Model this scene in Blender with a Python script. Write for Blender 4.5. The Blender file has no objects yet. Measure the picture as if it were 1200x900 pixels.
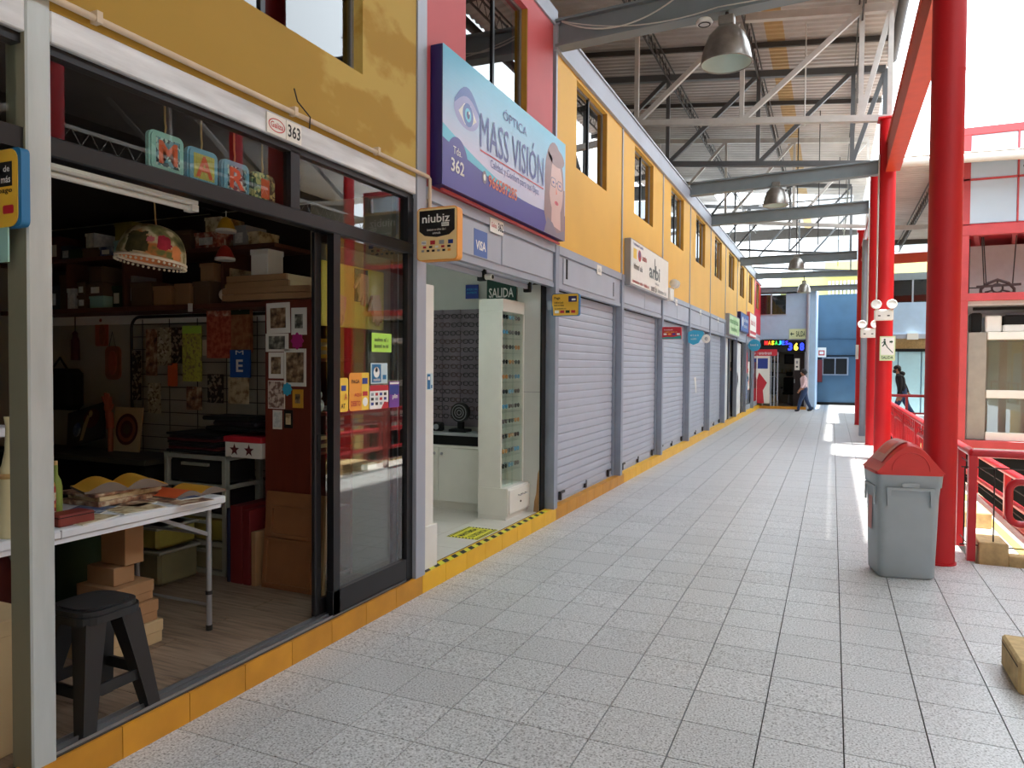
import bpy, math, random
from mathutils import Vector, Matrix
random.seed(7)
SC = bpy.context.scene
COL = SC.collection
R = math.radians

# ------------------------------------------------------------------ camera
def make_camera():
    yaw, pitch, roll = R(23.9), R(1.46), R(0.4)
    f = Vector((-math.sin(yaw) * math.cos(pitch), math.cos(yaw) * math.cos(pitch), -math.sin(pitch)))
    r0 = Vector((math.cos(yaw), math.sin(yaw), 0)); u0 = r0.cross(f)
    r = r0 * math.cos(roll) + u0 * math.sin(roll)
    u = u0 * math.cos(roll) - r0 * math.sin(roll)
    cd = bpy.data.cameras.new('camera'); cd.sensor_width = 36; cd.lens = 847 / 1200 * 36
    cd.clip_start = .05; cd.clip_end = 300
    co = bpy.data.objects.new('camera', cd); COL.objects.link(co)
    m = Matrix((r, u, -f)).transposed().to_4x4(); m.translation = (0, 0, 1.6)
    co.matrix_world = m
    SC.camera = co
make_camera()

# ------------------------------------------------------------------ sky, sun, exposure
w = bpy.data.worlds.new('sky'); SC.world = w; w.use_nodes = True
bg = w.node_tree.nodes['Background']
bg.inputs['Color'].default_value = (.84, .93, 1, 1); bg.inputs['Strength'].default_value = 3.2
sd = bpy.data.lights.new('sun', 'SUN'); sd.energy = 7.0; sd.angle = R(1.2); sd.color = (1, .97, .9)
so = bpy.data.objects.new('sun', sd); COL.objects.link(so)
so.rotation_euler = Vector((.135, -.02, 1)).to_track_quat('Z', 'Y').to_euler(); so.location = (3, 8, 15)
SC.view_settings.view_transform = 'Standard'; SC.view_settings.look = 'None'
SC.view_settings.gamma = 1; SC.view_settings.use_curve_mapping = False
SC.view_settings.exposure = 0.95
SC.cycles.max_bounces = 10; SC.cycles.diffuse_bounces = 5; SC.cycles.glossy_bounces = 4
SC.cycles.transparent_max_bounces = 24; SC.cycles.transmission_bounces = 6
SC.cycles.sample_clamp_indirect = 8
SC.cycles.use_denoising = True

# ------------------------------------------------------------------ materials
MATS = {}
def lin(c):
    return tuple(((v / 255) / 12.92 if v / 255 <= .04045 else ((v / 255 + .055) / 1.055) ** 2.4) for v in c)
def M(name, rgb=None, rough=.6, metal=0., var=.12, scale=6., bump=0., emit=0., spec=.5, stretch=None, var2=None):
    """procedural material: colour mottled by object-space noise, optional bump; rgb in sRGB 0-255"""
    if rgb is None: return MATS[name]
    m = bpy.data.materials.new(name); m.use_nodes = True
    nt = m.node_tree; b = nt.nodes['Principled BSDF']
    c = lin(rgb)
    tc = nt.nodes.new('ShaderNodeTexCoord'); nz = nt.nodes.new('ShaderNodeTexNoise')
    nz.inputs['Scale'].default_value = scale; nz.inputs['Detail'].default_value = 5
    src = tc.outputs['Object']
    if stretch:
        mp = nt.nodes.new('ShaderNodeMapping'); mp.inputs['Scale'].default_value = stretch
        nt.links.new(src, mp.inputs['Vector']); src = mp.outputs['Vector']
    nt.links.new(src, nz.inputs['Vector'])
    rp = nt.nodes.new('ShaderNodeValToRGB')
    rp.color_ramp.elements[0].position = .3; rp.color_ramp.elements[1].position = .7
    lo = tuple(v * (1 - var) for v in c); hi = tuple(min(1, v * (1 + var * .6)) for v in c)
    if var2: hi = lin(var2)
    rp.color_ramp.elements[0].color = (*lo, 1); rp.color_ramp.elements[1].color = (*hi, 1)
    nt.links.new(nz.outputs['Fac'], rp.inputs['Fac'])
    nt.links.new(rp.outputs['Color'], b.inputs['Base Color'])
    b.inputs['Roughness'].default_value = rough; b.inputs['Metallic'].default_value = metal
    b.inputs['Specular IOR Level'].default_value = spec
    if bump:
        bp = nt.nodes.new('ShaderNodeBump'); bp.inputs['Strength'].default_value = bump; bp.inputs['Distance'].default_value = .01
        nt.links.new(nz.outputs['Fac'], bp.inputs['Height']); nt.links.new(bp.outputs['Normal'], b.inputs['Normal'])
    if emit:
        nt.links.new(rp.outputs['Color'], b.inputs['Emission Color']); b.inputs['Emission Strength'].default_value = emit
    MATS[name] = m
    return m
def glass(name, tint=(1, 1, 1), boost=2.0, rough=0.):
    m = bpy.data.materials.new(name); m.use_nodes = True; nt = m.node_tree
    nt.nodes.remove(nt.nodes['Principled BSDF']); out = nt.nodes['Material Output']
    tr = nt.nodes.new('ShaderNodeBsdfTransparent'); tr.inputs['Color'].default_value = (*tint, 1)
    gl = nt.nodes.new('ShaderNodeBsdfGlossy'); gl.inputs['Roughness'].default_value = rough
    fr = nt.nodes.new('ShaderNodeFresnel'); fr.inputs['IOR'].default_value = 1.5
    mu = nt.nodes.new('ShaderNodeMath'); mu.operation = 'MULTIPLY'; mu.inputs[1].default_value = boost; mu.use_clamp = True
    ge = nt.nodes.new('ShaderNodeNewGeometry')
    iv = nt.nodes.new('ShaderNodeMath'); iv.operation = 'SUBTRACT'; iv.inputs[0].default_value = 1
    m2 = nt.nodes.new('ShaderNodeMath'); m2.operation = 'MULTIPLY'
    mx = nt.nodes.new('ShaderNodeMixShader')
    L = nt.links.new
    L(fr.outputs[0], mu.inputs[0]); L(ge.outputs['Backfacing'], iv.inputs[1]); L(mu.outputs[0], m2.inputs[0]); L(iv.outputs[0], m2.inputs[1])
    L(m2.outputs[0], mx.inputs[0]); L(tr.outputs[0], mx.inputs[1]); L(gl.outputs[0], mx.inputs[2]); L(mx.outputs[0], out.inputs[0])
    MATS[name] = m
def ramp_mat(name, stops, scale=20., rough=.6, kind='noise', bump=0., detail=3., randomize=0., stretch=None):
    m = bpy.data.materials.new(name); m.use_nodes = True; nt = m.node_tree; b = nt.nodes['Principled BSDF']
    tc = nt.nodes.new('ShaderNodeTexCoord')
    if kind == 'voronoi':
        nz = nt.nodes.new('ShaderNodeTexVoronoi'); o = nz.outputs['Color']
        sx = nt.nodes.new('ShaderNodeSeparateColor'); nt.links.new(o, sx.inputs[0]); o = sx.outputs[0]
    else:
        nz = nt.nodes.new('ShaderNodeTexNoise'); nz.inputs['Detail'].default_value = detail; o = nz.outputs['Fac']
    nz.inputs['Scale'].default_value = scale
    src = tc.outputs['Object']
    if stretch:
        mp = nt.nodes.new('ShaderNodeMapping'); mp.inputs['Scale'].default_value = stretch
        nt.links.new(src, mp.inputs['Vector']); src = mp.outputs['Vector']
    if randomize:
        oi = nt.nodes.new('ShaderNodeObjectInfo'); va = nt.nodes.new('ShaderNodeVectorMath'); va.operation = 'SCALE'
        va.inputs[0].default_value = (37, 53, 71); nt.links.new(oi.outputs['Random'], va.inputs['Scale'])
        vb = nt.nodes.new('ShaderNodeVectorMath'); vb.operation = 'ADD'
        nt.links.new(src, vb.inputs[0]); nt.links.new(va.outputs[0], vb.inputs[1]); src = vb.outputs[0]
    nt.links.new(src, nz.inputs['Vector'])
    rp = nt.nodes.new('ShaderNodeValToRGB'); cr = rp.color_ramp
    while len(cr.elements) < len(stops): cr.elements.new(.5)
    for e, (p, c) in zip(cr.elements, stops): e.position = p; e.color = (*lin(c), 1)
    if kind == 'voronoi': cr.interpolation = 'CONSTANT'
    nt.links.new(o, rp.inputs['Fac']); colr = rp.outputs['Color']
    if randomize:
        mr = nt.nodes.new('ShaderNodeMapRange'); mr.inputs['To Min'].default_value = 1 - randomize; mr.inputs['To Max'].default_value = 1 + randomize * .4
        nt.links.new(oi.outputs['Random'], mr.inputs['Value'])
        hs = nt.nodes.new('ShaderNodeHueSaturation'); nt.links.new(colr, hs.inputs['Color']); nt.links.new(mr.outputs[0], hs.inputs['Value']); colr = hs.outputs[0]
    nt.links.new(colr, b.inputs['Base Color']); b.inputs['Roughness'].default_value = rough
    if bump:
        bp = nt.nodes.new('ShaderNodeBump'); bp.inputs['Strength'].default_value = bump; bp.inputs['Distance'].default_value = .01
        nt.links.new(o, bp.inputs['Height']); nt.links.new(bp.outputs['Normal'], b.inputs['Normal'])
    MATS[name] = m
    return m
def emis(name, rgb, s):
    m = bpy.data.materials.new(name); m.use_nodes = True; b = m.node_tree.nodes['Principled BSDF']
    b.inputs['Base Color'].default_value = (*lin(rgb), 1); b.inputs['Emission Color'].default_value = (*lin(rgb), 1); b.inputs['Emission Strength'].default_value = s
    MATS[name] = m
def flat(name, rgb, rough=.5): return M(name, rgb, rough, var=.03)

# surfaces
ramp_mat('terrazzo', [(.30, (112, 113, 112)), (.43, (184, 186, 187)), (.60, (212, 214, 215)), (.72, (228, 230, 231))], scale=110, rough=.36, detail=2, randomize=.07)
ramp_mat('terrazzo_far', [(.30, (184, 186, 187)), (.5, (206, 208, 210)), (.72, (220, 222, 224))], scale=30, rough=.36, detail=2)
M('grout', (46, 44, 42), .9); M('grout_dark', (40, 38, 36), .9)
ramp_mat('ochre_paint', [(.40, (170, 136, 52)), (.50, (174, 139, 55)), (.53, (192, 164, 84)), (1, (196, 168, 90))], scale=1.3, rough=.75, bump=.05, detail=6, stretch=(1, .6, 1))
M('yellow_paint', (228, 178, 76), .6, var=.05, scale=1.5); M('reveal_ochre', (176, 128, 40), .7)
M('red_paint', (200, 88, 92), .55, var=.06, scale=2); M('deep_red_paint', (190, 24, 40), .5, var=.08)
M('silver_paint', (182, 189, 188), .42, .25, var=.16, scale=9, bump=.25, stretch=(1, 1, .18)); M('silver_beam_paint', (212, 214, 216), .45, .15, var=.3, scale=14, bump=.35, stretch=(1, .15, 1))
M('belt_metal', (164, 170, 182), .45, .2, var=.06, scale=2); M('belt_panel', (172, 178, 190), .5, .1, var=.05, scale=3)
M('shutter_metal', (174, 181, 194), .45, .15, var=.05, scale=3); M('post_metal', (148, 157, 172), .45, .25, var=.07); M('fascia_metal', (168, 174, 186), .5, .15, var=.08, scale=2)
M('black_aluminium', (30, 31, 35), .35, .3); M('dark_gap', (10, 10, 11), .9)
M('aluminium', (176, 178, 182), .32, .8, var=.06)
ramp_mat('curb_orange', [(.3, (186, 128, 26)), (.7, (208, 146, 34))], scale=5, rough=.45, randomize=.06)
ramp_mat('curb_yellow', [(.3, (226, 172, 22)), (.7, (238, 186, 36))], scale=5, rough=.45, randomize=.05)
M('conduit_cream', (214, 196, 172), .6, var=.15)
glass('clear_glass', (.90, .94, .93), 2.3); glass('window_glass', (.5, .56, .56), 2.2); glass('display_glass', (.94, .98, .96), 1.5)
ramp_mat('laminate', [(.25, (96, 82, 70)), (.5, (140, 120, 102)), (.75, (162, 142, 122))], scale=3, rough=.45, detail=6, randomize=.12, stretch=(1.2, 14, 1))
M('shop_tile', (214, 208, 200), .35, var=.03)
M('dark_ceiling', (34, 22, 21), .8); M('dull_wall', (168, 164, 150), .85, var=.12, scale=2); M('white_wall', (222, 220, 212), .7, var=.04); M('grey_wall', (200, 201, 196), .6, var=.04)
M('roof_sheet', (196, 190, 185), .55, .15, var=.18, scale=1.2); M('roof_sheet_amber', (190, 160, 112), .6, var=.1)
M('truss_white', (196, 194, 188), .55, var=.1); M('truss_grey', (92, 94, 96), .55, var=.1); M('beam_grey', (120, 130, 134), .5, var=.07); M('joist_dark', (70, 66, 62), .6)
M('column_red', (188, 8, 22), .5, var=.08, scale=2); M('brace_orange', (208, 74, 44), .45, var=.08); M('rail_red', (190, 34, 44), .35, var=.08)
M('cable', (44, 40, 38), .6); M('cable_white', (200, 198, 190), .6)
M('lamp_shell', (150, 146, 140), .32, .75, var=.25, scale=10); M('lamp_inner', (206, 220, 214), .4, var=.05); M('white_plastic', (226, 226, 220), .4, var=.04)
M('bin_grey', (158, 168, 174), .42, var=.05); M('bin_red', (206, 44, 42), .38, var=.08); M('bin_flap', (196, 120, 112), .4)
M('stone_tan', (196, 168, 120), .85, var=.2, scale=18, bump=.4); M('stone_white', (226, 222, 212), .7)
M('blue_wall', (168, 194, 220), .7, var=.05); M('blue_deep', (66, 98, 122), .6, var=.12, scale=1.5); M('teal_panel', (170, 210, 222), .5, var=.04)
M('ground_beige', (196, 180, 150), .8, var=.1, scale=1)
M('far_white', (158, 163, 169), .8, var=.05); M('far_yellow', (172, 166, 100), .8, var=.06)
emis('tube_light', (225, 255, 250), 14)

# ------------------------------------------------------------------ geometry helpers
class Fr:
    """flat frame: origin, u, v axes; n = u x v"""
    def __init__(s, o, u=(0, 1, 0), v=(0, 0, 1)):
        s.o = Vector(o); s.u = Vector(u).normalized(); s.v = Vector(v).normalized(); s.n = s.u.cross(s.v).normalized()
    def p(s, x, y, z=0): return s.o + s.u * x + s.v * y + s.n * z
def FX(x, y, z): return Fr((x, y, z), (0, 1, 0), (0, 0, 1))        # faces +X (towards the walkway)
def FY(x, y, z): return Fr((x, y, z), (1, 0, 0), (0, 0, 1))        # faces -Y (towards the camera)
def FZ(x, y, z): return Fr((x, y, z), (1, 0, 0), (0, 1, 0))        # faces up
_TXT = {}
def text_geo(s, bold):
    k = (s, bold)
    if k not in _TXT:
        cu = bpy.data.curves.new('t', 'FONT'); cu.body = s; cu.size = 1; cu.offset = bold; cu.resolution_u = 2; cu.fill_mode = 'FRONT'
        o = bpy.data.objects.new('t', cu); COL.objects.link(o)
        me = bpy.data.meshes.new_from_object(o.evaluated_get(bpy.context.evaluated_depsgraph_get()))
        vs = [(v.co.x, v.co.y) for v in me.vertices]; fs = [tuple(p.vertices) for p in me.polygons]
        bpy.data.objects.remove(o); bpy.data.curves.remove(cu); bpy.data.meshes.remove(me)
        xs = [v[0] for v in vs] or [0]; ys = [v[1] for v in vs] or [0]
        _TXT[k] = (vs, fs, min(xs), max(xs), min(ys), max(ys))
    return _TXT[k]
def rrect(x0, y0, x1, y1, r, n=5):
    out = []
    for cx, cy, a in ((x1 - r, y1 - r, 0), (x0 + r, y1 - r, 90), (x0 + r, y0 + r, 180), (x1 - r, y0 + r, 270)):
        for i in range(n + 1):
            t = R(a + 90 * i / n); out.append((cx + r * math.cos(t), cy + r * math.sin(t)))
    return out
def ell(cx, cy, rx, ry=None, n=20, a0=0, a1=360):
    ry = rx if ry is None else ry
    return [(cx + rx * math.cos(R(a0 + (a1 - a0) * i / n)), cy + ry * math.sin(R(a0 + (a1 - a0) * i / n))) for i in range(n if a1 - a0 == 360 else n + 1)]
def rc(x0, y0, x1, y1): return [(x0, y0), (x1, y0), (x1, y1), (x0, y1)]

class MB:
    def __init__(s): s.v = []; s.f = []; s.m = []; s.sm = []; s.mats = []
    def mi(s, m):
        if m not in s.mats: s.mats.append(m)
        return s.mats.index(m)
    def add(s, vs, fs, m, smooth=False):
        k = len(s.v); s.v += [Vector(v) for v in vs]; i = s.mi(m)
        for f in fs: s.f.append(tuple(k + j for j in f)); s.m.append(i); s.sm.append(smooth)
        return s
    def box(s, x0, y0, z0, x1, y1, z1, m):
        x0, x1 = sorted((x0, x1)); y0, y1 = sorted((y0, y1)); z0, z1 = sorted((z0, z1))
        return s.add([(x, y, z) for z in (z0, z1) for y in (y0, y1) for x in (x0, x1)],
                     [(0, 2, 3, 1), (4, 5, 7, 6), (0, 1, 5, 4), (2, 6, 7, 3), (0, 4, 6, 2), (1, 3, 7, 5)], m)
    def cbox(s, x0, y0, z0, x1, y1, z1, m, c=.01):
        """chamfered box"""
        x0, x1 = sorted((x0, x1)); y0, y1 = sorted((y0, y1)); z0, z1 = sorted((z0, z1))
        c = min(c, (x1 - x0) * .4, (y1 - y0) * .4, (z1 - z0) * .4)
        return s.obox(((x0 + x1) / 2, (y0 + y1) / 2, (z0 + z1) / 2), (x1 - x0, y1 - y0, z1 - z0), None, m, c)
    def obox(s, ctr, size, rot, m, c=0.):
        hx, hy, hz = (v / 2 for v in size); rot = rot or Matrix.Identity(3); ctr = Vector(ctr)
        if c <= 0:
            vs = [ctr + rot @ Vector((x, y, z)) for z in (-hz, hz) for y in (-hy, hy) for x in (-hx, hx)]
            return s.add(vs, [(0, 2, 3, 1), (4, 5, 7, 6), (0, 1, 5, 4), (2, 6, 7, 3), (0, 4, 6, 2), (1, 3, 7, 5)], m)
        vs = []; idx = {}
        for sx in (-1, 1):
            for sy in (-1, 1):
                for sz in (-1, 1):
                    for a in range(3):
                        q = [sx * (hx - c), sy * (hy - c), sz * (hz - c)]; q[a] = (sx, sy, sz)[a] * (hx, hy, hz)[a]
                        idx[sx, sy, sz, a] = len(vs); vs.append(ctr + rot @ Vector(q))
        fs = []
        for a in range(3):
            b, d = (a + 1) % 3, (a + 2) % 3
            for sg in (-1, 1):
                q = []
                for p, r_ in ((-1, -1), (1, -1), (1, 1), (-1, 1)):
                    k = [0, 0, 0]; k[a] = sg; k[b] = p; k[d] = r_; q.append(idx[(*k, a)])
                fs.append(tuple(q if sg > 0 else q[::-1]))
            for p in (-1, 1):
                for r_ in (-1, 1):
                    k0 = [0, 0, 0]; k0[a] = -1; k0[b] = p; k0[d] = r_; k1 = list(k0); k1[a] = 1
                    q = [idx[(*k0, b)], idx[(*k1, b)], idx[(*k1, d)], idx[(*k0, d)]]
                    fs.append(tuple(q if p * r_ < 0 else q[::-1]))
        for sx in (-1, 1):
            for sy in (-1, 1):
                for sz in (-1, 1):
                    q = [idx[sx, sy, sz, a] for a in range(3)]; fs.append(tuple(q if sx * sy * sz > 0 else q[::-1]))
        return s.add(vs, fs, m)
    def bar(s, p, q, wd, h, m, up=(0, 0, 1)):
        p = Vector(p); q = Vector(q); d = (q - p); L = d.length; d.normalize(); up = Vector(up)
        if abs(d.dot(up)) > .98: up = Vector((0, 1, 0))
        x = d.cross(up).normalized(); y = x.cross(d)
        return s.obox((p + q) / 2, (wd, L, h), Matrix((x, d, y)).transposed(), m)
    def tube(s, pts, r, m, n=8, closed=False, caps=True):
        pts = [Vector(p) for p in pts]; k = len(pts); rings = []; px = None
        rr = r if isinstance(r, (list, tuple)) else [r] * k
        for i, p in enumerate(pts):
            a = pts[i - 1] if (i or closed) else p; b = pts[(i + 1) % k] if (i < k - 1 or closed) else p
            t = (b - a).normalized()
            if px is None: px = t.orthogonal().normalized()
            px = (px - t * px.dot(t)); px = px.normalized() if px.length > 1e-6 else t.orthogonal().normalized()
            py = t.cross(px)
            rings.append([p + (px * math.cos(2 * math.pi * j / n) + py * math.sin(2 * math.pi * j / n)) * rr[i] for j in range(n)])
        vs = [v for q in rings for v in q]; fs = []
        for i in range(k if closed else k - 1):
            o = i * n; o2 = ((i + 1) % k) * n
            for j in range(n): fs.append((o + j, o + (j + 1) % n, o2 + (j + 1) % n, o2 + j))
        s.add(vs, fs, m, True)
        if caps and not closed: s.add(rings[0][::-1] + rings[-1], [tuple(range(n)), tuple(range(n, 2 * n))], m)
        return s
    def lathe(s, prof, c, m, n=24, caps=True, axis=None):
        """prof: (r, z) list; axis optional 3x3"""
        c = Vector(c); ax = axis or Matrix.Identity(3)
        vs = [c + ax @ Vector((r * math.cos(2 * math.pi * j / n), r * math.sin(2 * math.pi * j / n), z)) for r, z in prof for j in range(n)]
        fs = [(i * n + j, i * n + (j + 1) % n, (i + 1) * n + (j + 1) % n, (i + 1) * n + j) for i in range(len(prof) - 1) for j in range(n)]
        s.add(vs, fs, m, True)
        if caps:
            for i, fl in ((0, True), (len(prof) - 1, False)):
                if prof[i][0] > 1e-4:
                    q = vs[i * n:(i + 1) * n]; s.add(q[::-1] if fl else q, [tuple(range(n))], m)
        return s
    def cyl(s, p, q, r, m, n=16): return s.tube([p, q], r, m, n)
    def prism(s, fr, pts, d, m, z=0.):
        """polygon in frame, extruded from z to z+d along the normal"""
        n = len(pts); a = sum(pts[i][0] * pts[(i + 1) % n][1] - pts[(i + 1) % n][0] * pts[i][1] for i in range(n))
        if a < 0: pts = pts[::-1]
        lo = [fr.p(x, y, z) for x, y in pts]; hi = [fr.p(x, y, z + d) for x, y in pts]
        return s.add(lo + hi, [tuple(range(n))[::-1], tuple(range(n, 2 * n))] + [(i, (i + 1) % n, n + (i + 1) % n, n + i) for i in range(n)], m)
    def poly(s, fr, pts, m, z=.001): return s.add([fr.p(x, y, z) for x, y in pts], [tuple(range(len(pts)))], m)
    def strip(s, fr, lo, hi, m, z=.001):
        """filled band between two polylines of equal length"""
        n = len(lo); return s.add([fr.p(x, y, z) for x, y in lo] + [fr.p(x, y, z) for x, y in hi], [(i, i + 1, n + i + 1, n + i) for i in range(n - 1)], m)
    def text(s, fr, t, x, y, w_, h, m, z=.003, bold=.0, ang=0):
        """text fitted in the box (x, y, w, h)"""
        if t.startswith('~'): return s.scrib(fr, int(t[1:]), x, y, w_, h, m, z)
        vs, fs, a, b, c, d = text_geo(t, bold)
        if not fs: return s
        kx = w_ / max(b - a, 1e-6); ky = h / max(d - c, 1e-6)
        return s.add([fr.p(x + (p[0] - a) * kx, y + (p[1] - c) * ky, z) for p in vs], fs, m)
    def scrib(s, fr, n, x, y, w_, h, m, z):
        """row of n letter-like strokes for print too blurred to read"""
        rnd = random.Random(n * 31 + int(1000 * w_)); p = w_ / n
        for i in range(n):
            a = x + p * i; k = rnd.choice((0, 1, 2, 3)); t = p * .24; hh = h * rnd.choice((.7, .75, 1))
            s.poly(fr, rc(a, y, a + t, y + hh), m, z)
            if k != 0: s.poly(fr, rc(a + p * .5, y, a + p * .5 + t, y + h * .7), m, z)
            if k in (1, 3): s.poly(fr, rc(a, y + h * .56, a + p * .74, y + h * .7), m, z)
            if k in (2, 3): s.poly(fr, rc(a, y, a + p * .74, y + h * .14), m, z)
        return s
    def sphere(s, c, r, m, n=10, k=6, sc=(1, 1, 1)):
        c = Vector(c); prof = [(math.sin(math.pi * i / k), -math.cos(math.pi * i / k)) for i in range(k + 1)]
        vs = [c + Vector((r * a * math.cos(2 * math.pi * j / n) * sc[0], r * a * math.sin(2 * math.pi * j / n) * sc[1], r * b * sc[2])) for a, b in prof for j in range(n)]
        return s.add(vs, [(i * n + j, i * n + (j + 1) % n, (i + 1) * n + (j + 1) % n, (i + 1) * n + j) for i in range(k) for j in range(n)], m, True)
    def mesh(s, name, off):
        me = bpy.data.meshes.new(name)
        me.from_pydata([v - off for v in s.v], [], s.f)
        for m in s.mats: me.materials.append(MATS[m])
        me.polygons.foreach_set('material_index', s.m); me.polygons.foreach_set('use_smooth', s.sm); me.update()
        return me
W = {}
def obj(name, mb, parent=None):
    """link a MB (in world coordinates) as one mesh object; with a parent it becomes its part"""
    if parent is not None: off = W[parent.name]
    else:
        xs, ys, zs = zip(*[v[:] for v in mb.v]); off = Vector(((min(xs) + max(xs)) / 2, (min(ys) + max(ys)) / 2, min(zs)))
    o = bpy.data.objects.new(name, mb.mesh(name, off)); COL.objects.link(o)
    if parent is not None:
        o.parent = parent; W[o.name] = off.copy()
    else: o.location = off; W[o.name] = off.copy()
    return o
def tag(o, label, cat, group=None):
    o['label'] = label; o['category'] = cat
    if group: o['group'] = group
    return o
def thing(name, label, cat, loc=(0, 0, 0), group=None):
    o = bpy.data.objects.new(name, None); COL.objects.link(o); o.location = loc; o.empty_display_size = .1
    W[o.name] = Vector(loc)
    return tag(o, label, cat, group)
def struct(o): o['kind'] = 'structure'; return o
def root(name, loc=(0, 0, 0)):
    o = bpy.data.objects.new(name, None); COL.objects.link(o); o.location = loc; W[o.name] = Vector(loc); return struct(o)
def stuff(o): o['kind'] = 'stuff'; return o
def twin(o, d, parent=None):
    """copy an object (sharing its mesh) shifted by d"""
    c = o.copy(); COL.objects.link(c); c.location = o.location + Vector(d)
    if parent is not None: c.parent = parent
    W[c.name] = W[o.name] + Vector(d); return c
def copy_tree(o, loc, label, group=None):
    c = o.copy(); COL.objects.link(c); c.location = loc; c['label'] = label; W[c.name] = Vector(loc)
    if group: c['group'] = group
    for ch in list(o.children):
        d = ch.copy(); COL.objects.link(d); d.parent = c
        for g in list(ch.children):
            e = g.copy(); COL.objects.link(e); e.parent = d
    return c
def lbl(o, t): o['label'] = t; return o

# ------------------------------------------------------------------ floor
YB = [-3.36, -.81, 1.74, 4.29, 6.9, 9.43, 11.95, 14.45, 17.05, 19.6, 22.15, 24.7, 27.2, 29.8]      # shop bay boundaries
T = .3337
floor = root('floor')
obj('grout_bed', MB().box(-2.6, -9, -.3, 1.07, 34.2, -.012, 'grout').box(1.07, -9, -.3, 3.2, 6.95, -.012, 'grout').box(1.07, 21, -.3, 9, 34.2, -.012, 'grout'), floor)
tile = None; far = MB(); far_tiles = []; n = 0
x_lines = [.07 + T * k for k in range(-8, 10)]
for j in range(0, 97):
    y = 2.27 - T * 2 + T * j
    for i, x in enumerate(x_lines):
        if x > 1.0 and 6.9 < y + T * .6 < 21.2: continue
        if x > 1.08 and y + T > 6.97 and y < 21: continue
        x0 = max(x, -2.6)
        if x0 + .02 > x + T: continue
        seen = x0 < .26 * y + .25 and not (x > 1.0 and y > 6.5)
        if seen and n < 300 and y < 11:
            if x0 == x:
                if tile is None:
                    tile = obj('floor_tile', MB().box(0.003, .003, -.02, T - .003, T - .003, 0, 'terrazzo'), floor); tile.location = (x, y, 0)
                else:
                    t = tile.copy(); COL.objects.link(t); t.parent = floor; t.location = (x, y, 0)
            else:
                t = obj('floor_tile', MB().box(x0, y + .002, -.02, x + T - .002, y + T - .002, 0, 'terrazzo'), floor)
            n += 1
        elif y > -1:
            far.box(x0 + .003, y + .003, -.02, x + T - .003, y + T - .003, random.uniform(-.0006, .0006), 'terrazzo')
stuff(obj('distant_tiles', far, floor))
obj('near_slab', MB().box(-2.6, -9, -.02, 3.2, 1.26, -.003, 'terrazzo_far'), floor)

# kerb of painted tiles along the shops
kerb = root('baseboard_left')
obj('kerb_core', MB().box(-2.70, -3.4, -.05, -2.607, 29.8, .125, 'grout'), kerb)
obj('kerb_core', MB().box(-2.6, 29.66, -.05, -.9, 29.95, .10, 'curb_orange'), kerb)
for j in range(0, 92):
    y = 1.0 + T * j
    if y > 29.6: break
    m = 'curb_orange' if y < 4.15 or 6.7 < y < 9.4 else 'curb_yellow'
    obj('kerb_tile', MB().box(-2.615, y + .002, 0, -2.595, min(y + T - .002, 29.8), .128, m).box(-2.68, y + .002, .11, -2.597, min(y + T - .002, 29.8), .131, m), kerb)

# ------------------------------------------------------------------ left facade
wall = root('wall_left')
def hole_wall(x0, x1, y0, y1, z0, z1, hy0, hy1, hz0, hz1, m):
    return MB().box(x0, y0, z0, x1, hy0, z1, m).box(x0, hy1, z0, x1, y1, z1, m).box(x0, hy0, z0, x1, hy1, hz0, m).box(x0, hy0, hz1, x1, hy1, z1, m)
def upper_window(i, y0, y1, z0, z1, reveal=True, x=-2.72):
    wn = root('window_%d' % i, (x, (y0 + y1) / 2, z0))
    f = MB().box(x - .03, y0, z0, x + .006, y0 + .018, z1, 'aluminium').box(x - .03, y1 - .018, z0, x + .006, y1, z1, 'aluminium')
    f.box(x - .03, y0, z0, x + .006, y1, z0 + .02, 'aluminium').box(x - .03, y0, z1 - .02, x + .006, y1, z1, 'aluminium')
    ym = (y0 + y1) / 2; f.box(x - .03, ym - .016, z0, x + .01, ym + .016, z1, 'black_aluminium')
    obj('window_frame', f, wn)
    for a, b in ((y0 + .018, ym - .016), (ym + .016, y1 - .018)):
        obj('pane', MB().box(x - .012, a, z0 + .02, x - .004, b, z1 - .02, 'window_glass'), wn)
# bay 0 and 1: ochre
obj('facade_panel', MB().box(-2.72, -3.36, 2.87, -2.6, 1.66, 5.0, 'ochre_paint'), wall)
obj('facade_panel', hole_wall(-2.72, -2.6, 1.66, 4.235, 2.87, 5.0, 2.1, 3.63, 3.335, 4.75, 'ochre_paint'), wall)
upper_window(1, 2.1, 3.63, 3.335, 4.75, x=-2.67)
# bay 2: red with the wide window
obj('facade_panel', hole_wall(-2.76, -2.6, 4.36, 6.82, 2.83, 5.0, 4.95, 6.17, 3.7, 4.86, 'red_paint'), wall)
obj('window_reveal', MB().box(-2.74, 6.155, 3.7, -2.603, 6.169, 4.86, 'reveal_ochre'), wall)
upper_window(2, 4.95, 6.15, 3.7, 4.86, x=-2.66)
# bays 3..: yellow, last one red
k = 3
for i in range(4, 13):
    y0, y1 = YB[i], YB[i + 1]; m = 'deep_red_paint' if i == 12 else 'yellow_paint'
    a, b = y0 + .66, y0 + 1.83
    obj('facade_panel', hole_wall(-2.76, -2.6, y0 + .02, y1 - .02, 2.83, 4.76, a, b, 3.77, 4.72, m), wall)
    obj('window_reveal', MB().box(-2.75, b - .014, 3.77, -2.603, b - .001, 4.72, 'reveal_ochre'), wall)
    upper_window(k, a, b - .015, 3.77, 4.72, x=-2.66); k += 1
    obj('panel_joint', MB().box(-2.77, y0 - .02, 2.83, -2.585, y0 + .02, 4.9, 'belt_metal'), wall)
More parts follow.
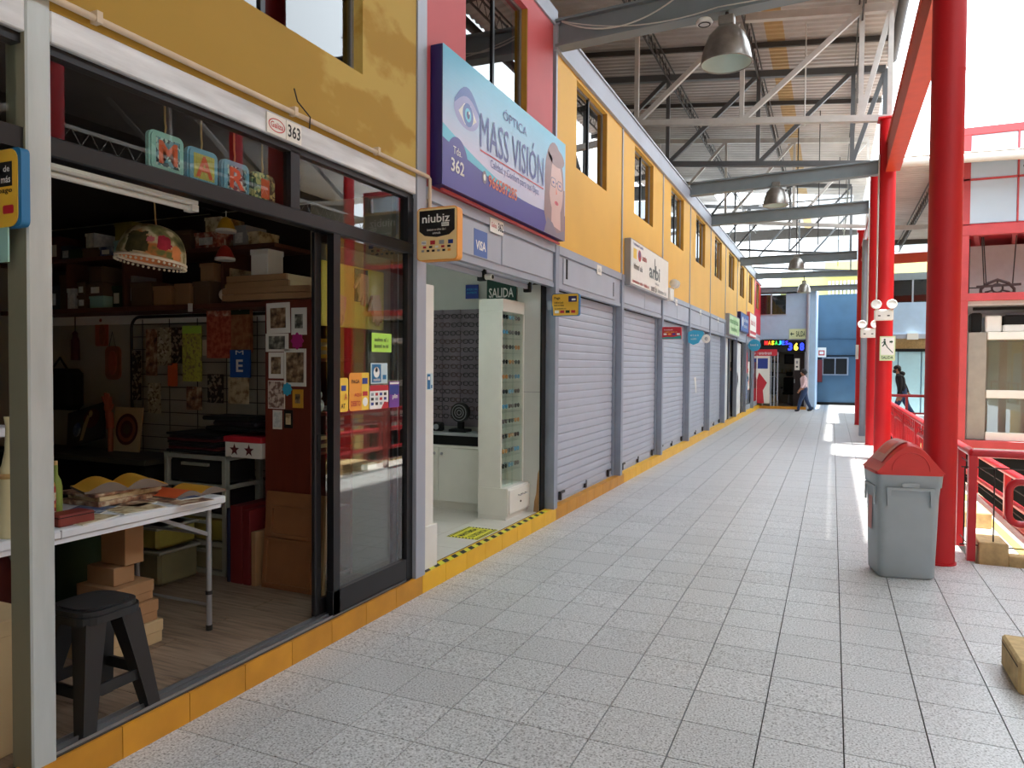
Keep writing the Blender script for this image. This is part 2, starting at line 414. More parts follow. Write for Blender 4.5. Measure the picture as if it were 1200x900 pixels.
# silver uprights of the first bays, fascia
obj('facade_post', MB().box(-2.76, 4.24, .13, -2.59, 4.36, 5.1, 'belt_metal'), wall)
obj('roof_fascia', MB().box(-2.76, 1.0, 5.0, -2.58, 6.9, 5.16, 'fascia_metal').box(-2.76, 6.84, 4.76, -2.56, 29.8, 5.0, 'fascia_metal').box(-2.78, 6.84, 5.0, -2.54, 29.8, 5.02, 'aluminium'), wall)
obj('upper_backing', MB().box(-4.4, -3.4, 2.75, -4.3, 29.8, 5.2, 'dark_ceiling').box(-6.6, -3.4, 5.02, -2.76, 29.8, 5.1, 'dark_ceiling'), wall)
# belt: lintel boxes above each shop, posts between
post = None
for i in range(3, 13):
    y0, y1 = YB[i] + (.07 if i == 3 else .12), YB[i + 1]
    zb = 2.40
    b = MB().box(-2.76, YB[i] + (.07 if i == 3 else 0), 2.44, -2.61, y1, 2.83, 'belt_metal').box(-2.62, y0, 2.75, -2.585, y1 - .01, 2.835, 'belt_metal')
    obj('belt', b, wall)
    ym = (y0 + y1) / 2
    for c, d in ((y0 + .04, ym - .01), (ym + .01, y1 - .05)) if i != 4 else ((y0 + .16, y1 - .28),):
        obj('belt_panel', MB().cbox(-2.63, c, 2.46, -2.597, d, 2.735, 'belt_panel', .006), wall)
    obj('belt_lip', MB().box(-2.66, y0, 2.40, -2.60, y1, 2.44, 'belt_metal'), wall)
    if i >= 3:
        y = YB[i + 1]
        if post is None: post = obj('facade_post', MB().box(-2.685, y, .13, -2.58, y + .1, 2.83, 'post_metal'), wall)
        elif i < 12: twin(post, (0, y - YB[4], 0))
obj('shutter_slot', MB().box(-2.642, 7.25, 2.52, -2.594, 7.3, 2.73, 'dark_gap'), wall)
obj('shutter_slot', MB().box(-2.642, 9.05, 2.5, -2.594, 9.08, 2.68, 'dark_gap'), wall)

# silver painted frame of the corner shop
obj('facade_post', MB().cbox(-2.715, 1.645, 0, -2.598, 1.735, 2.95, 'silver_paint', .006), wall)
M('olive_shade', (128, 126, 106), .6, .1, var=.12, scale=4, stretch=(1, 1, .2))
obj('post_shade_strip', MB().box(-2.708, 1.6435, 0, -2.605, 1.6455, 2.9, 'olive_shade'), wall)  # darker olive strip, mostly shade painted on this side of the post
obj('door_beam', MB().cbox(-2.72, 1.735, 2.755, -2.6, 4.24, 2.872, 'silver_beam_paint', .005), wall)
obj('door_beam', MB().cbox(-2.72, -3.3, 2.755, -2.6, 1.645, 2.872, 'silver_beam_paint', .005), wall)

# end wall, lobby recess, far right wall
ew = root('wall_end')
obj('end_wall_panel', MB().box(-2.76, 29.8, 2.62, -.9, 29.95, 3.66, 'blue_wall').box(-1.68, 29.8, 3.66, -.9, 29.95, 4.5, 'blue_wall').box(-2.76, 29.8, 4.45, -.9, 29.95, 4.72, 'beam_grey')
    .box(-.9, 29.8, 0, -.62, 29.95, 4.7, 'blue_wall'), ew)
obj('corner_pipe', MB().cyl((-.88, 29.72, 0), (-.88, 29.72, 4.7), .06, 'belt_metal'), ew)
obj('recess_wall', MB().box(-.64, 29.95, 0, -.6, 34, 4.75, 'blue_wall').box(-.7, 34, 0, 2, 34.15, 4.75, 'blue_deep'), ew)
obj('recess_trim', MB().box(-.6, 33.95, 2.1, 1.6, 34, 2.14, 'dark_gap').box(-.6, 33.97, 0, 1.6, 34, .12, 'dark_gap').box(-.6, 33.96, 2.85, 1.6, 34, 2.87, 'blue_deep'), ew)
obj('recess_window', MB().box(-.42, 33.93, 1.28, .62, 34, 2.05, 'post_metal').box(-.36, 33.92, 1.33, .08, 33.94, 2.0, 'dark_gap').box(.12, 33.92, 1.33, .56, 33.94, 2.0, 'dark_gap'), ew)
obj('side_wall', MB().box(1.6, 29.5, 0, 1.9, 34, 4.7, 'blue_wall'), ew)
wr = root('wall_right')
obj('far_wall_panel', MB().box(1.6, 29.3, 2.82, 6, 29.5, 3.95, 'blue_wall').box(1.6, 29.3, 4.75, 6, 29.5, 5.0, 'beam_grey').box(1.6, 29.45, 3.95, 6, 29.5, 4.75, 'dark_gap')
    .box(1.6, 29.25, 2.66, 6, 29.5, 2.82, 'belt_metal').box(1.6, 29.42, 2.3, 6, 29.5, 2.66, 'stone_tan').box(1.6, 29.28, 2.2, 6, 29.5, 2.3, 'dark_gap'), wr)
obj('door_backing', MB().box(1.6, 29.45, 0, 6, 29.5, 2.3, 'blue_wall'), wr)
for a in (1.62, 2.16, 2.9, 3.64, 4.38, 5.1):
    obj('teal_door_panel', MB().cbox(a, 29.34, .02, a + .7 if a > 2 else 2.13, 29.44, 2.2, 'teal_panel', .01), wr)
for a in (1.6, 2.54, 3.5, 4.6):
    obj('window_mullion', MB().box(a, 29.3, 3.95, a + .05, 29.45, 4.75, 'belt_metal'), wr)
obj('upper_pane', MB().box(1.65, 29.38, 3.95, 6, 29.39, 4.75, 'window_glass'), wr)
obj('lintel_light_box', MB().box(2.4, 29.1, 2.62, 2.75, 29.25, 2.84, 'white_plastic'), wr)
M('pale_bounce_wall', (206, 200, 190), .9)  # pale tone so the unseen back wall bounces light onto the signs
# unseen outer walls, put up to keep sky light out (behind the camera, behind the shops)
struct(obj('wall_back_unseen', MB().box(-7, -9.2, -.1, 12, -9, 9, 'pale_bounce_wall')))
struct(obj('wall_outer_unseen', MB().box(-7.2, -9, -.1, -7, 34, 9.2, 'dull_wall')))

# ------------------------------------------------------------------ roof over the walkway
def corr(x0, x1, y0, y1, zf, m, pitch=.2, d=.035):
    mb = MB(); ys = []; y = y0
    while y < y1:
        for q, z in ((0, 0), (.32, 0), (.5, 1), (.82, 1)): ys.append((y + q * pitch, z * d))
        y += pitch
    ys = [p for p in ys if p[0] < y1 - .01] + [(y1, 0)]
    vs = [(x, y, zf(x) + z) for y, z in ys for x in (x0, x1)]; n = len(ys)
    return mb.add(vs, [(2 * i, 2 * i + 1, 2 * i + 3, 2 * i + 2) for i in range(n - 1)], m)
zA = lambda x: 8.12 - .11 * (x - .8)
zB = lambda x: 7.55 - .06 * (x - .8)
ceil = root('ceiling')
y = -8.8
while y < 17.0:
    y1 = min(y + 1.6, 17.0)
    for x0, x1, m in ((-7, -1.35, 'roof_sheet'), (-1.35, -1.0, 'roof_sheet_amber'), (-1.0, .98, 'roof_sheet')):
        obj('roof_sheet', corr(x0, x1, y, y1, zA, m), ceil)
    if y < 7: obj('roof_sheet', corr(.98, 4.2, y, min(y1, 7.2), zA, 'roof_sheet'), ceil)
    y = y1
obj('gutter', MB().tube([(1.03, -8, zA(1) - .1), (1.03, 17, zA(1) - .1)], .09, 'joist_dark', 10), ceil)
y = 17.0
while y < 38:
    y1 = min(y + 1.6, 30.4 if y < 30.3 else 38)
    if 30.3 < y < 32:
        y1 = 33.6
        obj('roof_sheet', corr(-7, -4.6, y, y1, zA, 'roof_sheet'), ceil); obj('roof_sheet', corr(.62, .98, y, y1, zA, 'roof_sheet'), ceil)
        obj('skylight_bar', MB().box(-4.6, 32, zA(-2) - .06, .62, 32.06, zA(-2), 'joist_dark'), ceil)
    else:
        for x0, x1, m in ((-7, -1.35, 'roof_sheet'), (-1.35, -1.0, 'roof_sheet_amber'), (-1.0, .98, 'roof_sheet')): obj('roof_sheet', corr(x0, x1, y, y1, zA, m), ceil)
    y = y1
obj('roof_edge', MB().box(-7, 37.9, 7.9, .98, 38.1, 8.4, 'joist_dark'), ceil)
zB = lambda x: 6.0 - .03 * (x - 1)
y = 17.1
while y < 28:
    obj('roof_sheet', corr(1.0, 4.2, y, min(y + 1.6, 28), zB, 'roof_sheet'), ceil); y += 1.6
obj('roof_edge', MB().box(1.0, 27.9, 5.8, 4.2, 28.05, 6.05, 'joist_dark'), ceil)
# purlins
for y in (1.5, 4.5, 8.5, 11.5, 16, 19.6):
    obj('purlin', MB().bar((-7, y, zA(-7) - .07), (.98, y, zA(.98) - .07), .06, .1, 'joist_dark'), ceil)
# longitudinal lattice joists
def lattice(x, y0, y1, zt, m, parent):
    mb = MB(); h = .28
    for dx in (-.05, .05): mb.bar((x + dx, y0, zt), (x + dx, y1, zt), .025, .03, m)
    mb.bar((x, y0, zt - h), (x, y1, zt - h), .03, .03, m)
    k = int((y1 - y0) / .35)
    for i in range(k):
        a = y0 + (y1 - y0) * i / k; b = y0 + (y1 - y0) * (i + 1) / k
        mb.tube([(x, a, zt), (x, (a + b) / 2, zt - h), (x, b, zt)], .009, m, 4, caps=False)
    return obj('lattice_joist', mb, parent)
for x in (-5.5, -3.55, -1.6, .38):
    lattice(x, -8.5, 37.5, zA(x) - .14, 'joist_dark', ceil)
for x in (2.0, 3.6):
    lattice(x, 17.2, 27.8, zB(x) - .12, 'joist_dark', ceil)

def truss(y, xs, zb, zt, m, label, tilt, mt=None, sec=.11):
    """pratt truss across the walkway: chords, posts and diagonals, each member a part"""
    t = thing('roof_truss', label, 'truss', (xs[0], y, zb(xs[0])))
    obj('bottom_chord', MB().bar((xs[0] - .05, y, zb(xs[0])), (xs[-1] + .1, y, zb(xs[-1] + .1)), sec, sec, m), t)
    obj('top_chord', MB().bar((xs[0] - 1.5, y, zt(xs[0] - 1.5)), (xs[-1], y, zt(xs[-1])), .12, .14, mt or m), t)
    for i, x in enumerate(xs):
        obj('post', MB().bar((x, y, zb(x)), (x, y, zt(x)), sec * .75, sec * .75, m), t)
        if i + 1 < len(xs):
            x2 = xs[i + 1]; obj('diagonal', MB().bar((x, y + .01, zb(x)), (x2, y + .01, zt(x2)), sec * .8, sec * .8, m), t)
    return t
cA = lambda x: 5.98 - .11 * (x - .8)
truss(14.35, [-3.67, -1.65, .38, .84], cA, lambda x: zA(x) - .22, 'truss_white', 'pale painted steel roof truss resting on the second red column', 0)
truss(17.0, [-5.6, -3.6, -1.6, .3, .9], lambda x: 5.86 - .105 * (x - .9), lambda x: zA(x) - .3, 'truss_grey', 'dark grey roof truss just behind the pale one', 0)
obj('edge_pipe', MB().tube([(1.0, 17.02, 5.86), (7.5, 17.02, 5.66)], .09, 'white_plastic', 10), ceil)
truss(22.4, [-5, -3, -1.1, .8], lambda x: 5.52 - .11 * (x - .8), lambda x: zA(x) - .22, 'truss_white', 'thin white roof truss resting on the farthest red column', 0, sec=.09)
tag(obj('roof_beam', MB().bar((.9, 22.4, 5.46), (7.5, 22.4, 5.2), .09, .12, 'truss_white')), 'white beam carrying on the far truss to the right', 'beam')
truss(28, [-5.2, -3.4, -1.5, .5], lambda x: 5.55 - .1 * (x - .8), lambda x: zA(x) - .22, 'truss_grey', 'grey open truss far down the walkway', 0, sec=.08)
truss(32.2, [-5.2, -3.3, -1.35, .6], lambda x: 5.5 - .08 * (x - .8), lambda x: zA(x) - .22, 'truss_grey', 'farthest grey truss silhouetted against the white sky', 0, sec=.08)

# cross beams between facade and columns
def ibeam(y, x0, x1, z0, z1, h, label, m='beam_grey'):
    t = thing('steel_beam', label, 'beam', (x0, y, z0))
    for nm, dz, hh, wd in (('web', h / 2, h - .04, .05), ('flange', .012, .024, .16), ('flange', h - .012, .024, .16)):
        obj(nm, MB().bar((x0, y, z0 + dz), (x1, y, z1 + dz), wd, hh, m), t)
    return t
ibeam(6.9, -2.58, .71, 4.78, 4.87, .27, 'nearest grey steel beam crossing from facade to big red column')
ibeam(14.2, -2.56, .68, 4.88, 4.97, .25, 'grey steel beam joining the facade to the second red column')
ibeam(16.9, -2.56, .64, 4.80, 4.84, .25, 'grey steel beam meeting the third red column')
ibeam(22.5, -2.56, .58, 4.62, 4.64, .24, 'grey steel beam meeting the slim fourth red column')
ibeam(27.2, -2.56, 1.6, 4.75, 4.72, .2, 'grey beam above the masseur shop, second to last')
ibeam(29.7, -2.6, 1.6, 4.5, 4.5, .2, 'last grey beam, on top of the blue end wall')

# red columns and their long braces
def column(x, y, zt, r, label):
    t = thing('red_column', label, 'column', (x, y, 0))
    obj('shaft', MB().tube([(x, y, 0), (x, y, zt)], r, 'column_red', 32), t)
    obj('cap_plate', MB().cbox(x - r - .03, y - r - .03, zt, x + r + .03, y + r + .03, zt + .03, 'column_red', .005), t)
    obj('base_ring', MB().tube([(x, y, 0.001), (x, y, .015)], r + .012, 'column_red', 32), t)
    obj('weld_seam', MB().tube([(x, y, 4.0), (x, y, 4.012)], r + .002, 'column_red', 32), t)
    return t
column(.82, 6.85, 7.85, .122, 'thick dark red column right beside the grey rubbish bin')
column(.815, 14.2, 5.9, .135, 'bright red column carrying the evacuation route sign')
column(.79, 16.75, 5.75, .142, 'red column just behind the one with the evacuation sign')
column(.735, 22.6, 5.42, .14, 'slim far red column with a fire extinguisher on it')
def brace(x, y0, y1, z0, z1, label):
    t = thing('brace_beam', label, 'beam', (x, y0, z0))
    obj('web', MB().box(x - .02, y0, z0, x + .02, y1, z1, 'brace_orange'), t)
    for z in (z0, z1): obj('flange', MB().box(x - .11, y0, z - .02, x + .11, y1, z + .02, 'brace_orange'), t)
    obj('side_plate', MB().box(x - .09, y0, z0, x - .075, y1, z1, 'brace_orange'), t)
brace(.89, 7.0, 14.08, 5.0, 5.5, 'orange red long beam between big column and second column')
brace(.79, 16.9, 22.45, 4.6, 5.0, 'far orange red beam running to the slim column')
t = obj('brace_beam', MB().bar((1.0, 22.7, 4.62), (7, 22.7, 4.75), .12, .26, 'brace_orange')); tag(t, 'orange cross beam seen between the two nearest red columns', 'beam')

# bell lamps
def bell(x, y, z, zt, label, group='bell lamps under the cross beams'):
    t = thing('bell_lamp', label, 'lamp', (x, y, z), group)
    pr = [(.225, 0), (.222, .04), (.2, .15), (.16, .25), (.10, .315), (.05, .33)]
    obj('lamp_shade', MB().lathe(pr, (x, y, z), 'lamp_shell', 28, caps=False), t)
    obj('reflector', MB().lathe([(r - .006, zz + .002) for r, zz in pr], (x, y, z), 'lamp_inner', 28, caps=False), t)
    obj('rim', MB().tube([(x + .225 * math.cos(a), y + .225 * math.sin(a), z) for a in [2 * math.pi * i / 28 for i in range(28)]], .007, 'lamp_shell', 6, closed=True), t)
    obj('bulb', MB().sphere((x, y, z + .16), .05, 'white_plastic', sc=(1, 1, 1.6)), t)
    obj('ballast_box', MB().cbox(x - .07, y - .06, z + .33, x + .07, y + .06, z + .42, 'lamp_shell', .01), t)
    obj('hanger', MB().cyl((x, y, z + .42), (x, y, zt), .015, 'cable'), t)
    return t
bell(-.93, 6.86, 4.36, 4.82, 'nearest rusty grey bell lamp under the closest beam')
bell(-1.0, 14.1, 4.56, 4.9, 'second bell lamp, partly hidden by a farther beam')
bell(-.98, 21.9, 4.36, 8.33, 'third pale bell lamp, in front of a far grey beam')
bell(-.95, 27.1, 4.2, 4.78, 'small far bell lamp before the blue end wall')
t = thing('smoke_detector', 'round white smoke detector on the nearest cross beam', 'detector', (-1.12, 6.78, 4.76))
obj('detector_body', MB().lathe([(.07, 0), (.075, .02), (.06, .045), (.03, .05)], (-1.12, 6.8, 4.72), 'white_plastic', 20), t)
obj('detector_slots', MB().tube([(-1.12 + .05 * math.cos(a), 6.8 + .05 * math.sin(a), 4.718) for a in [2 * math.pi * i / 16 for i in range(16)]], .006, 'cable', 5, closed=True), t)
# loose cables on the near beam
def cable(name, label, pts, r=.008, m='cable', n=14):
    P = []
    for i in range(len(pts) - 1):
        a, b = Vector(pts[i]), Vector(pts[i + 1]); sag = pts[i][3] if len(pts[i]) > 3 else 0
        a = Vector(pts[i][:3]); b = Vector(pts[i + 1][:3])
        for k in range(n): q = k / n; P.append(a.lerp(b, q) + Vector((0, 0, -sag * 4 * q * (1 - q))))
    P.append(Vector(pts[-1][:3])); tag(obj(name, MB().tube(P, r, m, 5)), label, 'cable')
cable('cable', 'white cable sagging along the nearest beam', [(-2.5, 6.8, 5.0, .18), (-1.3, 6.78, 5.05, .02), (-.2, 6.78, 5.3)], .008, 'cable_white')
cable('cable', 'second white cable running low on the nearest beam to the lamp', [(-2.5, 6.79, 5.0, .1), (-1.0, 6.79, 4.85, .02), (.7, 6.79, 4.9)], .006, 'cable_white')
cable('conduit_pipe', 'thin white conduit running down in front of the far roof', [(-.55, 14.6, 8.0, 0), (-.55, 14.6, 6.1)], .012, 'cable_white')
for i, (x, y0, z0) in enumerate(((-.4, 20.5, 8.26), (.1, 25, 8.2))):
    cable('hanger_rod', ['thin dark rod hanging from roof left of far columns', 'farther thin dark rod hanging from roof'][i], [(x, y0, z0, 0), (x, y0, 4.8)], .012, 'cable')

# ------------------------------------------------------------------ shop with the open sliding door (bay 1)
s363 = root('floor_shop')
obj('sub_floor', MB().box(-6.6, -3.3, -.05, -2.7, 4.2, .112, 'grout_dark'), s363)
pl = None
for j in range(22):
    y = .25 + .18 * j
    for k in range(3):
        x = -6.38 + 1.22 * k - (.45 if j % 2 else 0)
        if pl is None: pl = obj('floor_plank', MB().box(0, 0, .112, 1.217, .177, .13, 'laminate'), s363); pl.location = (x, y, 0)
        else: c = pl.copy(); COL.objects.link(c); c.parent = s363; c.location = (x, y, 0)
    if j % 2: obj('floor_plank', MB().box(-3.167, y, .112, -2.72, y + .177, .13, 'laminate'), s363)
wp = root('wall_partition')
obj('partition_panel', MB().box(-7, 4.19, .1, -2.76, 4.25, 2.76, 'dull_wall'), wp)
obj('partition_panel', MB().box(-7, 4.25, .1, -2.76, 4.30, 2.76, 'white_wall'), wp)
obj('rear_panel', MB().box(-6.75, -3.3, .1, -6.6, 4.2, 2.76, 'dull_wall').box(-6.6, .2, .1, -2.76, .25, 2.76, 'dull_wall'), wp)
struct(obj('ceiling_shop', MB().box(-7, -3.4, 2.76, -2.72, 4.25, 2.82, 'dark_ceiling')))
# aluminium frame
fr = root('door_1')
obj('top_rail', MB().box(-2.68, 1.735, 2.72, -2.625, 4.24, 2.756, 'black_aluminium'), fr)
obj('transom_bar', MB().cbox(-2.70, 1.735, 2.35, -2.615, 4.24, 2.425, 'black_aluminium', .006), fr)
obj('mullion', MB().box(-2.68, 3.03, 2.42, -2.625, 3.10, 2.73, 'black_aluminium'), fr)
obj('jamb', MB().box(-2.69, 4.17, .13, -2.62, 4.24, 2.73, 'black_aluminium'), fr)
obj('transom_pane', MB().box(-2.656, 1.735, 2.42, -2.65, 3.03, 2.73, 'clear_glass'), fr)
obj('transom_pane', MB().box(-2.656, 3.10, 2.42, -2.65, 4.18, 2.73, 'clear_glass'), fr)
obj('sill_track', MB().box(-2.73, 1.735, .126, -2.61, 4.2, .134, 'black_aluminium').box(-2.70, 1.735, .134, -2.692, 4.2, .152, 'aluminium').box(-2.66, 1.735, .134, -2.652, 4.2, .152, 'aluminium').box(-2.63, 1.735, .134, -2.622, 4.2, .146, 'aluminium'), fr)
obj('fixed_pane', MB().box(-2.648, 3.44, .27, -2.64, 4.18, 2.36, 'clear_glass'), fr)
obj('bottom_rail', MB().box(-2.67, 3.38, .14, -2.622, 4.2, .28, 'black_aluminium'), fr)
obj('stile', MB().box(-2.67, 3.385, .14, -2.622, 3.445, 2.36, 'black_aluminium'), fr)
sl = thing('sliding_door', 'sliding glass door leaf pushed open behind the fixed black framed pane', 'door', (-2.70, 3.75, .15))
obj('door_stile', MB().cbox(-2.715, 3.30, .15, -2.685, 3.355, 2.35, 'black_aluminium', .005), sl)
obj('door_stile', MB().cbox(-2.715, 4.1, .15, -2.685, 4.15, 2.35, 'black_aluminium', .005), sl)
obj('door_rail', MB().box(-2.712, 3.355, .15, -2.688, 4.1, .24, 'black_aluminium'), sl)
obj('door_rail', MB().box(-2.712, 3.355, 2.30, -2.688, 4.1, 2.35, 'black_aluminium'), sl)
obj('door_glass', MB().box(-2.704, 3.355, .24, -2.698, 4.1, 2.30, 'clear_glass'), sl)
obj('lock', MB().cbox(-2.722, 3.315, 1.05, -2.68, 3.34, 1.2, 'dark_gap', .004), sl)
# shop front on the camera side of the post
fl = root('door_2')
obj('light_block_shutter', MB().box(-2.72, -3.3, .13, -2.66, 1.15, 2.35, 'shutter_metal').box(-2.72, -3.3, 2.42, -2.66, .9, 2.75, 'belt_metal'), fl)  # unseen shutter added to cut the light entering the shop
obj('transom_bar', MB().box(-2.70, -.8, 2.35, -2.615, 1.645, 2.425, 'black_aluminium').box(-2.68, -.8, 2.72, -2.625, 1.645, 2.756, 'black_aluminium'), fl)
obj('transom_pane', MB().box(-2.656, -.8, 2.42, -2.65, 1.645, 2.73, 'clear_glass'), fl)

flat('canvas_teal', (150, 196, 186), .8); flat('canvas_blue', (112, 164, 190), .8); flat('canvas_ochre', (196, 170, 80), .8); flat('letter_orange', (214, 92, 48), .7); flat('ink_dark', (34, 46, 50), .7); flat('rope', (186, 150, 96), .9)
ramp_mat('mosaic', [(0, (40, 60, 66)), (.45, (186, 206, 196)), (.75, (96, 140, 150))], scale=55, kind='voronoi', rough=.8)
ramp_mat('mosaic_green', [(0, (62, 84, 66)), (.5, (196, 190, 130)), (.8, (130, 150, 110))], scale=55, kind='voronoi', rough=.8)
ramp_mat('ochre_weave', [(.35, (170, 168, 84)), (.65, (206, 186, 92))], scale=30, stretch=(1, 6, 1), rough=.85)
for i, (ch, y0, y1, z0, z1, edge, mid, desc) in enumerate((
        ('M', 2.245, 2.43, 2.44, 2.62, 'canvas_teal', 'mosaic', 'padded tile with orange letter M on teal dotted ground'),
        ('A', 2.45, 2.63, 2.435, 2.605, 'canvas_blue', 'ochre_weave', 'padded tile with orange letter A on ochre weave'),
        ('R', 2.655, 2.835, 2.43, 2.6, 'canvas_blue', 'mosaic', 'padded tile with orange letter R on blue dotted ground'),
        ('I', 2.855, 3.02, 2.428, 2.59, 'mosaic_green', 'mosaic_green', 'padded tile with orange letter I on green checked ground'))):
    t = thing('letter_tile', desc + ', behind the transom glass', 'letter tile', (-2.73, (y0 + y1) / 2, z0), 'letter tiles hung behind the transom')
    f = FX(-2.745, (y0 + y1) / 2, (z0 + z1) / 2); w2, h2 = (y1 - y0) / 2, (z1 - z0) / 2
    obj('pad', MB().prism(f, rrect(-w2, -h2, w2, h2, .03), .02, edge).prism(f, rrect(-w2 + .008, -h2 + .008, w2 - .008, h2 - .008, .025), .008, edge, .02), t)
    obj('print', MB().poly(f, rc(-w2 * .68, -h2 * .68, w2 * .68, h2 * .68), mid, .03), t)
    lw = .05 if ch != 'I' else .03
    obj('lettering', MB().text(f, ch, -lw, -.05, lw * 2, .1, 'letter_orange', .032, .03), t)
    obj('hanging_cord', MB().tube([f.p(0, h2, .01), f.p(.004, h2 + .03, .01), f.p(0, z1 * 0 + .06 + h2, .01), f.p(0, 2.75 - (z0 + z1) / 2, .01)], .005, 'rope', 5), t)

# conduit over the beam with its black wire end, number plates
t = thing('conduit_pipe', 'cream conduit pipe running along the ochre wall above the beam', 'pipe', (-2.58, 2.9, 2.9))
obj('pipe', MB().tube([(-2.578, -3, 2.915), (-2.578, 4.36, 2.9), (-2.578, 4.385, 2.89), (-2.578, 4.385, 2.62)], .014, 'conduit_cream', 8), t)
for y in (1.9, 3.0, 3.75): obj('clamp', MB().box(-2.6, y - .012, 2.888, -2.56, y + .012, 2.932, 'conduit_cream'), t)
obj('wire_end', MB().tube([(-2.56, 2.98, 3.02), (-2.555, 3.0, 2.96), (-2.555, 3.1, 2.91), (-2.56, 3.1, 2.85)], .004, 'cable', 5), t)
flat('plate_white', (232, 230, 222), .5); flat('ink', (30, 30, 32), .6); flat('logo_red', (190, 60, 60), .6)
t = thing('number_plate', 'white plate reading 363 with a red oval logo on the beam', 'plate', (-2.59, 2.95, 2.77))
f = FX(-2.597, 2.82, 2.757)
obj('plate', MB().prism(f, rc(0, 0, .135, .1), .004, 'plate_white').prism(f, rc(.14, .0, .255, .1), .004, 'plate_white'), t)
b = MB()
ring = ell(.068, .048, .06, .034, 28); inn = ell(.068, .048, .054, .029, 28)
b.add([f.p(x, y, .006) for x, y in ring] + [f.p(x, y, .006) for x, y in inn], [(i, (i + 1) % 28, 28 + (i + 1) % 28, 28 + i) for i in range(28)], 'logo_red')
b.text(f, 'Galiza', .024, .034, .09, .03, 'logo_red', .006, .01); obj('logo', b, t)
obj('lettering', MB().text(f, '363', .15, .018, .094, .066, 'ink', .006, .02), t)

# things stuck on / standing behind the fixed pane
def sheet(name, label, cat, X, y0, y1, z0, z1, draws, m, th=.003, group=None, r=.004, part='sheet'):
    f = FX(X, y0, z0); w_, h_ = y1 - y0, z1 - z0
    t = thing(name, label, cat, (X, (y0 + y1) / 2, z0), group)
    obj(part, MB().prism(f, rrect(0, 0, w_, h_, r), th, m), t)
    b = MB()
    for d in draws:
        if d[0] == 'r': b.poly(f, rc(d[1] * w_, d[2] * h_, d[3] * w_, d[4] * h_), d[5], th + .001 + (d[6] if len(d) > 6 else 0))
        elif d[0] == 'e': b.poly(f, ell(d[1] * w_, d[2] * h_, d[3] * w_, d[4] * h_), d[5], th + .0015)
        elif d[0] == 't': b.text(f, d[1], d[2] * w_, d[3] * h_, d[4] * w_, d[5] * h_, d[6], th + .003, .012)
        elif d[0] == 'p': b.poly(f, [(x * w_, y * h_) for x, y in d[1]], d[2], th + .0015)
    if draws: obj('print', b, t)
    return t
flat('note_green', (178, 228, 92), .7); flat('sticker_blue', (28, 108, 156), .5); flat('sticker_pale', (190, 214, 220), .5); flat('sticker_yellow', (240, 200, 70), .5); flat('sticker_orange', (238, 158, 60), .5)
flat('sticker_red', (190, 36, 52), .5); flat('sticker_purple', (112, 60, 150), .5); flat('sticker_navy', (40, 60, 140), .5); flat('white_print', (236, 236, 232), .5); flat('grey_print', (150, 152, 156), .5); flat('cyan', (60, 170, 210), .5)
XS = -2.637
sheet('paper_note', 'lime green handwritten note taped to the glass pane', 'note', XS, 3.78, 4.0, 1.68, 1.80, [('t', '~8', .12, .56, .76, .2, 'ink'), ('t', '~9', .12, .22, .76, .2, 'ink')], 'note_green', .001)
sheet('sticker', 'blue and pale square sticker with white figure, under the lime note', 'sticker', XS, 3.77, 3.955, 1.48, 1.61, [('r', .06, .06, .6, .94, 'sticker_blue'), ('e', .33, .55, .18, .26, 'white_print'), ('e', .33, .66, .08, .12, 'sticker_blue'), ('t', '~5', .14, .12, .4, .14, 'white_print'), ('r', .7, .2, .92, .42, 'sticker_blue')], 'sticker_pale', .001)
sheet('sticker', 'yellow card logo sticker beside the black stile', 'sticker', XS, 3.455, 3.54, 1.32, 1.52, [('r', .2, .62, .75, .78, 'sticker_navy'), ('t', 'A', .55, .34, .3, .2, 'logo_red'), ('t', 'AT', .15, .1, .5, .14, 'ink')], 'sticker_yellow', .001, r=.015)
sheet('sticker', 'orange and yellow payment sticker with red lettering on the pane', 'sticker', XS, 3.55, 3.75, 1.32, 1.55, [('r', .62, .0, 1, 1, 'sticker_yellow'), ('r', .64, .7, .92, .86, 'sticker_navy', .001), ('t', 'PAGA', .1, .72, .4, .1, 'ink'), ('t', 'AQUI', .24, .36, .36, .1, 'sticker_red'), ('r', .66, .38, .92, .5, 'sticker_red', .001), ('t', 'DEBITO', .08, .12, .46, .14, 'sticker_red'), ('e', .8, .22, .13, .12, 'white_print')], 'sticker_orange', .001, r=.02)
dots = [('r', .06 + .23 * i, .16 + .2 * j, .2 + .23 * i, .28 + .2 * j, ['sticker_navy', 'ink', 'grey_print', 'sticker_red'][(i + j) % 4]) for i in range(4) for j in range(3)]
sheet('sticker', 'white sticker of bank card logos with red header', 'sticker', XS, 3.76, 3.965, 1.32, 1.47, [('r', 0, .76, 1, 1, 'sticker_red')] + dots + [('p', [(.6, 0), (1, 0), (1, .28), (.72, .2)], 'sticker_red', )], 'white_print', .001)
sheet('sticker', 'narrow purple and blue sticker right of the bank card sticker', 'sticker', XS, 3.975, 4.095, 1.32, 1.49, [('r', .06, .5, .94, .86, 'sticker_navy'), ('r', .06, .05, .94, .5, 'sticker_purple'), ('t', 'plin', .3, .3, .5, .22, 'white_print'), ('r', .06, .9, .94, .97, 'white_print')], 'sticker_purple', .001)
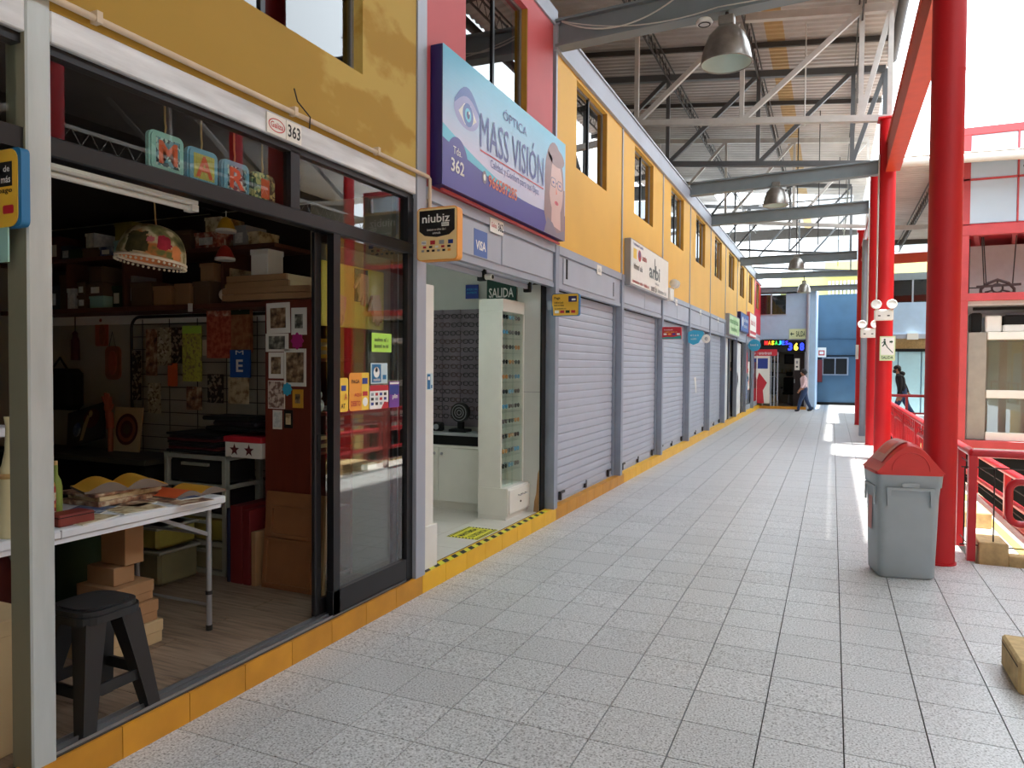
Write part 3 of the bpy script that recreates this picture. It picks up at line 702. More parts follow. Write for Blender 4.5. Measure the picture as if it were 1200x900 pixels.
# yellow display board with three moulded hands
flat('board_yellow', (226, 196, 84), .7); M('skin_wax', (226, 170, 130), .55, var=.08); flat('board_dark', (40, 62, 52), .8)
t = thing('display_board', 'yellow board carrying three moulded hands, inside the glass pane', 'board', (-2.78, 3.8, 1.83))
obj('board', MB().cbox(-2.79, 3.47, 1.83, -2.775, 4.12, 2.22, 'board_yellow', .004), t)
obj('dark_slot', MB().box(-2.776, 3.79, 2.0, -2.772, 3.93, 2.21, 'board_dark'), t)
def waxhand(y, z, a, s):
    b = MB(); f0 = Fr((-2.765, y, z), (0, math.cos(a), math.sin(a)), (0, -math.sin(a), math.cos(a)))
    b.prism(f0, [(-.035 * s, -.06 * s), (.035 * s, -.06 * s), (.045 * s, 0), (.042 * s, .05 * s), (-.042 * s, .05 * s), (-.045 * s, 0)], .022, 'skin_wax', -.004)
    for i, (x, L) in enumerate(((-.033, .07), (-.011, .085), (.011, .08), (.033, .06))):
        b.tube([f0.p(x * s, .04 * s, .006), f0.p(x * 1.15 * s, (.04 + L * .5) * s, .016), f0.p(x * 1.2 * s, (.04 + L) * s, .008)], [.011 * s, .010 * s, .007 * s], 'skin_wax', 7)
    b.tube([f0.p(.04 * s, -.03 * s, .006), f0.p(.07 * s, .0, .014), f0.p(.085 * s, .03 * s, .01)], [.013 * s, .011 * s, .008 * s], 'skin_wax', 7)
    return b
for y, z, a, s in ((3.62, 1.96, 2.9, 1.05), (3.86, 2.11, 3.1, 1.1), (4.0, 1.99, 3.3, 1.1)): obj('wax_hand', waxhand(y, z, a, s), t)

# hanging lampshade
t = thing('hanging_lampshade', 'floral fabric lampshade with white pompom fringe hanging in shop doorway', 'lampshade', (-3.36, 2.78, 2.15))
c = Vector((0, 0, 0)); W[t.name] = Vector((0, 0, 0))
ramp_mat('floral_fabric', [(.28, (62, 66, 40)), (.42, (130, 124, 76)), (.5, (206, 194, 158)), (.56, (196, 182, 140)), (.62, (196, 120, 64)), (.7, (104, 112, 60))], scale=9, detail=3, rough=.8)
M('rose_red', (176, 40, 66), .8, var=.45, scale=24); M('rose_pink', (214, 120, 130), .8, var=.3, scale=20); M('peach', (222, 140, 84), .8, var=.2, scale=12); M('cream', (228, 216, 194), .85); M('leaf_dark', (74, 70, 38), .8, var=.5, scale=26)
vs, fs = [], []; NN, KK = 132, 44
b = MB(); P = []
for i in range(KK + 1):
    a = math.pi / 2 * i / KK * .98; r = .172 * math.cos(a * .97) ** .75; z = .19 * math.sin(a)
    P.append([c + Vector((r * math.cos(2 * math.pi * j / NN), r * math.sin(2 * math.pi * j / NN), z)) for j in range(NN)])
flowers = [(Vector((.42, -1.06, .5)), .42, 'leaf_dark'), (Vector((.99, -.37, .55)), .25, 'rose_red'), (Vector((.72, -.72, .62)), .12, 'rose_pink'), (Vector((1.3, .1, .35)), .24, 'peach'), (Vector((-.9, .3, .4)), .3, 'rose_red'), (Vector((-.3, .9, .4)), .3, 'peach'), (Vector((0, 0, 1)), .2, 'rose_pink')]
for i in range(KK):
    for j in range(NN):
        q = [P[i][j], P[i][(j + 1) % NN], P[i + 1][(j + 1) % NN], P[i + 1][j]]
        d = (sum(q, Vector()) / 4 - c).normalized(); m = 'floral_fabric'
        for cc, rr, mm in flowers:
            ang = d.angle(cc.normalized()); wob = rr * (.85 + .15 * math.sin(5 * math.atan2((d - cc).z, (d - cc).x)))
            if ang < wob: m = mm
        b.add(q, [(0, 1, 2, 3)], m, True)
obj('shade', b, t)
obj('lining', MB().lathe([(.166, .004), (.155, .09), (.1, .16), (.02, .182)], c, 'peach', 32, caps=False), t)
obj('trim_band', MB().tube([c + Vector((.172 * math.cos(2 * math.pi * j / 40), .172 * math.sin(2 * math.pi * j / 40), 0)) for j in range(40)], .009, 'cream', 6, closed=True), t)
b = MB()
for j in range(40):
    a = 2 * math.pi * j / 40; b.sphere(c + Vector((.174 * math.cos(a), .174 * math.sin(a), -.018)), .0075, 'cream', 7, 5)
obj('pompom_fringe', b, t)
obj('hanging_cord', MB().cyl((0, 0, .18), (-.055, -.065, .6), .004, 'rope', 6), t); t.rotation_euler = Matrix.Rotation(R(-8), 3, Vector((.77, -.64, 0))).to_euler()
t = thing('strip_light', 'unlit white strip light fitting under the dark shop ceiling', 'light', (-2.95, 2.3, 2.38))
obj('housing', MB().cbox(-2.99, 1.5, 2.39, -2.92, 2.7, 2.44, 'plate_white', .008), t)
obj('tube', MB().cyl((-2.955, 1.52, 2.375), (-2.955, 2.68, 2.375), .013, 'plate_white', 10), t)
obj('end_cap', MB().box(-2.985, 2.66, 2.36, -2.925, 2.7, 2.392, 'plate_white'), t); obj('end_cap', MB().box(-2.985, 1.5, 2.36, -2.925, 1.54, 2.392, 'plate_white'), t)

# stool
M('black_plastic', (26, 27, 29), .42, var=.2); M('scuff', (120, 120, 122), .7)
def stool():
    cx, cy, z0 = -2.80, 2.03, .13
    t = thing('plastic_stool', 'black plastic stool with splayed legs just inside the shop door', 'stool', (cx, cy, z0))
    f = FZ(cx, cy, z0 + .455)
    obj('seat', MB().prism(f, rrect(-.135, -.135, .135, .135, .085), .02, 'black_plastic').prism(f, rrect(-.115, -.115, .115, .115, .08), .008, 'black_plastic', .02)
        .prism(f, rrect(-.142, -.142, .142, .142, .08), .03, 'black_plastic', -.03), t)
    for sx in (-1, 1):
        for sy in (-1, 1):
            T_ = Vector((cx + sx * .10, cy + sy * .10, z0 + .43)); B_ = Vector((cx + sx * .155, cy + sy * .155, z0))
            d = B_ - T_; b = MB(); vs = []
            for q, s in ((0, .072), (.5, .056), (1, .044)):
                p = T_ + d * q
                for ax, ay in ((0, 0), (-1, 0), (-1, -1), (0, -1)): vs.append(p + Vector((sx * (.022 + ax * s * 1.25), sy * (.022 + ay * s * 1.25), 0)))
            b.add(vs, [(i * 4 + j, i * 4 + (j + 1) % 4, i * 4 + 4 + (j + 1) % 4, i * 4 + 4 + j) for i in range(2) for j in range(4)] + [(0, 1, 2, 3), (8, 9, 10, 11)], 'black_plastic')
            obj('leg', b, t)
    for a, bb in (((-1, -1), (1, -1)), ((1, -1), (1, 1)), ((1, 1), (-1, 1)), ((-1, 1), (-1, -1))):
        k = .138; obj('stretcher', MB().bar((cx + a[0] * k, cy + a[1] * k, z0 + .16), (cx + bb[0] * k, cy + bb[1] * k, z0 + .16), .014, .045, 'black_plastic'), t)
        k = .118; p0, p1 = Vector((cx + a[0] * k, cy + a[1] * k, z0 + .385)), Vector((cx + bb[0] * k, cy + bb[1] * k, z0 + .385))
        n_ = 10; b = MB(); lo = []; hi = []
        for i in range(n_ + 1):
            q = p0.lerp(p1, i / n_); lo.append(q + Vector((0, 0, .012 + .035 * math.sin(math.pi * i / n_)))); hi.append(q + Vector((0, 0, .06)))
        b.add(lo + hi, [(i, i + 1, n_ + 2 + i, n_ + 1 + i) for i in range(n_)], 'black_plastic'); obj('apron', b, t)
stool()

# folding table
M('table_white', (216, 220, 226), .45, var=.04); M('table_leg', (150, 152, 156), .4, .4)
t = thing('folding_table', 'white folding table with grey tube legs, heaped with craft magazines', 'table', (-3.4, 2.1, .13))
obj('tabletop', MB().cbox(-3.76, 1.17, .83, -3.05, 3.0, .872, 'table_white', .008).box(-3.055, 2.06, .832, -3.0495, 2.066, .87, 'grey_print'), t)
obj('rim', MB().box(-3.75, 1.18, .81, -3.06, 1.2, .832, 'table_white').box(-3.75, 2.97, .81, -3.06, 2.99, .832, 'table_white').box(-3.08, 1.18, .81, -3.06, 2.99, .832, 'table_white').box(-3.75, 1.18, .81, -3.73, 2.99, .832, 'table_white'), t)
for y in (1.35, 2.94):
    for x in (-3.12, -3.68):
        g = obj('leg', MB().cyl((x, y, .15), (x, y, .82), .0145, 'table_leg', 12).cyl((x, y, .33), (x, y, .35), .019, 'black_plastic', 12), t)
        obj('foot_cap', MB().cyl((x, y, .131), (x, y, .16), .018, 'black_plastic', 12), t)
    for z in (.27, .66): obj('cross_bar', MB().cyl((-3.12, y, z), (-3.68, y, z), .009, 'table_leg', 8), t)
    for x in (-3.12, -3.68): obj('folding_brace', MB().bar((x, y, .66), (x, y - (.35 if y > 2 else -.35), .82), .012, .02, 'table_leg'), t)
# magazines and leaflets on the table
ramp_mat('print_brown', [(.35, (70, 40, 34)), (.5, (150, 110, 84)), (.65, (206, 190, 160))], scale=16, detail=4, rough=.6)
ramp_mat('print_cream', [(.35, (140, 110, 76)), (.5, (206, 188, 148)), (.7, (222, 210, 178))], scale=18, detail=4, rough=.6)
ramp_mat('print_blue', [(.35, (40, 60, 120)), (.5, (80, 96, 130)), (.7, (180, 186, 190))], scale=14, detail=4, rough=.6)
ramp_mat('print_red', [(.35, (120, 30, 36)), (.5, (170, 90, 70)), (.7, (220, 200, 180))], scale=18, detail=4, rough=.6)
flat('paper', (224, 222, 212), .8); flat('page_edge', (120, 108, 98), .8); flat('mag_yellow', (216, 160, 52), .6); flat('mag_orange', (216, 96, 50), .6)
def leaflet(x, y, a, w_, h_, m, label, dz=0, name='craft_leaflet'):
    c_, s_ = math.cos(a), math.sin(a); f = Fr((x, y, .8725 + dz), (c_, s_, 0), (-s_, c_, 0))
    t = obj(name, MB().prism(f, rc(-w_ / 2, -h_ / 2, w_ / 2, h_ / 2), .004, 'paper').poly(f, rc(-w_ / 2 + .004, -h_ / 2 + .004, w_ / 2 - .004, h_ / 2 - .004), m, .0046)); return tag(t, label, 'leaflet', 'leaflets spread on the white table')
leaflet(-3.14, 2.25, .2, .15, .22, 'print_cream', 'cream leaflet at the front edge of white table, nearest the post')
leaflet(-3.17, 2.52, -.15, .2, .22, 'print_cream', 'cream leaflet with red edge near table front, middle of the row')
leaflet(-3.35, 2.42, .5, .2, .26, 'print_blue', 'bluish leaflet lying behind the cream ones on the table')
leaflet(-3.30, 2.28, .9, .16, .22, 'print_red', 'small reddish leaflet beside the brown box on table')
leaflet(-3.32, 2.66, .3, .22, .3, 'print_brown', 'dark brown leaflet lying below the open magazines')
leaflet(-3.15, 2.78, 1.45, .2, .3, 'print_brown', 'long brown patterned sheet at the right end of white table', .001)
leaflet(-3.18, 2.83, 1.3, .12, .16, 'print_blue', 'small grey blue card on top of the long brown sheet', .0065)
def magazine(x, y, z, a, w_, h_, m1, m2, curl, label):
    """open magazine: two curled page blocks, each a part"""
    ca, sa = math.cos(a), math.sin(a); t = thing('open_magazine', label, 'magazine', (x, y, z))
    for sgn, m, nm in ((-1, m1, 'left_pages'), (1, m2, 'right_pages')):
        n_ = 10; top = []; b = MB()
        for i in range(n_ + 1):
            q = i / n_; u_ = sgn * w_ * q; zz = .012 + curl * math.sin(math.pi * min(1, q * 1.1)) * (1 - .3 * q)
            for v_ in (-h_ / 2, h_ / 2): top.append((x + ca * u_ - sa * v_, y + sa * u_ + ca * v_, z + zz))
        bot = [(p[0], p[1], z + .001) for p in top]; k = len(top)
        b.add(top, [(2 * i, 2 * i + 1, 2 * i + 3, 2 * i + 2) for i in range(n_)], m, True)
        b.add(top + bot, [(2 * i, 2 * i + 2, k + 2 * i + 2, k + 2 * i) for i in range(n_)] + [(2 * i + 1, k + 2 * i + 1, k + 2 * i + 3, 2 * i + 3) for i in range(n_)] + [(2 * n_, 2 * n_ + 1, k + 2 * n_ + 1, k + 2 * n_)], 'page_edge')
        obj(nm, b, t)
t = obj('magazine_stack', MB().cbox(-3.62, 2.45, .873, -3.34, 2.86, .90, 'print_brown', .003).cbox(-3.60, 2.47, .90, -3.36, 2.84, .925, 'print_cream', .003).cbox(-3.63, 2.44, .925, -3.35, 2.85, .94, 'print_brown', .003)); tag(t, 'low pile of closed brown magazines under the open yellow one', 'magazine')
magazine(-3.46, 2.66, .94, 1.2, .2, .27, 'mag_yellow', 'mag_yellow', .045, 'open magazine with curled yellow pages on top of the pile')
magazine(-3.28, 2.93, .8745, 1.5, .17, .25, 'mag_orange', 'mag_yellow', .03, 'open magazine with orange and yellow pages near the table end')
M('brick_box', (120, 44, 34), .6, var=.15); t = tag(obj('trinket_box', MB().cbox(-3.20, 2.08, .873, -3.09, 2.25, .925, 'brick_box', .006).box(-3.202, 2.078, .912, -3.088, 2.252, .915, 'dark_gap')), 'small reddish brown trinket box on the table beside the post', 'box')
ramp_mat('bottle_dots', [(0, (150, 40, 44)), (.4, (196, 150, 60)), (.7, (190, 190, 176))], scale=60, kind='voronoi', rough=.3); flat('bottle_green', (120, 140, 60), .3); flat('cork', (196, 164, 110), .8)
def bottle(x, y, z, m, label, h=.3, k=.66):
    t = thing('painted_bottle', label, 'bottle', (x, y, z))
    obj('body', MB().lathe([(.04 * k, 0), (.042 * k, .02), (.042 * k, h * .55), (.034 * k, h * .66), (.015 * k, h * .76), (.014 * k, h * .92), (.016 * k, h * .93)], (x, y, z), m, 20), t)
    obj('stopper', MB().cyl((x, y, z + h * .93), (x, y, z + h), .009, 'cork', 12), t)
bottle(-3.29, 2.20, .873, 'bottle_green', 'olive green painted bottle with cork beside the post', .27)
bottle(-3.24, 2.135, .873, 'bottle_dots', 'red dotted bottle half hidden by the silver post', .27)
flat('vase_cream', (214, 204, 160), .6)
t = thing('cream_vase', 'tall cream vase with a waisted neck left of the silver post', 'vase', (-3.12, 1.90, .873))
obj('body', MB().lathe([(.05, 0), (.055, .02), (.05, .2), (.05, .26), (.035, .3), (.024, .36), (.02, .46), (.026, .5)], (-3.12, 1.90, .873), 'vase_cream', 20), t)
obj('knotted_band', MB().tube([(-3.12 + .05 * math.cos(a), 1.90 + .05 * math.sin(a), 1.13) for a in [2 * math.pi * i / 20 for i in range(20)]], .012, 'rope', 6, closed=True), t)

# cardboard boxes under the table
M('kraft', (158, 120, 84), .85, var=.08); M('kraft_dark', (92, 70, 52), .85, var=.1); M('kraft_light', (188, 164, 124), .85, var=.06)
def carton(x0, y0, x1, y1, z0, z1, label, m='kraft', lid=.06, group='cardboard craft boxes under the table', rot=0):
    cx, cy = (x0 + x1) / 2, (y0 + y1) / 2; t = thing('craft_box', label, 'box', (cx, cy, z0), group)
    obj('body', MB().cbox(x0, y0, z0, x1, y1, z1 - .002, m, .003), t)
    if lid: obj('lid', MB().cbox(x0 - .004, y0 - .004, z1 - lid, x1 + .004, y1 + .004, z1, m, .003), t)
    t.rotation_euler.z = rot; return t
carton(-3.58, 2.36, -3.22, 2.72, .131, .25, 'pale kraft box, bottom of the stack behind the stool', 'kraft_light')
carton(-3.52, 2.45, -3.23, 2.70, .252, .36, 'second kraft box from the floor in the stack behind the stool', 'kraft')
carton(-3.53, 2.47, -3.25, 2.69, .362, .465, 'flat lidded kraft box in the middle of the stack under the table', 'kraft')
carton(-3.50, 2.50, -3.30, 2.62, .467, .56, 'small kraft box second from the top of the stack', 'kraft', 0)
carton(-3.46, 2.55, -3.28, 2.66, .562, .755, 'tall kraft box topmost of the stack under the table', 'kraft', 0)
carton(-3.07, 1.44, -2.79, 1.80, .131, .64, 'large kraft carton with scribbles left of the silver post', 'kraft_light')
M('dark_green', (22, 54, 30), .7); M('maroon', (84, 22, 28), .7); M('bin_murky', (130, 128, 100), .4, var=.3, scale=4); M('murk_yellow', (140, 130, 60), .5, var=.3)
tag(obj('storage_sack', MB().lathe([(.16, 0), (.19, .1), (.18, .4), (.12, .52), (.05, .55)], (-3.95, 2.75, .131), 'dark_green', 16)), 'dark green sack behind the stacked kraft boxes', 'sack')
tag(obj('storage_sack', MB().lathe([(.15, 0), (.18, .1), (.17, .45), (.1, .6), (.05, .62)], (-3.75, 2.1, .131), 'maroon', 16)), 'maroon sack in the shade under the table', 'sack')

# back of the shop: the partition wall with its shelf, mesh panel and wares
M('shelf_wood', (92, 50, 36), .6, var=.15, stretch=(2, 12, 12)); M('cabinet_wood', (104, 40, 26), .5, var=.15, scale=4, stretch=(4, 4, .6))
t = thing('wall_shelf', 'long dark brown wall shelf carrying craft boxes', 'shelf', (-4.6, 4.0, 1.97))
obj('board', MB().cbox(-6.4, 3.82, 1.99, -3.05, 4.19, 2.025, 'shelf_wood', .003), t); obj('board', MB().cbox(-6.4, 3.82, 2.39, -3.45, 4.19, 2.42, 'shelf_wood', .003), t)
for x in (-5.6, -4.95, -3.95): obj('divider', MB().box(x, 3.84, 2.025, x + .02, 4.19, 2.39, 'shelf_wood'), t)
obj('edge_strip', MB().box(-6.4, 4.15, 1.92, -3.5, 4.19, 1.99, 'plate_white'), t)
ramp_mat('label_white', [(.4, (190, 196, 196)), (.6, (220, 222, 220))], scale=30, rough=.5)
def ware(x0, x1, z0, h, m, label, y0=3.84, d=.22, lab=None, name='storage_box', cat='box', group='small boxes on the dark wall shelf'):
    t = thing(name, label, cat, ((x0 + x1) / 2, y0 + d / 2, z0), group)
    obj('body', MB().cbox(x0, y0, z0, x1, y0 + d, z0 + h, m, .004), t)
    obj('lid', MB().box(x0 - .003, y0 - .003, z0 + h * .8, x1 + .003, y0 + d, z0 + h + .002, m), t)
    if lab: obj('label_print', MB().poly(FY(x0, y0 - .003, z0), rc((x1 - x0) * .2, h * .2, (x1 - x0) * .8, h * .68), lab, .001), t)
z = 2.026
ware(-5.58, -5.5, z, .16, 'label_white', 'pale slim box, lowest shelf, leftmost beside the post')
ware(-5.46, -5.36, z, .1, 'kraft_dark', 'lower kraft box under the white labelled box, left of shelf', lab='label_white')
ware(-5.46, -5.37, z + .104, .1, 'kraft_dark', 'small brown box stacked second, left part of lower shelf', lab='label_white')
ware(-5.32, -5.16, z, .09, 'canvas_teal', 'flat teal box at the left end of the lower shelf')
ware(-5.33, -5.17, z + .094, .1, 'kraft_dark', 'brown box on top of the flat teal box', lab='paper')
ware(-5.33, -5.18, z + .2, .12, 'kraft_dark', 'brown box with pale lid near the top, left of lower shelf')
ware(-4.86, -4.64, z, .18, 'kraft_dark', 'dark kraft box under the lampshade, left one'); ware(-4.62, -4.44, z, .14, 'kraft', 'kraft box under the lampshade, right one')
ware(-4.40, -4.25, z, .15, 'kraft', 'mid brown kraft box left of the shelf divider'); ware(-4.22, -4.06, z, .16, 'kraft_dark', 'kraft box just left of the white bracket')
ware(-4.15, -4.02, z + .165, .12, 'kraft', 'small kraft box stacked on another beside the divider')
ware(-3.93, -3.83, z, .13, 'kraft_dark', 'small brown box left of the stacked wooden frames')
z = 2.421
ware(-5.55, -5.42, z, .07, 'dark_green', 'dark green box on upper shelf beside the post'); ware(-5.40, -5.22, z, .07, 'kraft_dark', 'brown box on upper shelf beside the dark green one')
ware(-5.2, -5.06, z, .07, 'print_blue', 'bright bluish printed box on the upper shelf', lab='paper'); ware(-5.04, -4.82, z, .11, 'canvas_teal', 'pale teal box on upper shelf above the lampshade')
ware(-5.03, -4.84, z + .113, .13, 'murk_yellow', 'yellowish striped box on top of the pale teal one'); ware(-4.5, -4.24, z, .14, 'kraft_dark', 'wide brown box on upper shelf right of lampshade')
ware(-4.2, -3.98, z, .11, 'print_red', 'reddish box with pale label on the upper shelf', lab='label_white'); ware(-4.1, -3.95, z + .112, .1, 'print_cream', 'small heart printed cream box above the reddish one')
ware(-5.36, -5.26, z + .075, .11, 'label_white', 'white labelled little box high on the upper shelf')
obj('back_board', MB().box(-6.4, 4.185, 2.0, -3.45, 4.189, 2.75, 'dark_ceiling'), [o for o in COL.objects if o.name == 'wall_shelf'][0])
PL = ['slate', 'brown', 'olive', 'grey', 'cream', 'purple']; PM = ['picture_dark2', 'kraft_dark', 'dark_green', 'grey_print', 'print_cream', 'maroon']
flat('picture_dark2', (52, 58, 70), .6)
for i, (x, zz, wd, hh) in enumerate(((-5.9, 2.026, .12, .2), (-5.76, 2.026, .1, .28), (-5.14, 2.026, .1, .17), (-5.02, 2.026, .12, .24), (-3.98, 2.026, .06, .25), (-5.9, 2.421, .14, .2), (-5.74, 2.421, .12, .12), (-4.8, 2.421, .1, .16), (-4.68, 2.421, .14, .1), (-3.9, 2.421, .12, .15), (-3.76, 2.421, .1, .1))):
    ware(x, x + wd, zz, hh, PM[i % 6], '%s craft box, %s on the %s dark shelf' % (PL[i % 6], ['far left', 'left', 'inner left', 'left of middle', 'right of the divider', 'far left', 'left', 'left of middle', 'middle', 'right', 'far right'][i], 'lower' if zz < 2.1 else 'upper'), y0=3.9, d=.2, lab=['label_white', None, 'paper'][i % 3])
# wooden canvas frames, white box, bells
for i, (x1, y1, lab) in enumerate(((-3.06, 3.72, 'lowest pale wooden box frame of four stacked on shelf end'), (-3.06, 3.72, 'second pale wooden box frame from below on shelf end'), (-3.22, 3.74, 'third pale wooden box frame, shorter, on shelf end'), (-3.22, 3.74, 'topmost pale wooden box frame of the stack on shelf end'))):
    z0 = 2.026 + .043 * i; t = thing('canvas_stretcher', lab, 'frame', (-3.45, 3.9, z0), 'wooden box frames on the shelf end')
    x0 = -3.82 if i < 2 else -3.80
    obj('front_rail', MB().cbox(x0, y1, z0, x1 - .02 * i, y1 + .018, z0 + .04, 'kraft', .002), t); obj('side_rail', MB().cbox(x1 - .02 * i - .018, y1 + .018, z0, x1 - .02 * i, 4.12, z0 + .04, 'kraft_light', .002), t)
    obj('side_rail', MB().cbox(x0, y1 + .018, z0, x0 + .018, 4.12, z0 + .04, 'kraft', .002), t); obj('top_panel', MB().box(x0 + .002, y1 + .004, z0 + .036, x1 - .02 * i - .002, 4.12, z0 + .0405, 'kraft_light'), t)
ware(-3.62, -3.47, 2.2, .17, 'plate_white', 'plain white box standing on the wooden frames', y0=3.78, d=.15)
M('ornament_yellow', (196, 150, 40), .5); M('ornament_red', (170, 44, 36), .5)
for x, z0, m, lab in ((-3.76, 2.49, 'ornament_yellow', 'yellow bell shaped fabric ornament hanging high beside the door'), (-3.77, 2.30, 'ornament_red', 'red bell shaped fabric ornament hanging below the yellow one')):
    t = thing('bell_ornament', lab, 'ornament', (x, 3.7, z0))
    obj('bell', MB().lathe([(.065, 0), (.06, .02), (.045, .06), (.03, .085), (.008, .1)], (x, 3.7, z0), m, 16), t); obj('hem', MB().lathe([(.066, -.004), (.067, .014), (.06, .016)], (x, 3.7, z0), 'plate_white', 16), t)
    obj('string', MB().cyl((x, 3.7, z0 + .1), (x, 3.7, z0 + .14), .003, 'plate_white', 5), t)
tag(obj('cream_pumpkin', MB().sphere((-3.84, 3.78, 2.075), .05, 'cream', 14, 8, (1, 1, .9)).cyl((-3.84, 3.78, 2.12), (-3.835, 3.775, 2.145), .008, 'rope', 6)), 'small cream fabric gourd left of the wooden frames', 'ornament')
tag(obj('price_tag', MB().box(-4.24, 3.812, 1.97, -4.2, 3.818, 2.03, 'plate_white')), 'little white tag on the shelf edge', 'tag')

# wire mesh panel with hanging wares
t = thing('wire_display', 'black wire display panel on the shop partition wall', 'panel', (-4.5, 4.14, .8))
f = FY(-5.22, 4.13, .75)
obj('frame', MB().tube([f.p(x, y) for x, y in rrect(0, 0, 1.5, 1.22, .09)], .012, 'cable', 6, closed=True), t)
obj('backing', MB().box(-5.2, 4.17, .77, -3.74, 4.188, 1.95, 'dull_wall'), t)
for i in range(12): obj('wire', MB().cyl(f.p(.01, .1 * i + .06), f.p(1.49, .1 * i + .06), .0035, 'cable', 5), t)
for i in range(5): obj('wire', MB().cyl(f.p(.3 * i + .12, .02, -.005), f.p(.3 * i + .12, 1.2, -.005), .0035, 'cable', 5), t)
ramp_mat('card_beads', [(0, (176, 168, 140)), (.55, (120, 104, 84)), (.8, (206, 200, 184))], scale=60, kind='voronoi')
ramp_mat('card_dark', [(0, (40, 34, 32)), (.5, (150, 140, 124)), (.8, (70, 56, 50))], scale=50, kind='voronoi')
ramp_mat('card_yellow', [(0, (196, 200, 90)), (.5, (176, 178, 84)), (.8, (150, 140, 90))], scale=60, kind='voronoi')
ramp_mat('bag_red', [(.4, (150, 52, 36)), (.6, (190, 100, 76))], scale=26); ramp_mat('bag_brown', [(.4, (130, 76, 46)), (.6, (160, 110, 74))], scale=20)
def hung(x0, x1, z0, z1, m, label, y=4.10, name='hanging_card', cat='card', th=.006, group='blister cards on the wire panel', head=None):
    t = thing(name, label, cat, ((x0 + x1) / 2, y, z0), group); f = FY(x0, y, z0)
    obj('card', MB().prism(f, rrect(0, 0, x1 - x0, z1 - z0, .006), th, m, -th), t)
    obj('hook', MB().cyl(f.p((x1 - x0) / 2, z1 - z0 - .012, -.03), f.p((x1 - x0) / 2, z1 - z0 - .012, .012), .003, 'aluminium', 5), t)
    if head: obj('header', MB().poly(f, rc(0, (z1 - z0) * .86, x1 - x0, z1 - z0), head, .0015), t)
hung(-4.62, -4.42, 1.46, 1.89, 'card_yellow', 'long yellowish green card of trinkets on the wire panel', head='note_green')
hung(-4.89, -4.74, 1.58, 1.88, 'card_beads', 'pale bead card left of the yellowish card'); hung(-4.74, -4.62, 1.6, 1.88, 'card_dark', 'card of dark buttons beside the yellowish card')
hung(-5.02, -4.9, 1.5, 1.87, 'print_brown', 'brownish trinket card left of the bead card'); hung(-4.78, -4.68, 1.42, 1.6, 'mag_orange', 'orange tag card low on the wire panel')
hung(-5.18, -5.08, 1.3, 1.7, 'card_dark', 'dark card at the left edge of the wire panel'); hung(-4.41, -4.30, 1.66, 1.78, 'cream', 'tilted cream paper bag right of the yellowish card')
hung(-4.28, -4.04, 1.64, 2.0, 'bag_red', 'red printed packet under the shelf, left of the brown one', 4.02, 'craft_packet', 'packet', .03, 'packets hung under the shelf', 'print_red')
hung(-4.02, -3.84, 1.68, 2.0, 'bag_brown', 'brown packet with green header under the shelf', 4.0, 'craft_packet', 'packet', .03, 'packets hung under the shelf', 'dark_green')
hung(-4.58, -4.42, 1.24, 1.42, 'print_brown', 'brown trinket card under the long yellowish card'); hung(-5.0, -4.86, 1.2, 1.44, 'card_beads', 'pale bead card low on the wire display, left'); hung(-4.36, -4.2, 1.3, 1.52, 'card_dark', 'dark figures card low on the panel, left of two'); hung(-4.15, -3.95, 1.3, 1.5, 'print_cream', 'pinkish cream card low on the panel, right of two')
flat('letter_blue', (28, 84, 160), .6)
t = thing('letter_sign', 'small blue sign with a white letter E by the cabinet', 'sign', (-3.92, 3.98, 1.52)); f = FY(-4.01, 3.98, 1.5)
obj('panel', MB().prism(f, rc(0, 0, .19, .2), .01, 'letter_blue', -.01), t); obj('lettering', MB().text(f, 'E', .06, .04, .065, .09, 'plate_white', .002, .02).text(f, 'M', .055, .165, .075, .03, 'plate_white', .002, .0), t)
# wares on the pale wall left of the panel
M('wood_warm', (150, 84, 56), .6, var=.25, scale=12); M('terracotta', (176, 92, 70), .7)
t = thing('wall_plaque', 'tall salmon wall plaque with a dark figure on pale wall', 'plaque', (-5.62, 4.17, 1.74)); f = FY(-5.71, 4.17, 1.74)
obj('plaque', MB().prism(f, rrect(0, 0, .15, .27, .02), .012, 'terracotta', -.012), t); obj('figure', MB().prism(f, ell(.095, .1, .035, .09, 14) , .01, 'wood_warm', .0).sphere(f.p(.095, .215, .006), .022, 'wood_warm', 8, 6), t)
t = thing('wall_plaque', 'brown carved wooden plaque hung by a string on the pale wall', 'plaque', (-5.5, 4.17, 1.46)); f = FY(-5.59, 4.17, 1.46)
obj('plaque', MB().prism(f, rrect(0, 0, .18, .28, .05), .015, 'wood_warm', -.015), t); obj('relief', MB().prism(f, ell(.1, .14, .045, .1, 16), .012, 'terracotta'), t); obj('string', MB().tube([f.p(.05, .27), f.p(.09, .4), f.p(.13, .27)], .003, 'cable', 5), t)
t = thing('tassel', 'dark red tassel hanging on the pale shop wall', 'tassel', (-5.92, 4.15, 1.64)); obj('skirt', MB().lathe([(.035, 0), (.032, .17), (.02, .2), (.022, .23), (.006, .25)], (-5.92, 4.14, 1.62), 'maroon', 12), t); obj('cord', MB().cyl((-5.92, 4.14, 1.86), (-5.92, 4.14, 2.02), .004, 'cable', 5), t)
t = thing('hand_bag', 'dark bag hanging on pale wall just right of the post', 'bag', (-5.95, 4.05, 1.2)); obj('body', MB().cbox(-6.16, 3.98, 1.2, -5.78, 4.14, 1.55, 'dark_gap', .04), t); obj('strap', MB().tube([(-6.08, 4.05, 1.55), (-6.0, 4.06, 1.64), (-5.9, 4.05, 1.55)], .01, 'dark_gap', 6), t)
flat('counter_dark', (64, 64, 58), .6)
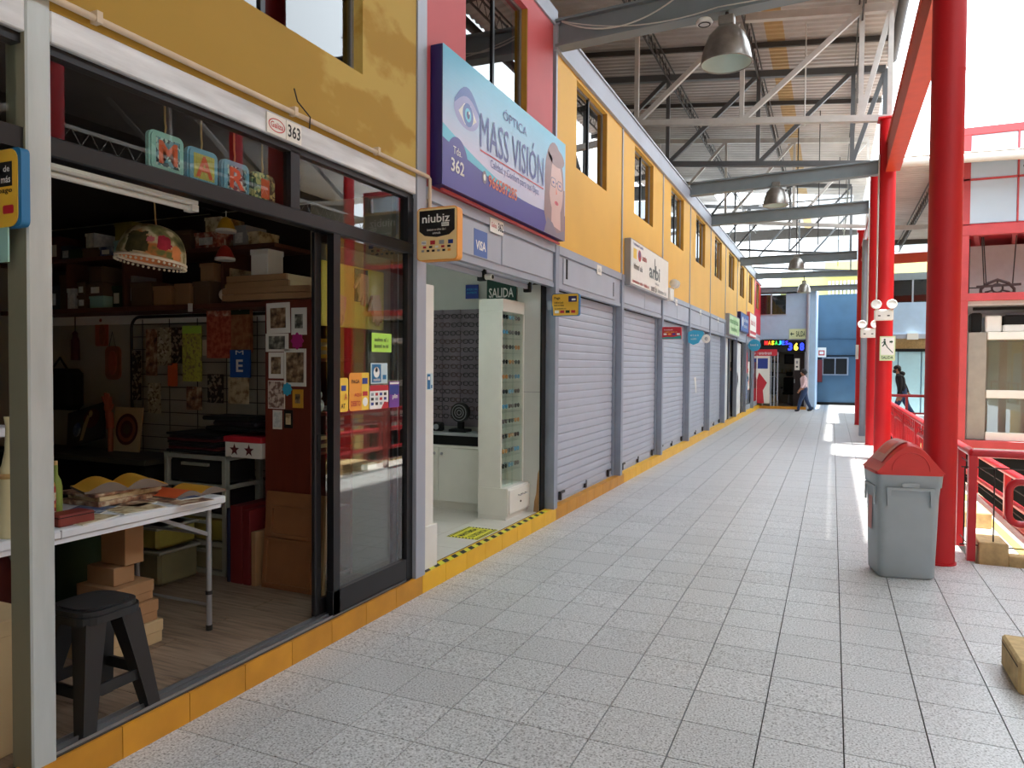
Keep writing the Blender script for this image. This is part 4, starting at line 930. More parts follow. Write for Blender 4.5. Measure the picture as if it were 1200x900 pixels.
# counter below with tilted picture and mandala board
t = thing('side_counter', 'low grey counter along the partition wall', 'counter', (-5.4, 3.95, .13))
obj('counter_top', MB().cbox(-6.4, 3.7, .85, -4.55, 4.12, .89, 'counter_dark', .004), t); obj('side_panel', MB().box(-6.35, 3.75, .131, -6.3, 4.1, .85, 'dark_gap'), t); obj('side_panel', MB().box(-4.65, 3.75, .131, -4.6, 4.1, .85, 'dark_gap'), t); obj('back_board', MB().box(-6.3, 4.05, .131, -4.65, 4.08, .85, 'dark_gap'), t)
M('picture_dark', (34, 26, 34), .5, var=.5, scale=8)
rot = Matrix.Rotation(R(-14), 3, 'Y') @ Matrix.Rotation(R(-12), 3, 'X')
t = thing('tilted_picture', 'dark painting of a pale figure in red leaning on the counter', 'picture', (-5.55, 3.95, .9))
obj('canvas', MB().obox((-5.55, 3.97, 1.09), (.46, .02, .3), rot, 'picture_dark', .004), t)
b = MB(); ctr = Vector((-5.55, 3.97, 1.09)); fr_ = Fr(ctr + rot @ Vector((0, -.0115, 0)), rot @ Vector((1, 0, 0)), rot @ Vector((0, 0, 1)))
b.poly(fr_, ell(.08, .04, .1, .08, 16), 'maroon', .001).poly(fr_, [(-.06, -.12), (-.02, -.12), (.06, .06), (.03, .08), (-.02, 0)], 'kraft_light', .002).poly(fr_, ell(.07, .08, .025, .03, 12), 'kraft_light', .002).poly(fr_, ell(-.1, -.02, .05, .06, 12), 'print_blue', .001)
obj('print', b, t)
tag(obj('hand_model', MB().cyl((-5.24, 3.95, 1.08), (-5.28, 3.97, 1.2), .03, 'terracotta', 10).sphere((-5.29, 3.97, 1.24), .045, 'terracotta', 10, 8, (.9, .5, 1.1)).tube([(-5.31, 3.97, 1.26), (-5.34, 3.96, 1.33)], .012, 'terracotta', 6).tube([(-5.295, 3.97, 1.27), (-5.31, 3.96, 1.36)], .012, 'terracotta', 6).tube([(-5.275, 3.97, 1.27), (-5.28, 3.96, 1.355)], .012, 'terracotta', 6).tube([(-5.26, 3.97, 1.26), (-5.25, 3.96, 1.33)], .011, 'terracotta', 6).tube([(-5.25, 3.96, 1.22), (-5.215, 3.95, 1.27)], .012, 'terracotta', 6).cyl((-5.24, 3.95, .895), (-5.24, 3.95, 1.09), .02, 'wood_warm', 8)), 'terracotta hand model standing behind the leaning painting', 'ornament')
t = thing('mandala_board', 'cream board with a round dark mandala, standing before wire panel', 'picture', (-5.1, 4.0, .9)); f = Fr((-5.26, 3.97, .9), (1, 0, 0), (0, .12, 1))
obj('board', MB().prism(f, rrect(0, 0, .31, .35, .006), .012, 'kraft_light', -.012), t)
b = MB()
for i, rr in enumerate((.125, .1, .07, .04)): b.poly(f, ell(.155, .175, rr, rr, 28), ['maroon', 'wood_warm', 'maroon', 'kraft_dark'][i], .001 + .0006 * i)
obj('print', b, t)
# stacks and storage
for i in range(7):
    tag(obj('felt_sheet', MB().cbox(-4.36 + .012 * (i % 3), 3.72 + .01 * (i % 2), .972 + .02 * i, -3.9 + .02 * (i % 2), 4.05, .989 + .02 * i, ['dark_gap', 'maroon', 'picture_dark'][i % 3], .005)), ['dark', 'dark red', 'blackish'][i % 3] + ' folded felt sheet, %s of the pile on the drawers' % ['bottom one', 'second from bottom', 'third from bottom', 'middle', 'third from top', 'second from top', 'topmost'][i], 'felt', 'folded felt sheets on the drawer unit')
t = thing('star_box', 'white hat box with dark red stars and a red lid', 'box', (-3.68, 3.9, .95))
obj('body', MB().cbox(-3.85, 3.77, .952, -3.52, 4.03, 1.07, 'plate_white', .006), t); obj('lid', MB().cbox(-3.858, 3.762, 1.06, -3.512, 4.038, 1.10, 'sticker_red', .006), t)
def star(f, x, y, r, m, b): b.poly(f, [(x + (r if i % 2 == 0 else r * .42) * math.cos(R(90 + 36 * i)), y + (r if i % 2 == 0 else r * .42) * math.sin(R(90 + 36 * i))) for i in range(10)], m, .0012)
b = MB(); f = FY(-3.85, 3.77, .952); star(f, .09, .055, .045, 'maroon', b); star(f, .22, .055, .045, 'maroon', b); f2 = FX(-3.52, 3.77, .952); star(f2, .08, .055, .04, 'maroon', b); star(f2, .19, .055, .04, 'maroon', b); obj('stars', b, t)
tag(obj('fabric_pile', MB().cbox(-4.05, 3.78, 1.13, -3.62, 4.05, 1.16, 'dark_gap', .01).cbox(-4.0, 3.8, 1.16, -3.6, 4.05, 1.2, 'picture_dark', .014).cbox(-4.1, 3.8, 1.2, -3.66, 4.05, 1.23, 'dark_gap', .01)), 'dark fabric heap above the felt sheets and the starred box', 'fabric')
flat('clear_grey', (150, 152, 140), .4)
t = thing('drawer_unit', 'plastic drawer tower with pale frames and murky drawers', 'drawers', (-4.05, 3.9, .131))
for x in (-4.36, -3.81): 
    for y in (3.74, 4.06): obj('upright', MB().cbox(x - .02, y - .02, .131, x + .02, y + .02, .95, 'clear_grey', .004), t)
for z0 in (.131, .33, .53, .73, .93): obj('tray_frame', MB().box(-4.38, 3.722, z0, -3.79, 3.74, z0 + .03, 'clear_grey').box(-3.81, 3.722, z0, -3.79, 4.08, z0 + .03, 'clear_grey').box(-4.38, 3.74, z0, -3.81, 4.06, z0 + .008, 'clear_grey'), t)
for i, z0 in enumerate((.165, .365, .565, .765)):
    d = obj('drawer', MB().cbox(-4.33, 3.732, z0, -3.825, 4.04, z0 + .155, ['bin_murky', 'murk_yellow', 'picture_dark', 'dark_gap'][i], .01), t); obj('drawer_lip', MB().box(-4.2, 3.71, z0 + .12, -3.95, 3.732, z0 + .14, 'clear_grey'), d)
for i, (x0, x1, z0, z1, m, lab) in enumerate(((-4.36, -4.0, .131, .36, 'bin_murky', 'murky storage crate on the floor before the drawer tower'), (-4.32, -4.02, .37, .52, 'murk_yellow', 'shallow yellowish crate on top of the murky crate'))):
    t = thing('storage_crate', lab, 'crate', ((x0 + x1) / 2, 3.52, z0)); obj('tub', MB().cbox(x0, 3.36, z0, x1, 3.68, z1, m, .02), t); obj('rim', MB().cbox(x0 - .012, 3.348, z1 - .02, x1 + .012, 3.692, z1, 'clear_grey', .006), t)
flat('folder_red', (108, 22, 28), .6); flat('folder_navy', (24, 34, 70), .6)
for i, (x, w_, h_, m, lab) in enumerate(((-3.69, .012, .5, 'folder_navy', 'navy folder leaning between the drawers and red folder'), (-3.62, .05, .52, 'folder_red', 'upright red box file on the floor beside the drawers'), (-3.53, .03, .5, 'folder_red', 'second red box file, nearer the cardboard frame'), (-3.47, .02, .36, 'kraft', 'small kraft panel leaning by the red box files'))):
    tag(obj('box_file', MB().cbox(x - w_, 3.64, .131, x + w_, 3.95, .131 + h_, m, .004)), lab, 'file')
# dark red bookcase with pictures pinned on its side
t = thing('bookcase', 'dark red wooden bookcase whose side is pinned with pictures', 'bookcase', (-3.26, 3.96, .131))
obj('side_panel', MB().cbox(-3.45, 3.73, .131, -3.07, 3.755, 2.02, 'cabinet_wood', .002), t); obj('side_panel', MB().cbox(-3.45, 4.15, .131, -3.07, 4.175, 2.02, 'cabinet_wood', .002), t)
obj('back_panel', MB().box(-3.45, 3.755, .131, -3.44, 4.15, 2.02, 'cabinet_wood'), t)
for z0 in (.15, .6, 1.0, 1.26, 1.62, 2.0): obj('shelf', MB().box(-3.44, 3.755, z0, -3.075, 4.15, z0 + .02, 'cabinet_wood'), t)
for y0, z0, m, n_ in ((3.77, 1.641, 'mag_yellow', 5), (3.77, 1.02, 'maroon', 4)):
    for i in range(n_): tag(obj('book', MB().cbox(-3.32, y0 + .001, z0 + .026 * i, -3.085, y0 + .19, z0 + .025 + .026 * i, m if i % 2 == 0 else 'kraft_light', .002)), ('yellow' if i % 2 == 0 else 'tan') * (m == 'mag_yellow') + ('maroon' if i % 2 == 0 else 'pale') * (m == 'maroon') + ' book lying flat on the %s bookcase shelf, %s from the bottom' % ('upper' if m == 'mag_yellow' else 'lower', ['first', 'second', 'third', 'fourth', 'fifth'][i]), 'book', 'books lying in the bookcase')
t = thing('rabbit_figurine', 'white seated rabbit figurine on a bookcase shelf', 'figurine', (-3.12, 3.86, 1.281))
obj('body', MB().sphere((-3.12, 3.86, 1.325), .045, 'plate_white', 12, 8, (1, .9, 1.1)).sphere((-3.11, 3.85, 1.395), .03, 'plate_white', 10, 8), t)
for dy in (-.012, .012): obj('ear', MB().tube([(-3.12, 3.85 + dy, 1.41), (-3.13, 3.85 + dy * 1.6, 1.47)], [.009, .004], 'plate_white', 6), t)
tag(obj('saucer_stack', MB().lathe([(.03, 0), (.055, .012), (.055, .016), (.03, .016), (.055, .03), (.055, .034), (.0, .034)], (-3.13, 4.0, 1.281), 'plate_white', 16)), 'white saucers stacked beside the rabbit figurine', 'dishes')
tag(obj('spotted_figurine', MB().sphere((-3.12, 3.88, 1.055), .035, 'plate_white', 10, 8, (1, 1, 1.4)).sphere((-3.11, 3.87, 1.12), .022, 'rose_red', 8, 6)) if False else obj('spotted_figurine', MB().sphere((-3.12, 4.02, 1.065), .032, 'plate_white', 10, 8, (1, 1, 1.4)).sphere((-3.11, 4.01, 1.12), .022, 'sticker_red', 8, 6)), 'small white and red figurine on the lower bookcase shelf', 'figurine')
ramp_mat('photo_sepia', [(.35, (60, 44, 32)), (.5, (130, 104, 78)), (.68, (186, 166, 136))], scale=22, detail=5); ramp_mat('photo_grey', [(.35, (48, 46, 40)), (.5, (110, 108, 96)), (.68, (190, 188, 172))], scale=22, detail=5); ramp_mat('photo_line', [(.42, (120, 90, 80)), (.55, (206, 190, 176))], scale=30, detail=5)
def pinned(x0, x1, z0, z1, edge, m, label, inset=.16, tilt=0, cat='picture'):
    t = thing('pinned_picture', label, cat, ((x0 + x1) / 2, 3.72, z0), 'pictures pinned on the bookcase side'); c_, s_ = math.cos(tilt), math.sin(tilt)
    f = Fr((x0, 3.7285, z0), (c_, 0, s_), (-s_, 0, c_)); w_, h_ = x1 - x0, z1 - z0
    obj('card', MB().prism(f, rc(0, 0, w_, h_), .004, edge), t); obj('print', MB().poly(f, rc(w_ * inset, h_ * inset, w_ * (1 - inset), h_ * (1 - inset)), m, .0048), t)
pinned(-3.43, -3.235, 1.8, 2.0, 'plate_white', 'photo_sepia', 'largest sepia print in white mount, top left on the bookcase', .17, .02)
pinned(-3.225, -3.1, 1.79, 1.965, 'plate_white', 'photo_grey', 'grey print in wide cream mount, top right on the bookcase', .24)
pinned(-3.44, -3.25, 1.68, 1.80, 'plate_white', 'photo_grey', 'landscape grey print under the largest sepia print', .14)
pinned(-3.415, -3.29, 1.505, 1.675, 'plate_white', 'photo_sepia', 'narrow upright sepia print, third down on the left', .17)
pinned(-3.285, -3.105, 1.455, 1.7, 'plate_white', 'photo_sepia', 'tall street scene print in white mount, right column', .1)
pinned(-3.42, -3.28, 1.305, 1.49, 'plate_white', 'photo_line', 'line drawing of a woman, lowest large sheet on the bookcase', .03)
pinned(-3.215, -3.13, 1.315, 1.435, 'mag_yellow', 'photo_sepia', 'small yellow bordered card low on the bookcase side', .25)
pinned(-3.38, -3.305, 1.17, 1.295, 'paper', 'label_white', 'white text slip pinned lowest on the bookcase', .1); pinned(-3.285, -3.215, 1.18, 1.30, 'dark_gap', 'print_cream', 'black tag with cream square beside the white slip', .2)
flat('magenta', (176, 40, 120), .7)
tag(obj('paper_flower', MB().prism(FY(-3.175, 3.7285, 1.75), [(.045 * (1 + .12 * math.cos(8 * a)) * math.cos(a), .05 * (1 + .12 * math.cos(8 * a)) * math.sin(a)) for a in [2 * math.pi * i / 48 for i in range(48)]], .008, 'magenta')), 'round magenta paper flower between the pictures', 'ornament')
tag(obj('paper_flower', MB().prism(FY(-3.255, 3.7235, 1.435), [(.035 * (1 + .1 * math.cos(8 * a)) * math.cos(a), .04 * (1 + .1 * math.cos(8 * a)) * math.sin(a)) for a in [2 * math.pi * i / 48 for i in range(48)]], .006, 'cyan')), 'round blue paper flower at the corner of the drawing', 'ornament')
# cardboard frame panels leaning
M('fibreboard', (142, 92, 56), .8, var=.1, scale=8)
t = thing('frame_panel', 'brown fibreboard panel with two raised frames leaning on bookcase', 'panel', (-3.18, 3.66, .131))
lean = Matrix.Rotation(R(-5), 3, 'X'); O = Vector((-3.42, 3.66, .131))
f = Fr(O, (1, 0, 0), lean @ Vector((0, 0, 1)))
obj('panel', MB().prism(f, rc(0, 0, .49, .63), .012, 'fibreboard', -.012), t)
for x0, y0, x1, y1 in ((.05, .34, .4, .54), (.02, .02, .4, .33)):
    b = MB()
    for q in (rc(x0, y0, x1, y0 + .018), rc(x0, y1 - .018, x1, y1), rc(x0, y0, x0 + .018, y1), rc(x1 - .018, y0, x1, y1)): b.prism(f, q, .016, 'fibreboard')
    obj('raised_frame', b, t)
obj('edge_strip', MB().prism(f, rc(.48, 0, .5, .63), .03, 'kraft', -.02), t)
# corner seen left of the post: sign pieces on the neighbouring front
t = thing('projecting_sign', 'yellow and blue projecting sign cut by the left picture edge', 'sign', (-2.62, 1.56, 2.08)); f = FY(-2.91, 1.60, 2.07)
flat('sign_yellow', (232, 184, 60), .5)
obj('panel', MB().prism(f, rrect(0, 0, .352, .27, .02), .03, 'sticker_blue', -.03).prism(f, rrect(0, 0, .335, .268, .04), .003, 'sign_yellow'), t)
obj('lettering', MB().poly(f, rc(.18, .14, .308, .225), 'ink', .0035).text(f, 'de', .262, .19, .034, .022, 'white_print', .005, .01).text(f, 'más', .25, .152, .05, .024, 'white_print', .005, .01).text(f, 'pago', .235, .112, .075, .018, 'ink', .005, .01).poly(f, rrect(.255, .045, .315, .075, .008), 'sticker_red', .0035), t)
tag(obj('green_notice', MB().box(-2.86, 1.60, 1.95, -2.635, 1.606, 2.07, 'canvas_teal')), 'pale green notice hanging under the yellow projecting sign', 'sign'); 
t = thing('rear_shelf', 'pale shelf board left of the silver post', 'shelf', (-3.4, 1.7, 1.28)); obj('board', MB().cbox(-3.9, 1.2, 1.28, -3.22, 2.03, 1.32, 'table_white', .004), t); obj('bracket', MB().box(-3.85, 1.25, 1.0, -3.83, 1.27, 1.28, 'table_leg').box(-3.85, 1.25, .872, -3.83, 1.27, 1.0, 'table_leg'), t)

# ------------------------------------------------------------------ optician's shop (bay 2)
so_ = root('floor_optician')
obj('sub_floor', MB().box(-6.6, 4.3, -.05, -2.7, 29.8, .10, 'grout'), so_)
for i in range(8):
    for j in range(6):
        obj('floor_tile', MB().box(-2.68 - .45 * (i + 1) + .002, 4.3 + .43 * j + .002, .10, -2.68 - .45 * i - .002, 4.3 + .43 * (j + 1) - .002, .112, 'shop_tile'), so_)
wo = root('wall_optician')
obj('partition_panel', MB().box(-6.6, 6.84, .1, -2.95, 6.9, 2.76, 'grey_wall').cbox(-2.96, 6.80, .1, -2.70, 6.9, 2.42, 'grey_wall', .004), wo)
obj('wall_seam', MB().box(-2.96, 6.796, 1.33, -2.70, 6.8, 1.336, 'grey_print').box(-2.99, 6.83, .112, -2.96, 6.84, 2.4, 'plate_white'), wo)
obj('rear_panel', MB().box(-6.0, 4.3, .1, -5.9, 6.84, 2.76, 'grey_wall'), wo)
struct(obj('ceiling_optician', MB().box(-6.6, 4.3, 2.70, -2.77, 6.9, 2.76, 'white_wall')))
M('rust', (170, 132, 86), .9, var=.3)
obj('rust_stain', MB().poly(FY(-2.765, 6.797, .1), [(0, 0), (.06, 0), (.06, .45), (.045, .4), (.03, .2), (.01, .12)], 'rust', .001), wo)
obj('dark_jamb', MB().box(-2.70, 6.79, .12, -2.682, 6.9, 2.42, 'dark_gap'), wo)
t = thing('strip_light', 'lit white strip light on the optician shop ceiling', 'light', (-3.1, 5.2, 2.6))
obj('tube', MB().cyl((-3.25, 4.6, 2.58), (-3.25, 5.8, 2.58), .02, 'tube_light', 10), t); obj('housing', MB().box(-3.3, 4.55, 2.61, -3.2, 5.85, 2.66, 'plate_white'), t)
for y in (4.57, 5.8): obj('end_cap', MB().box(-3.28, y, 2.55, -3.22, y + .03, 2.61, 'plate_white'), t)
# rolled-up shutter behind the lintel
t = thing('roller_tube', 'grey rolled up shutter tube under the optician lintel', 'shutter', (-2.8, 5.5, 2.3))
obj('roll', MB().cyl((-2.80, 4.38, 2.45), (-2.80, 6.74, 2.45), .05, 'shutter_metal', 16), t); obj('bottom_bar', MB().box(-2.80, 4.38, 2.36, -2.77, 6.74, 2.40, 'shutter_metal'), t)
for y in (5.6, 6.62): obj('bracket', MB().cbox(-2.82, y, 2.33, -2.75, y + .05, 2.43, 'dark_gap', .004), t); 
tag(obj('security_camera', MB().cyl((-2.76, 5.63, 2.365), (-2.68, 5.62, 2.36), .025, 'plate_white', 12).box(-2.78, 5.615, 2.36, -2.75, 5.645, 2.43, 'plate_white').cyl((-2.68, 5.62, 2.36), (-2.675, 5.62, 2.36), .018, 'dark_gap', 12)), 'small white camera under the optician lintel', 'camera')
# white pillar cabinet inside the door
t = thing('pillar_cabinet', 'narrow white pillar cabinet beside the optician doorway', 'cabinet', (-2.75, 4.55, .112))
obj('body', MB().cbox(-2.80, 4.44, .43, -2.665, 4.60, 2.18, 'white_wall', .004), t); obj('plinth', MB().cbox(-2.80, 4.42, .112, -2.64, 4.62, .44, 'white_wall', .004), t)
sheet('sticker', 'small blue payment sticker on the white pillar cabinet', 'sticker', -2.664, 4.50, 4.58, 1.42, 1.54, [('r', .05, .05, .6, .95, 'sticker_blue'), ('r', .15, .6, .5, .8, 'white_print', .001), ('r', .7, .1, .95, .3, 'sticker_blue')], 'sticker_pale', .001)
# rack wall of spectacles
ramp_mat('rack_grey', [(.3, (112, 102, 112)), (.7, (136, 126, 136))], scale=3, rough=.5)
t = thing('spectacle_rack', 'grey wall rack filled with rows of spectacle frames', 'rack', (-3.9, 6.8, .95))
obj('back_board', MB().box(-4.6, 6.80, .95, -3.3, 6.83, 2.19, 'rack_grey'), t)
for i in range(6): obj('rack_column', MB().box(-4.5 + .215 * i, 6.78, .95, -4.47 + .215 * i, 6.80, 2.19, 'rack_grey'), t)
flat('frame_black', (24, 22, 26), .3); flat('frame_brown', (70, 44, 40), .3); flat('lens_grey', (110, 108, 118), .2)
def specs(m, w_=.132):
    b = MB(); f = FY(0, 0, 0)
    for s in (-1, 1):
        cx = s * w_ * .25
        b.tube([f.p(x, y) for x, y in rrect(cx - w_ * .2, -.02, cx + w_ * .2, .02, .014, 2)], .0046, m, 4, closed=True)
        b.tube([f.p(s * w_ * .46, .012), f.p(s * w_ * .5, .012, -.01), f.p(s * w_ * .48, .004, -.06)], .0028, m, 4)
    b.tube([f.p(-w_ * .05, .008), f.p(0, .014), f.p(w_ * .05, .008)], .003, m, 4)
    return b
g0 = {}
ORD = ['first', 'second', 'third', 'fourth', 'fifth', 'sixth', 'seventh', 'eighth', 'ninth', 'tenth', 'eleventh', 'twelfth', 'thirteenth']
k = 0
for r_ in range(13):
    for c_ in range(9):
        m = 'frame_brown' if random.random() < .25 else 'frame_black'
        x = -4.50 + .145 * c_ + random.uniform(-.01, .01); z = 2.09 - .088 * r_
        if m not in g0:
            g0[m] = obj('spectacles', specs(m)); o = g0[m]; o.location = (x, 6.765, z)
        else: o = g0[m].copy(); COL.objects.link(o); o.location = (x, 6.765, z)
        o.rotation_euler = (0, R(random.uniform(-4, 4)), 0)
        tag(o, ('brown' if m == 'frame_brown' else 'black') + ' spectacle frame in the grey wall rack, %s row from top, %s column from left' % (ORD[r_], ORD[c_]), 'spectacles', ('brown' if m == 'frame_brown' else 'black') + ' spectacles on the wall rack')
t = thing('wall_sign', 'dark green sign reading SALIDA above the glass showcase', 'sign', (-3.13, 6.8, 2.2)); f = FY(-3.3, 6.79, 2.27); flat('salida_green', (14, 66, 52), .5)
obj('panel', MB().prism(f, rc(0, 0, .33, .23), .012, 'salida_green', -.006), t); obj('lettering', MB().text(f, 'SALIDA', .025, .03, .28, .1, 'white_print', .008, .015), t)
t = thing('wall_sign', 'small blue card company sign on the optician rear wall', 'sign', (-3.47, 6.8, 2.3)); f = FY(-3.55, 6.79, 2.3)
obj('panel', MB().prism(f, rc(0, 0, .15, .145), .008, 'sticker_navy', -.004), t); obj('lettering', MB().text(f, 'AMERICAN', .012, .085, .126, .022, 'cyan', .006).text(f, 'EXPRESS', .018, .05, .114, .022, 'cyan', .006), t)
t = thing('base_cabinet', 'low white counter with two round knobbed doors and dark top', 'cabinet', (-3.9, 6.65, .112))
obj('carcass', MB().cbox(-4.6, 6.52, .19, -3.2, 6.78, .76, 'white_wall', .003), t); obj('plinth', MB().box(-4.6, 6.55, .112, -3.2, 6.78, .19, 'white_wall'), t)
obj('counter_top', MB().cbox(-4.62, 6.48, .88, -3.2, 6.78, .91, 'grey_print', .003), t); obj('open_shelf', MB().box(-4.6, 6.56, .775, -3.2, 6.78, .88, 'dark_gap').box(-4.6, 6.5, .755, -3.2, 6.78, .775, 'plate_white'), t)
for i, (x0, x1) in enumerate(((-4.16, -3.71), (-3.705, -3.25))):
    d = obj('door', MB().cbox(x0, 6.502, .2, x1, 6.52, .75, 'white_wall', .003), t); kx = x1 - .04 if i == 0 else x0 + .04
    obj('knob', MB().sphere((kx, 6.49, .69), .016, 'aluminium', 10, 8), d)
t = thing('lens_meter', 'black round optical instrument standing on the optician counter', 'instrument', (-3.52, 6.62, .91))
obj('stand', MB().cbox(-3.62, 6.55, .91, -3.42, 6.7, .94, 'dark_gap', .006).box(-3.55, 6.62, .94, -3.49, 6.66, 1.04, 'dark_gap'), t)
obj('dial', MB().cyl((-3.52, 6.60, 1.11), (-3.52, 6.66, 1.11), .1, 'black_plastic', 28), t)
b = MB(); 
for a in (.08, .05, .025): b.tube([(-3.52 + a * math.cos(q), 6.598, 1.11 + a * math.sin(q)) for q in [2 * math.pi * i / 24 for i in range(24)]], .004, 'grey_print', 5, closed=True)
obj('dial_rings', b, t)
tag(obj('desk_mirror', MB().cbox(-3.84, 6.58, .91, -3.72, 6.66, 1.0, 'dark_gap', .015).cyl((-3.78, 6.57, .955), (-3.78, 6.58, .955), .03, 'grey_print', 16)), 'small black box with round face on the optician counter', 'instrument')
# glass showcase tower
t = thing('glass_showcase', 'tall white showcase with glass front full of sunglasses', 'showcase', (-2.98, 6.55, .112))
obj('side_panel', MB().cbox(-3.13, 6.28, .42, -2.895, 6.30, 2.12, 'white_wall', .002), t); obj('side_panel', MB().box(-3.13, 6.78, .42, -2.88, 6.80, 2.12, 'white_wall'), t)
obj('back_panel', MB().box(-3.14, 6.281, .42, -3.13, 6.80, 2.12, 'white_wall'), t); obj('header', MB().cbox(-3.14, 6.28, 2.12, -2.88, 6.80, 2.24, 'white_wall', .003), t)
bs = obj('base_drawer', MB().cbox(-3.14, 6.28, .15, -2.82, 6.82, .42, 'white_wall', .004), t)
obj('drawer_front', MB().cbox(-2.82, 6.30, .17, -2.806, 6.80, .40, 'white_wall', .003), bs)
obj('handle', MB().tube([(-2.806, 6.5, .33), (-2.78, 6.5, .33), (-2.78, 6.57, .33), (-2.806, 6.57, .33)], .005, 'aluminium', 6).tube([(-2.806, 6.6, .33), (-2.78, 6.6, .33), (-2.78, 6.67, .33), (-2.806, 6.67, .33)], .005, 'aluminium', 6), bs)
obj('keyhole', MB().cyl((-2.806, 6.56, .26), (-2.80, 6.56, .26), .01, 'dark_gap', 10), bs)
obj('plinth', MB().box(-3.139, 6.281, .112, -2.84, 6.8, .151, 'white_wall'), t)
obj('sliding_glass', MB().box(-2.889, 6.30, .42, -2.886, 6.55, 2.12, 'display_glass'), t); obj('sliding_glass', MB().box(-2.896, 6.53, .42, -2.893, 6.78, 2.12, 'display_glass'), t)
sh = []
for i in range(11): obj('glass_shelf', MB().box(-3.13, 6.3, .56 + .145 * i, -2.90, 6.78, .565 + .145 * i, 'display_glass'), t)
flat('lens_blue', (90, 150, 190), .2); flat('lens_amber', (180, 120, 60), .2); flat('lens_black', (30, 30, 34), .15)
gs = {}
for r_ in range(11):
    for q in range(3):
        m = ['lens_black', 'lens_black', 'lens_blue', 'lens_amber', 'frame_brown'][(r_ * 3 + q * 2) % 5]
        if m not in gs:
            b = MB(); f = FX(0, 0, 0)
            for s in (-1, 1): b.prism(f, ell(s * .034, 0, .028, .022, 14), .004, m); b.tube([f.p(s * .062, .01), f.p(s * .066, .01, -.02), f.p(s * .06, 0, -.1)], .003, m, 4)
            b.tube([f.p(-.01, .008), f.p(.01, .008)], .003, m, 4); gs[m] = obj('sunglasses', b); o = gs[m]
        else: o = gs[m].copy(); COL.objects.link(o)
        o.location = (-2.95, 6.38 + .145 * q, .60 + .145 * r_)
        tag(o, {'lens_black': 'black', 'lens_blue': 'blue', 'lens_amber': 'amber', 'frame_brown': 'brown'}[m] + ' sunglasses in the tall showcase, %s glass shelf from below, %s' % (ORD[r_], ['nearest', 'in the middle', 'farthest'][q]), 'sunglasses', m.split('_')[-1] + ' sunglasses in the showcase' if m != 'frame_brown' else 'brown sunglasses in the showcase')
# floor sticker and hazard tape
flat('hazard_yellow', (226, 220, 60), .5)
t = thing('floor_sticker', 'yellow and black distance sticker on the optician floor', 'sticker', (-2.9, 5.75, .113)); f = Fr((-2.74, 5.48, .1125), (0, 1, 0), (-1, 0, 0))
obj('sheet', MB().prism(f, rc(0, 0, .42, .30), .0015, 'hazard_yellow'), t); b = MB()
for i in range(12):
    x = .035 * i
    for y0 in (0, .265): b.poly(f, [(x, y0), (x + .017, y0), (x + .032, y0 + .035), (x + .015, y0 + .035)], 'ink', .0022)
for i in range(7):
    y = .04 + .032 * i
    for x0 in (0, .39): b.poly(f, [(x0, y), (x0 + .03, y + .01), (x0 + .03, y + .026), (x0, y + .016)], 'ink', .0022)
b.text(f, 'MANTENGA', .06, .17, .3, .06, 'ink', .0025, .03).text(f, 'SU DISTANCIA', .06, .07, .3, .06, 'ink', .0025, .02); obj('lettering', b, t)
t = thing('hazard_tape', 'black and yellow hazard tape along the optician doorstep', 'tape', (-2.66, 5.5, .131))
b = MB(); f = Fr((-2.68, 4.4, .1315), (0, 1, 0), (-1, 0, 0)); b.prism(f, rc(0, -.075, 2.4, -.02), .001, 'hazard_yellow')
for i in range(17): b.poly(f, [(.14 * i, -.075), (.14 * i + .07, -.075), (.14 * i + .11, -.02), (.14 * i + .04, -.02)], 'ink', .0016)
obj('tape', b, t)

# ------------------------------------------------------------------ roller shutters (bays 3-7)
NAMES = ['first roller shutter from the optician, tall pale grey slats', 'second roller shutter from the optician, below the white boxed shop sign', 'third roller shutter from the optician, with red sign above', 'fourth roller shutter from the optician, with a torn paper on it', 'fifth and farthest closed roller shutter']
flat('lock_dark', (46, 46, 50), .5); slat0 = {}
for i in range(4, 9):
    y0, y1 = YB[i] + .1, YB[i + 1] - .02
    t = thing('roller_shutter', NAMES[i - 4], 'shutter', (-2.7, (y0 + y1) / 2, .13), 'closed grey roller shutters')
    P_ = .0905
    n_ = 25
    for k in range(n_):
        z = .135 + P_ * k; b = MB(); L = Fr((-2.70, y1, z), (1, 0, 0), (0, 0, 1))
        pr = [(-.006, 0), (.0, .004), (.003, .02), (.004, .045), (.003, .072), (-.001, .083), (-.001, .088), (-.012, .088), (-.012, 0)]
        b.prism(L, pr, y1 - y0, 'shutter_metal'); obj('slat', b, t)
    for y in (y0, y1): obj('guide_rail', MB().box(-2.735, y - .03, .13, -2.665, y + (.03 if y == y0 else .0), 2.42, 'post_metal' if y == y1 else 'belt_metal'), t)
    obj('bottom_bar', MB().box(-2.715, y0 + .03, .131, -2.68, y1 - .03, .15, 'belt_metal'), t)
    for a, big in ((.32, 1), (1.2, 0), (2.15, 1)):
        y = y0 + a
        if y < y1 - .05:
            if big: obj('lock_hasp', MB().cbox(-2.69, y, .15, -2.655, y + .03, .24, 'lock_dark', .004).box(-2.68, y, .215, -2.662, y + .15, .24, 'lock_dark'), t)
            else: obj('lock_ring', MB().cbox(-2.69, y, .15, -2.66, y + .04, .2, 'lock_dark', .004).tube([(-2.665, y + .02 + .025 * math.cos(q), .215 + .025 * math.sin(q)) for q in [2 * math.pi * j / 10 for j in range(10)]], .005, 'lock_dark', 5, closed=True), t)
tag(obj('torn_paper', MB().prism(FX(-2.69, 15.62, 1.02), [(0, .35), (.22, .36), (.3, .1), (.32, 0), (.2, .04), (.12, .2)], .002, 'plate_white')), 'torn white paper stuck on the fourth shutter', 'paper')

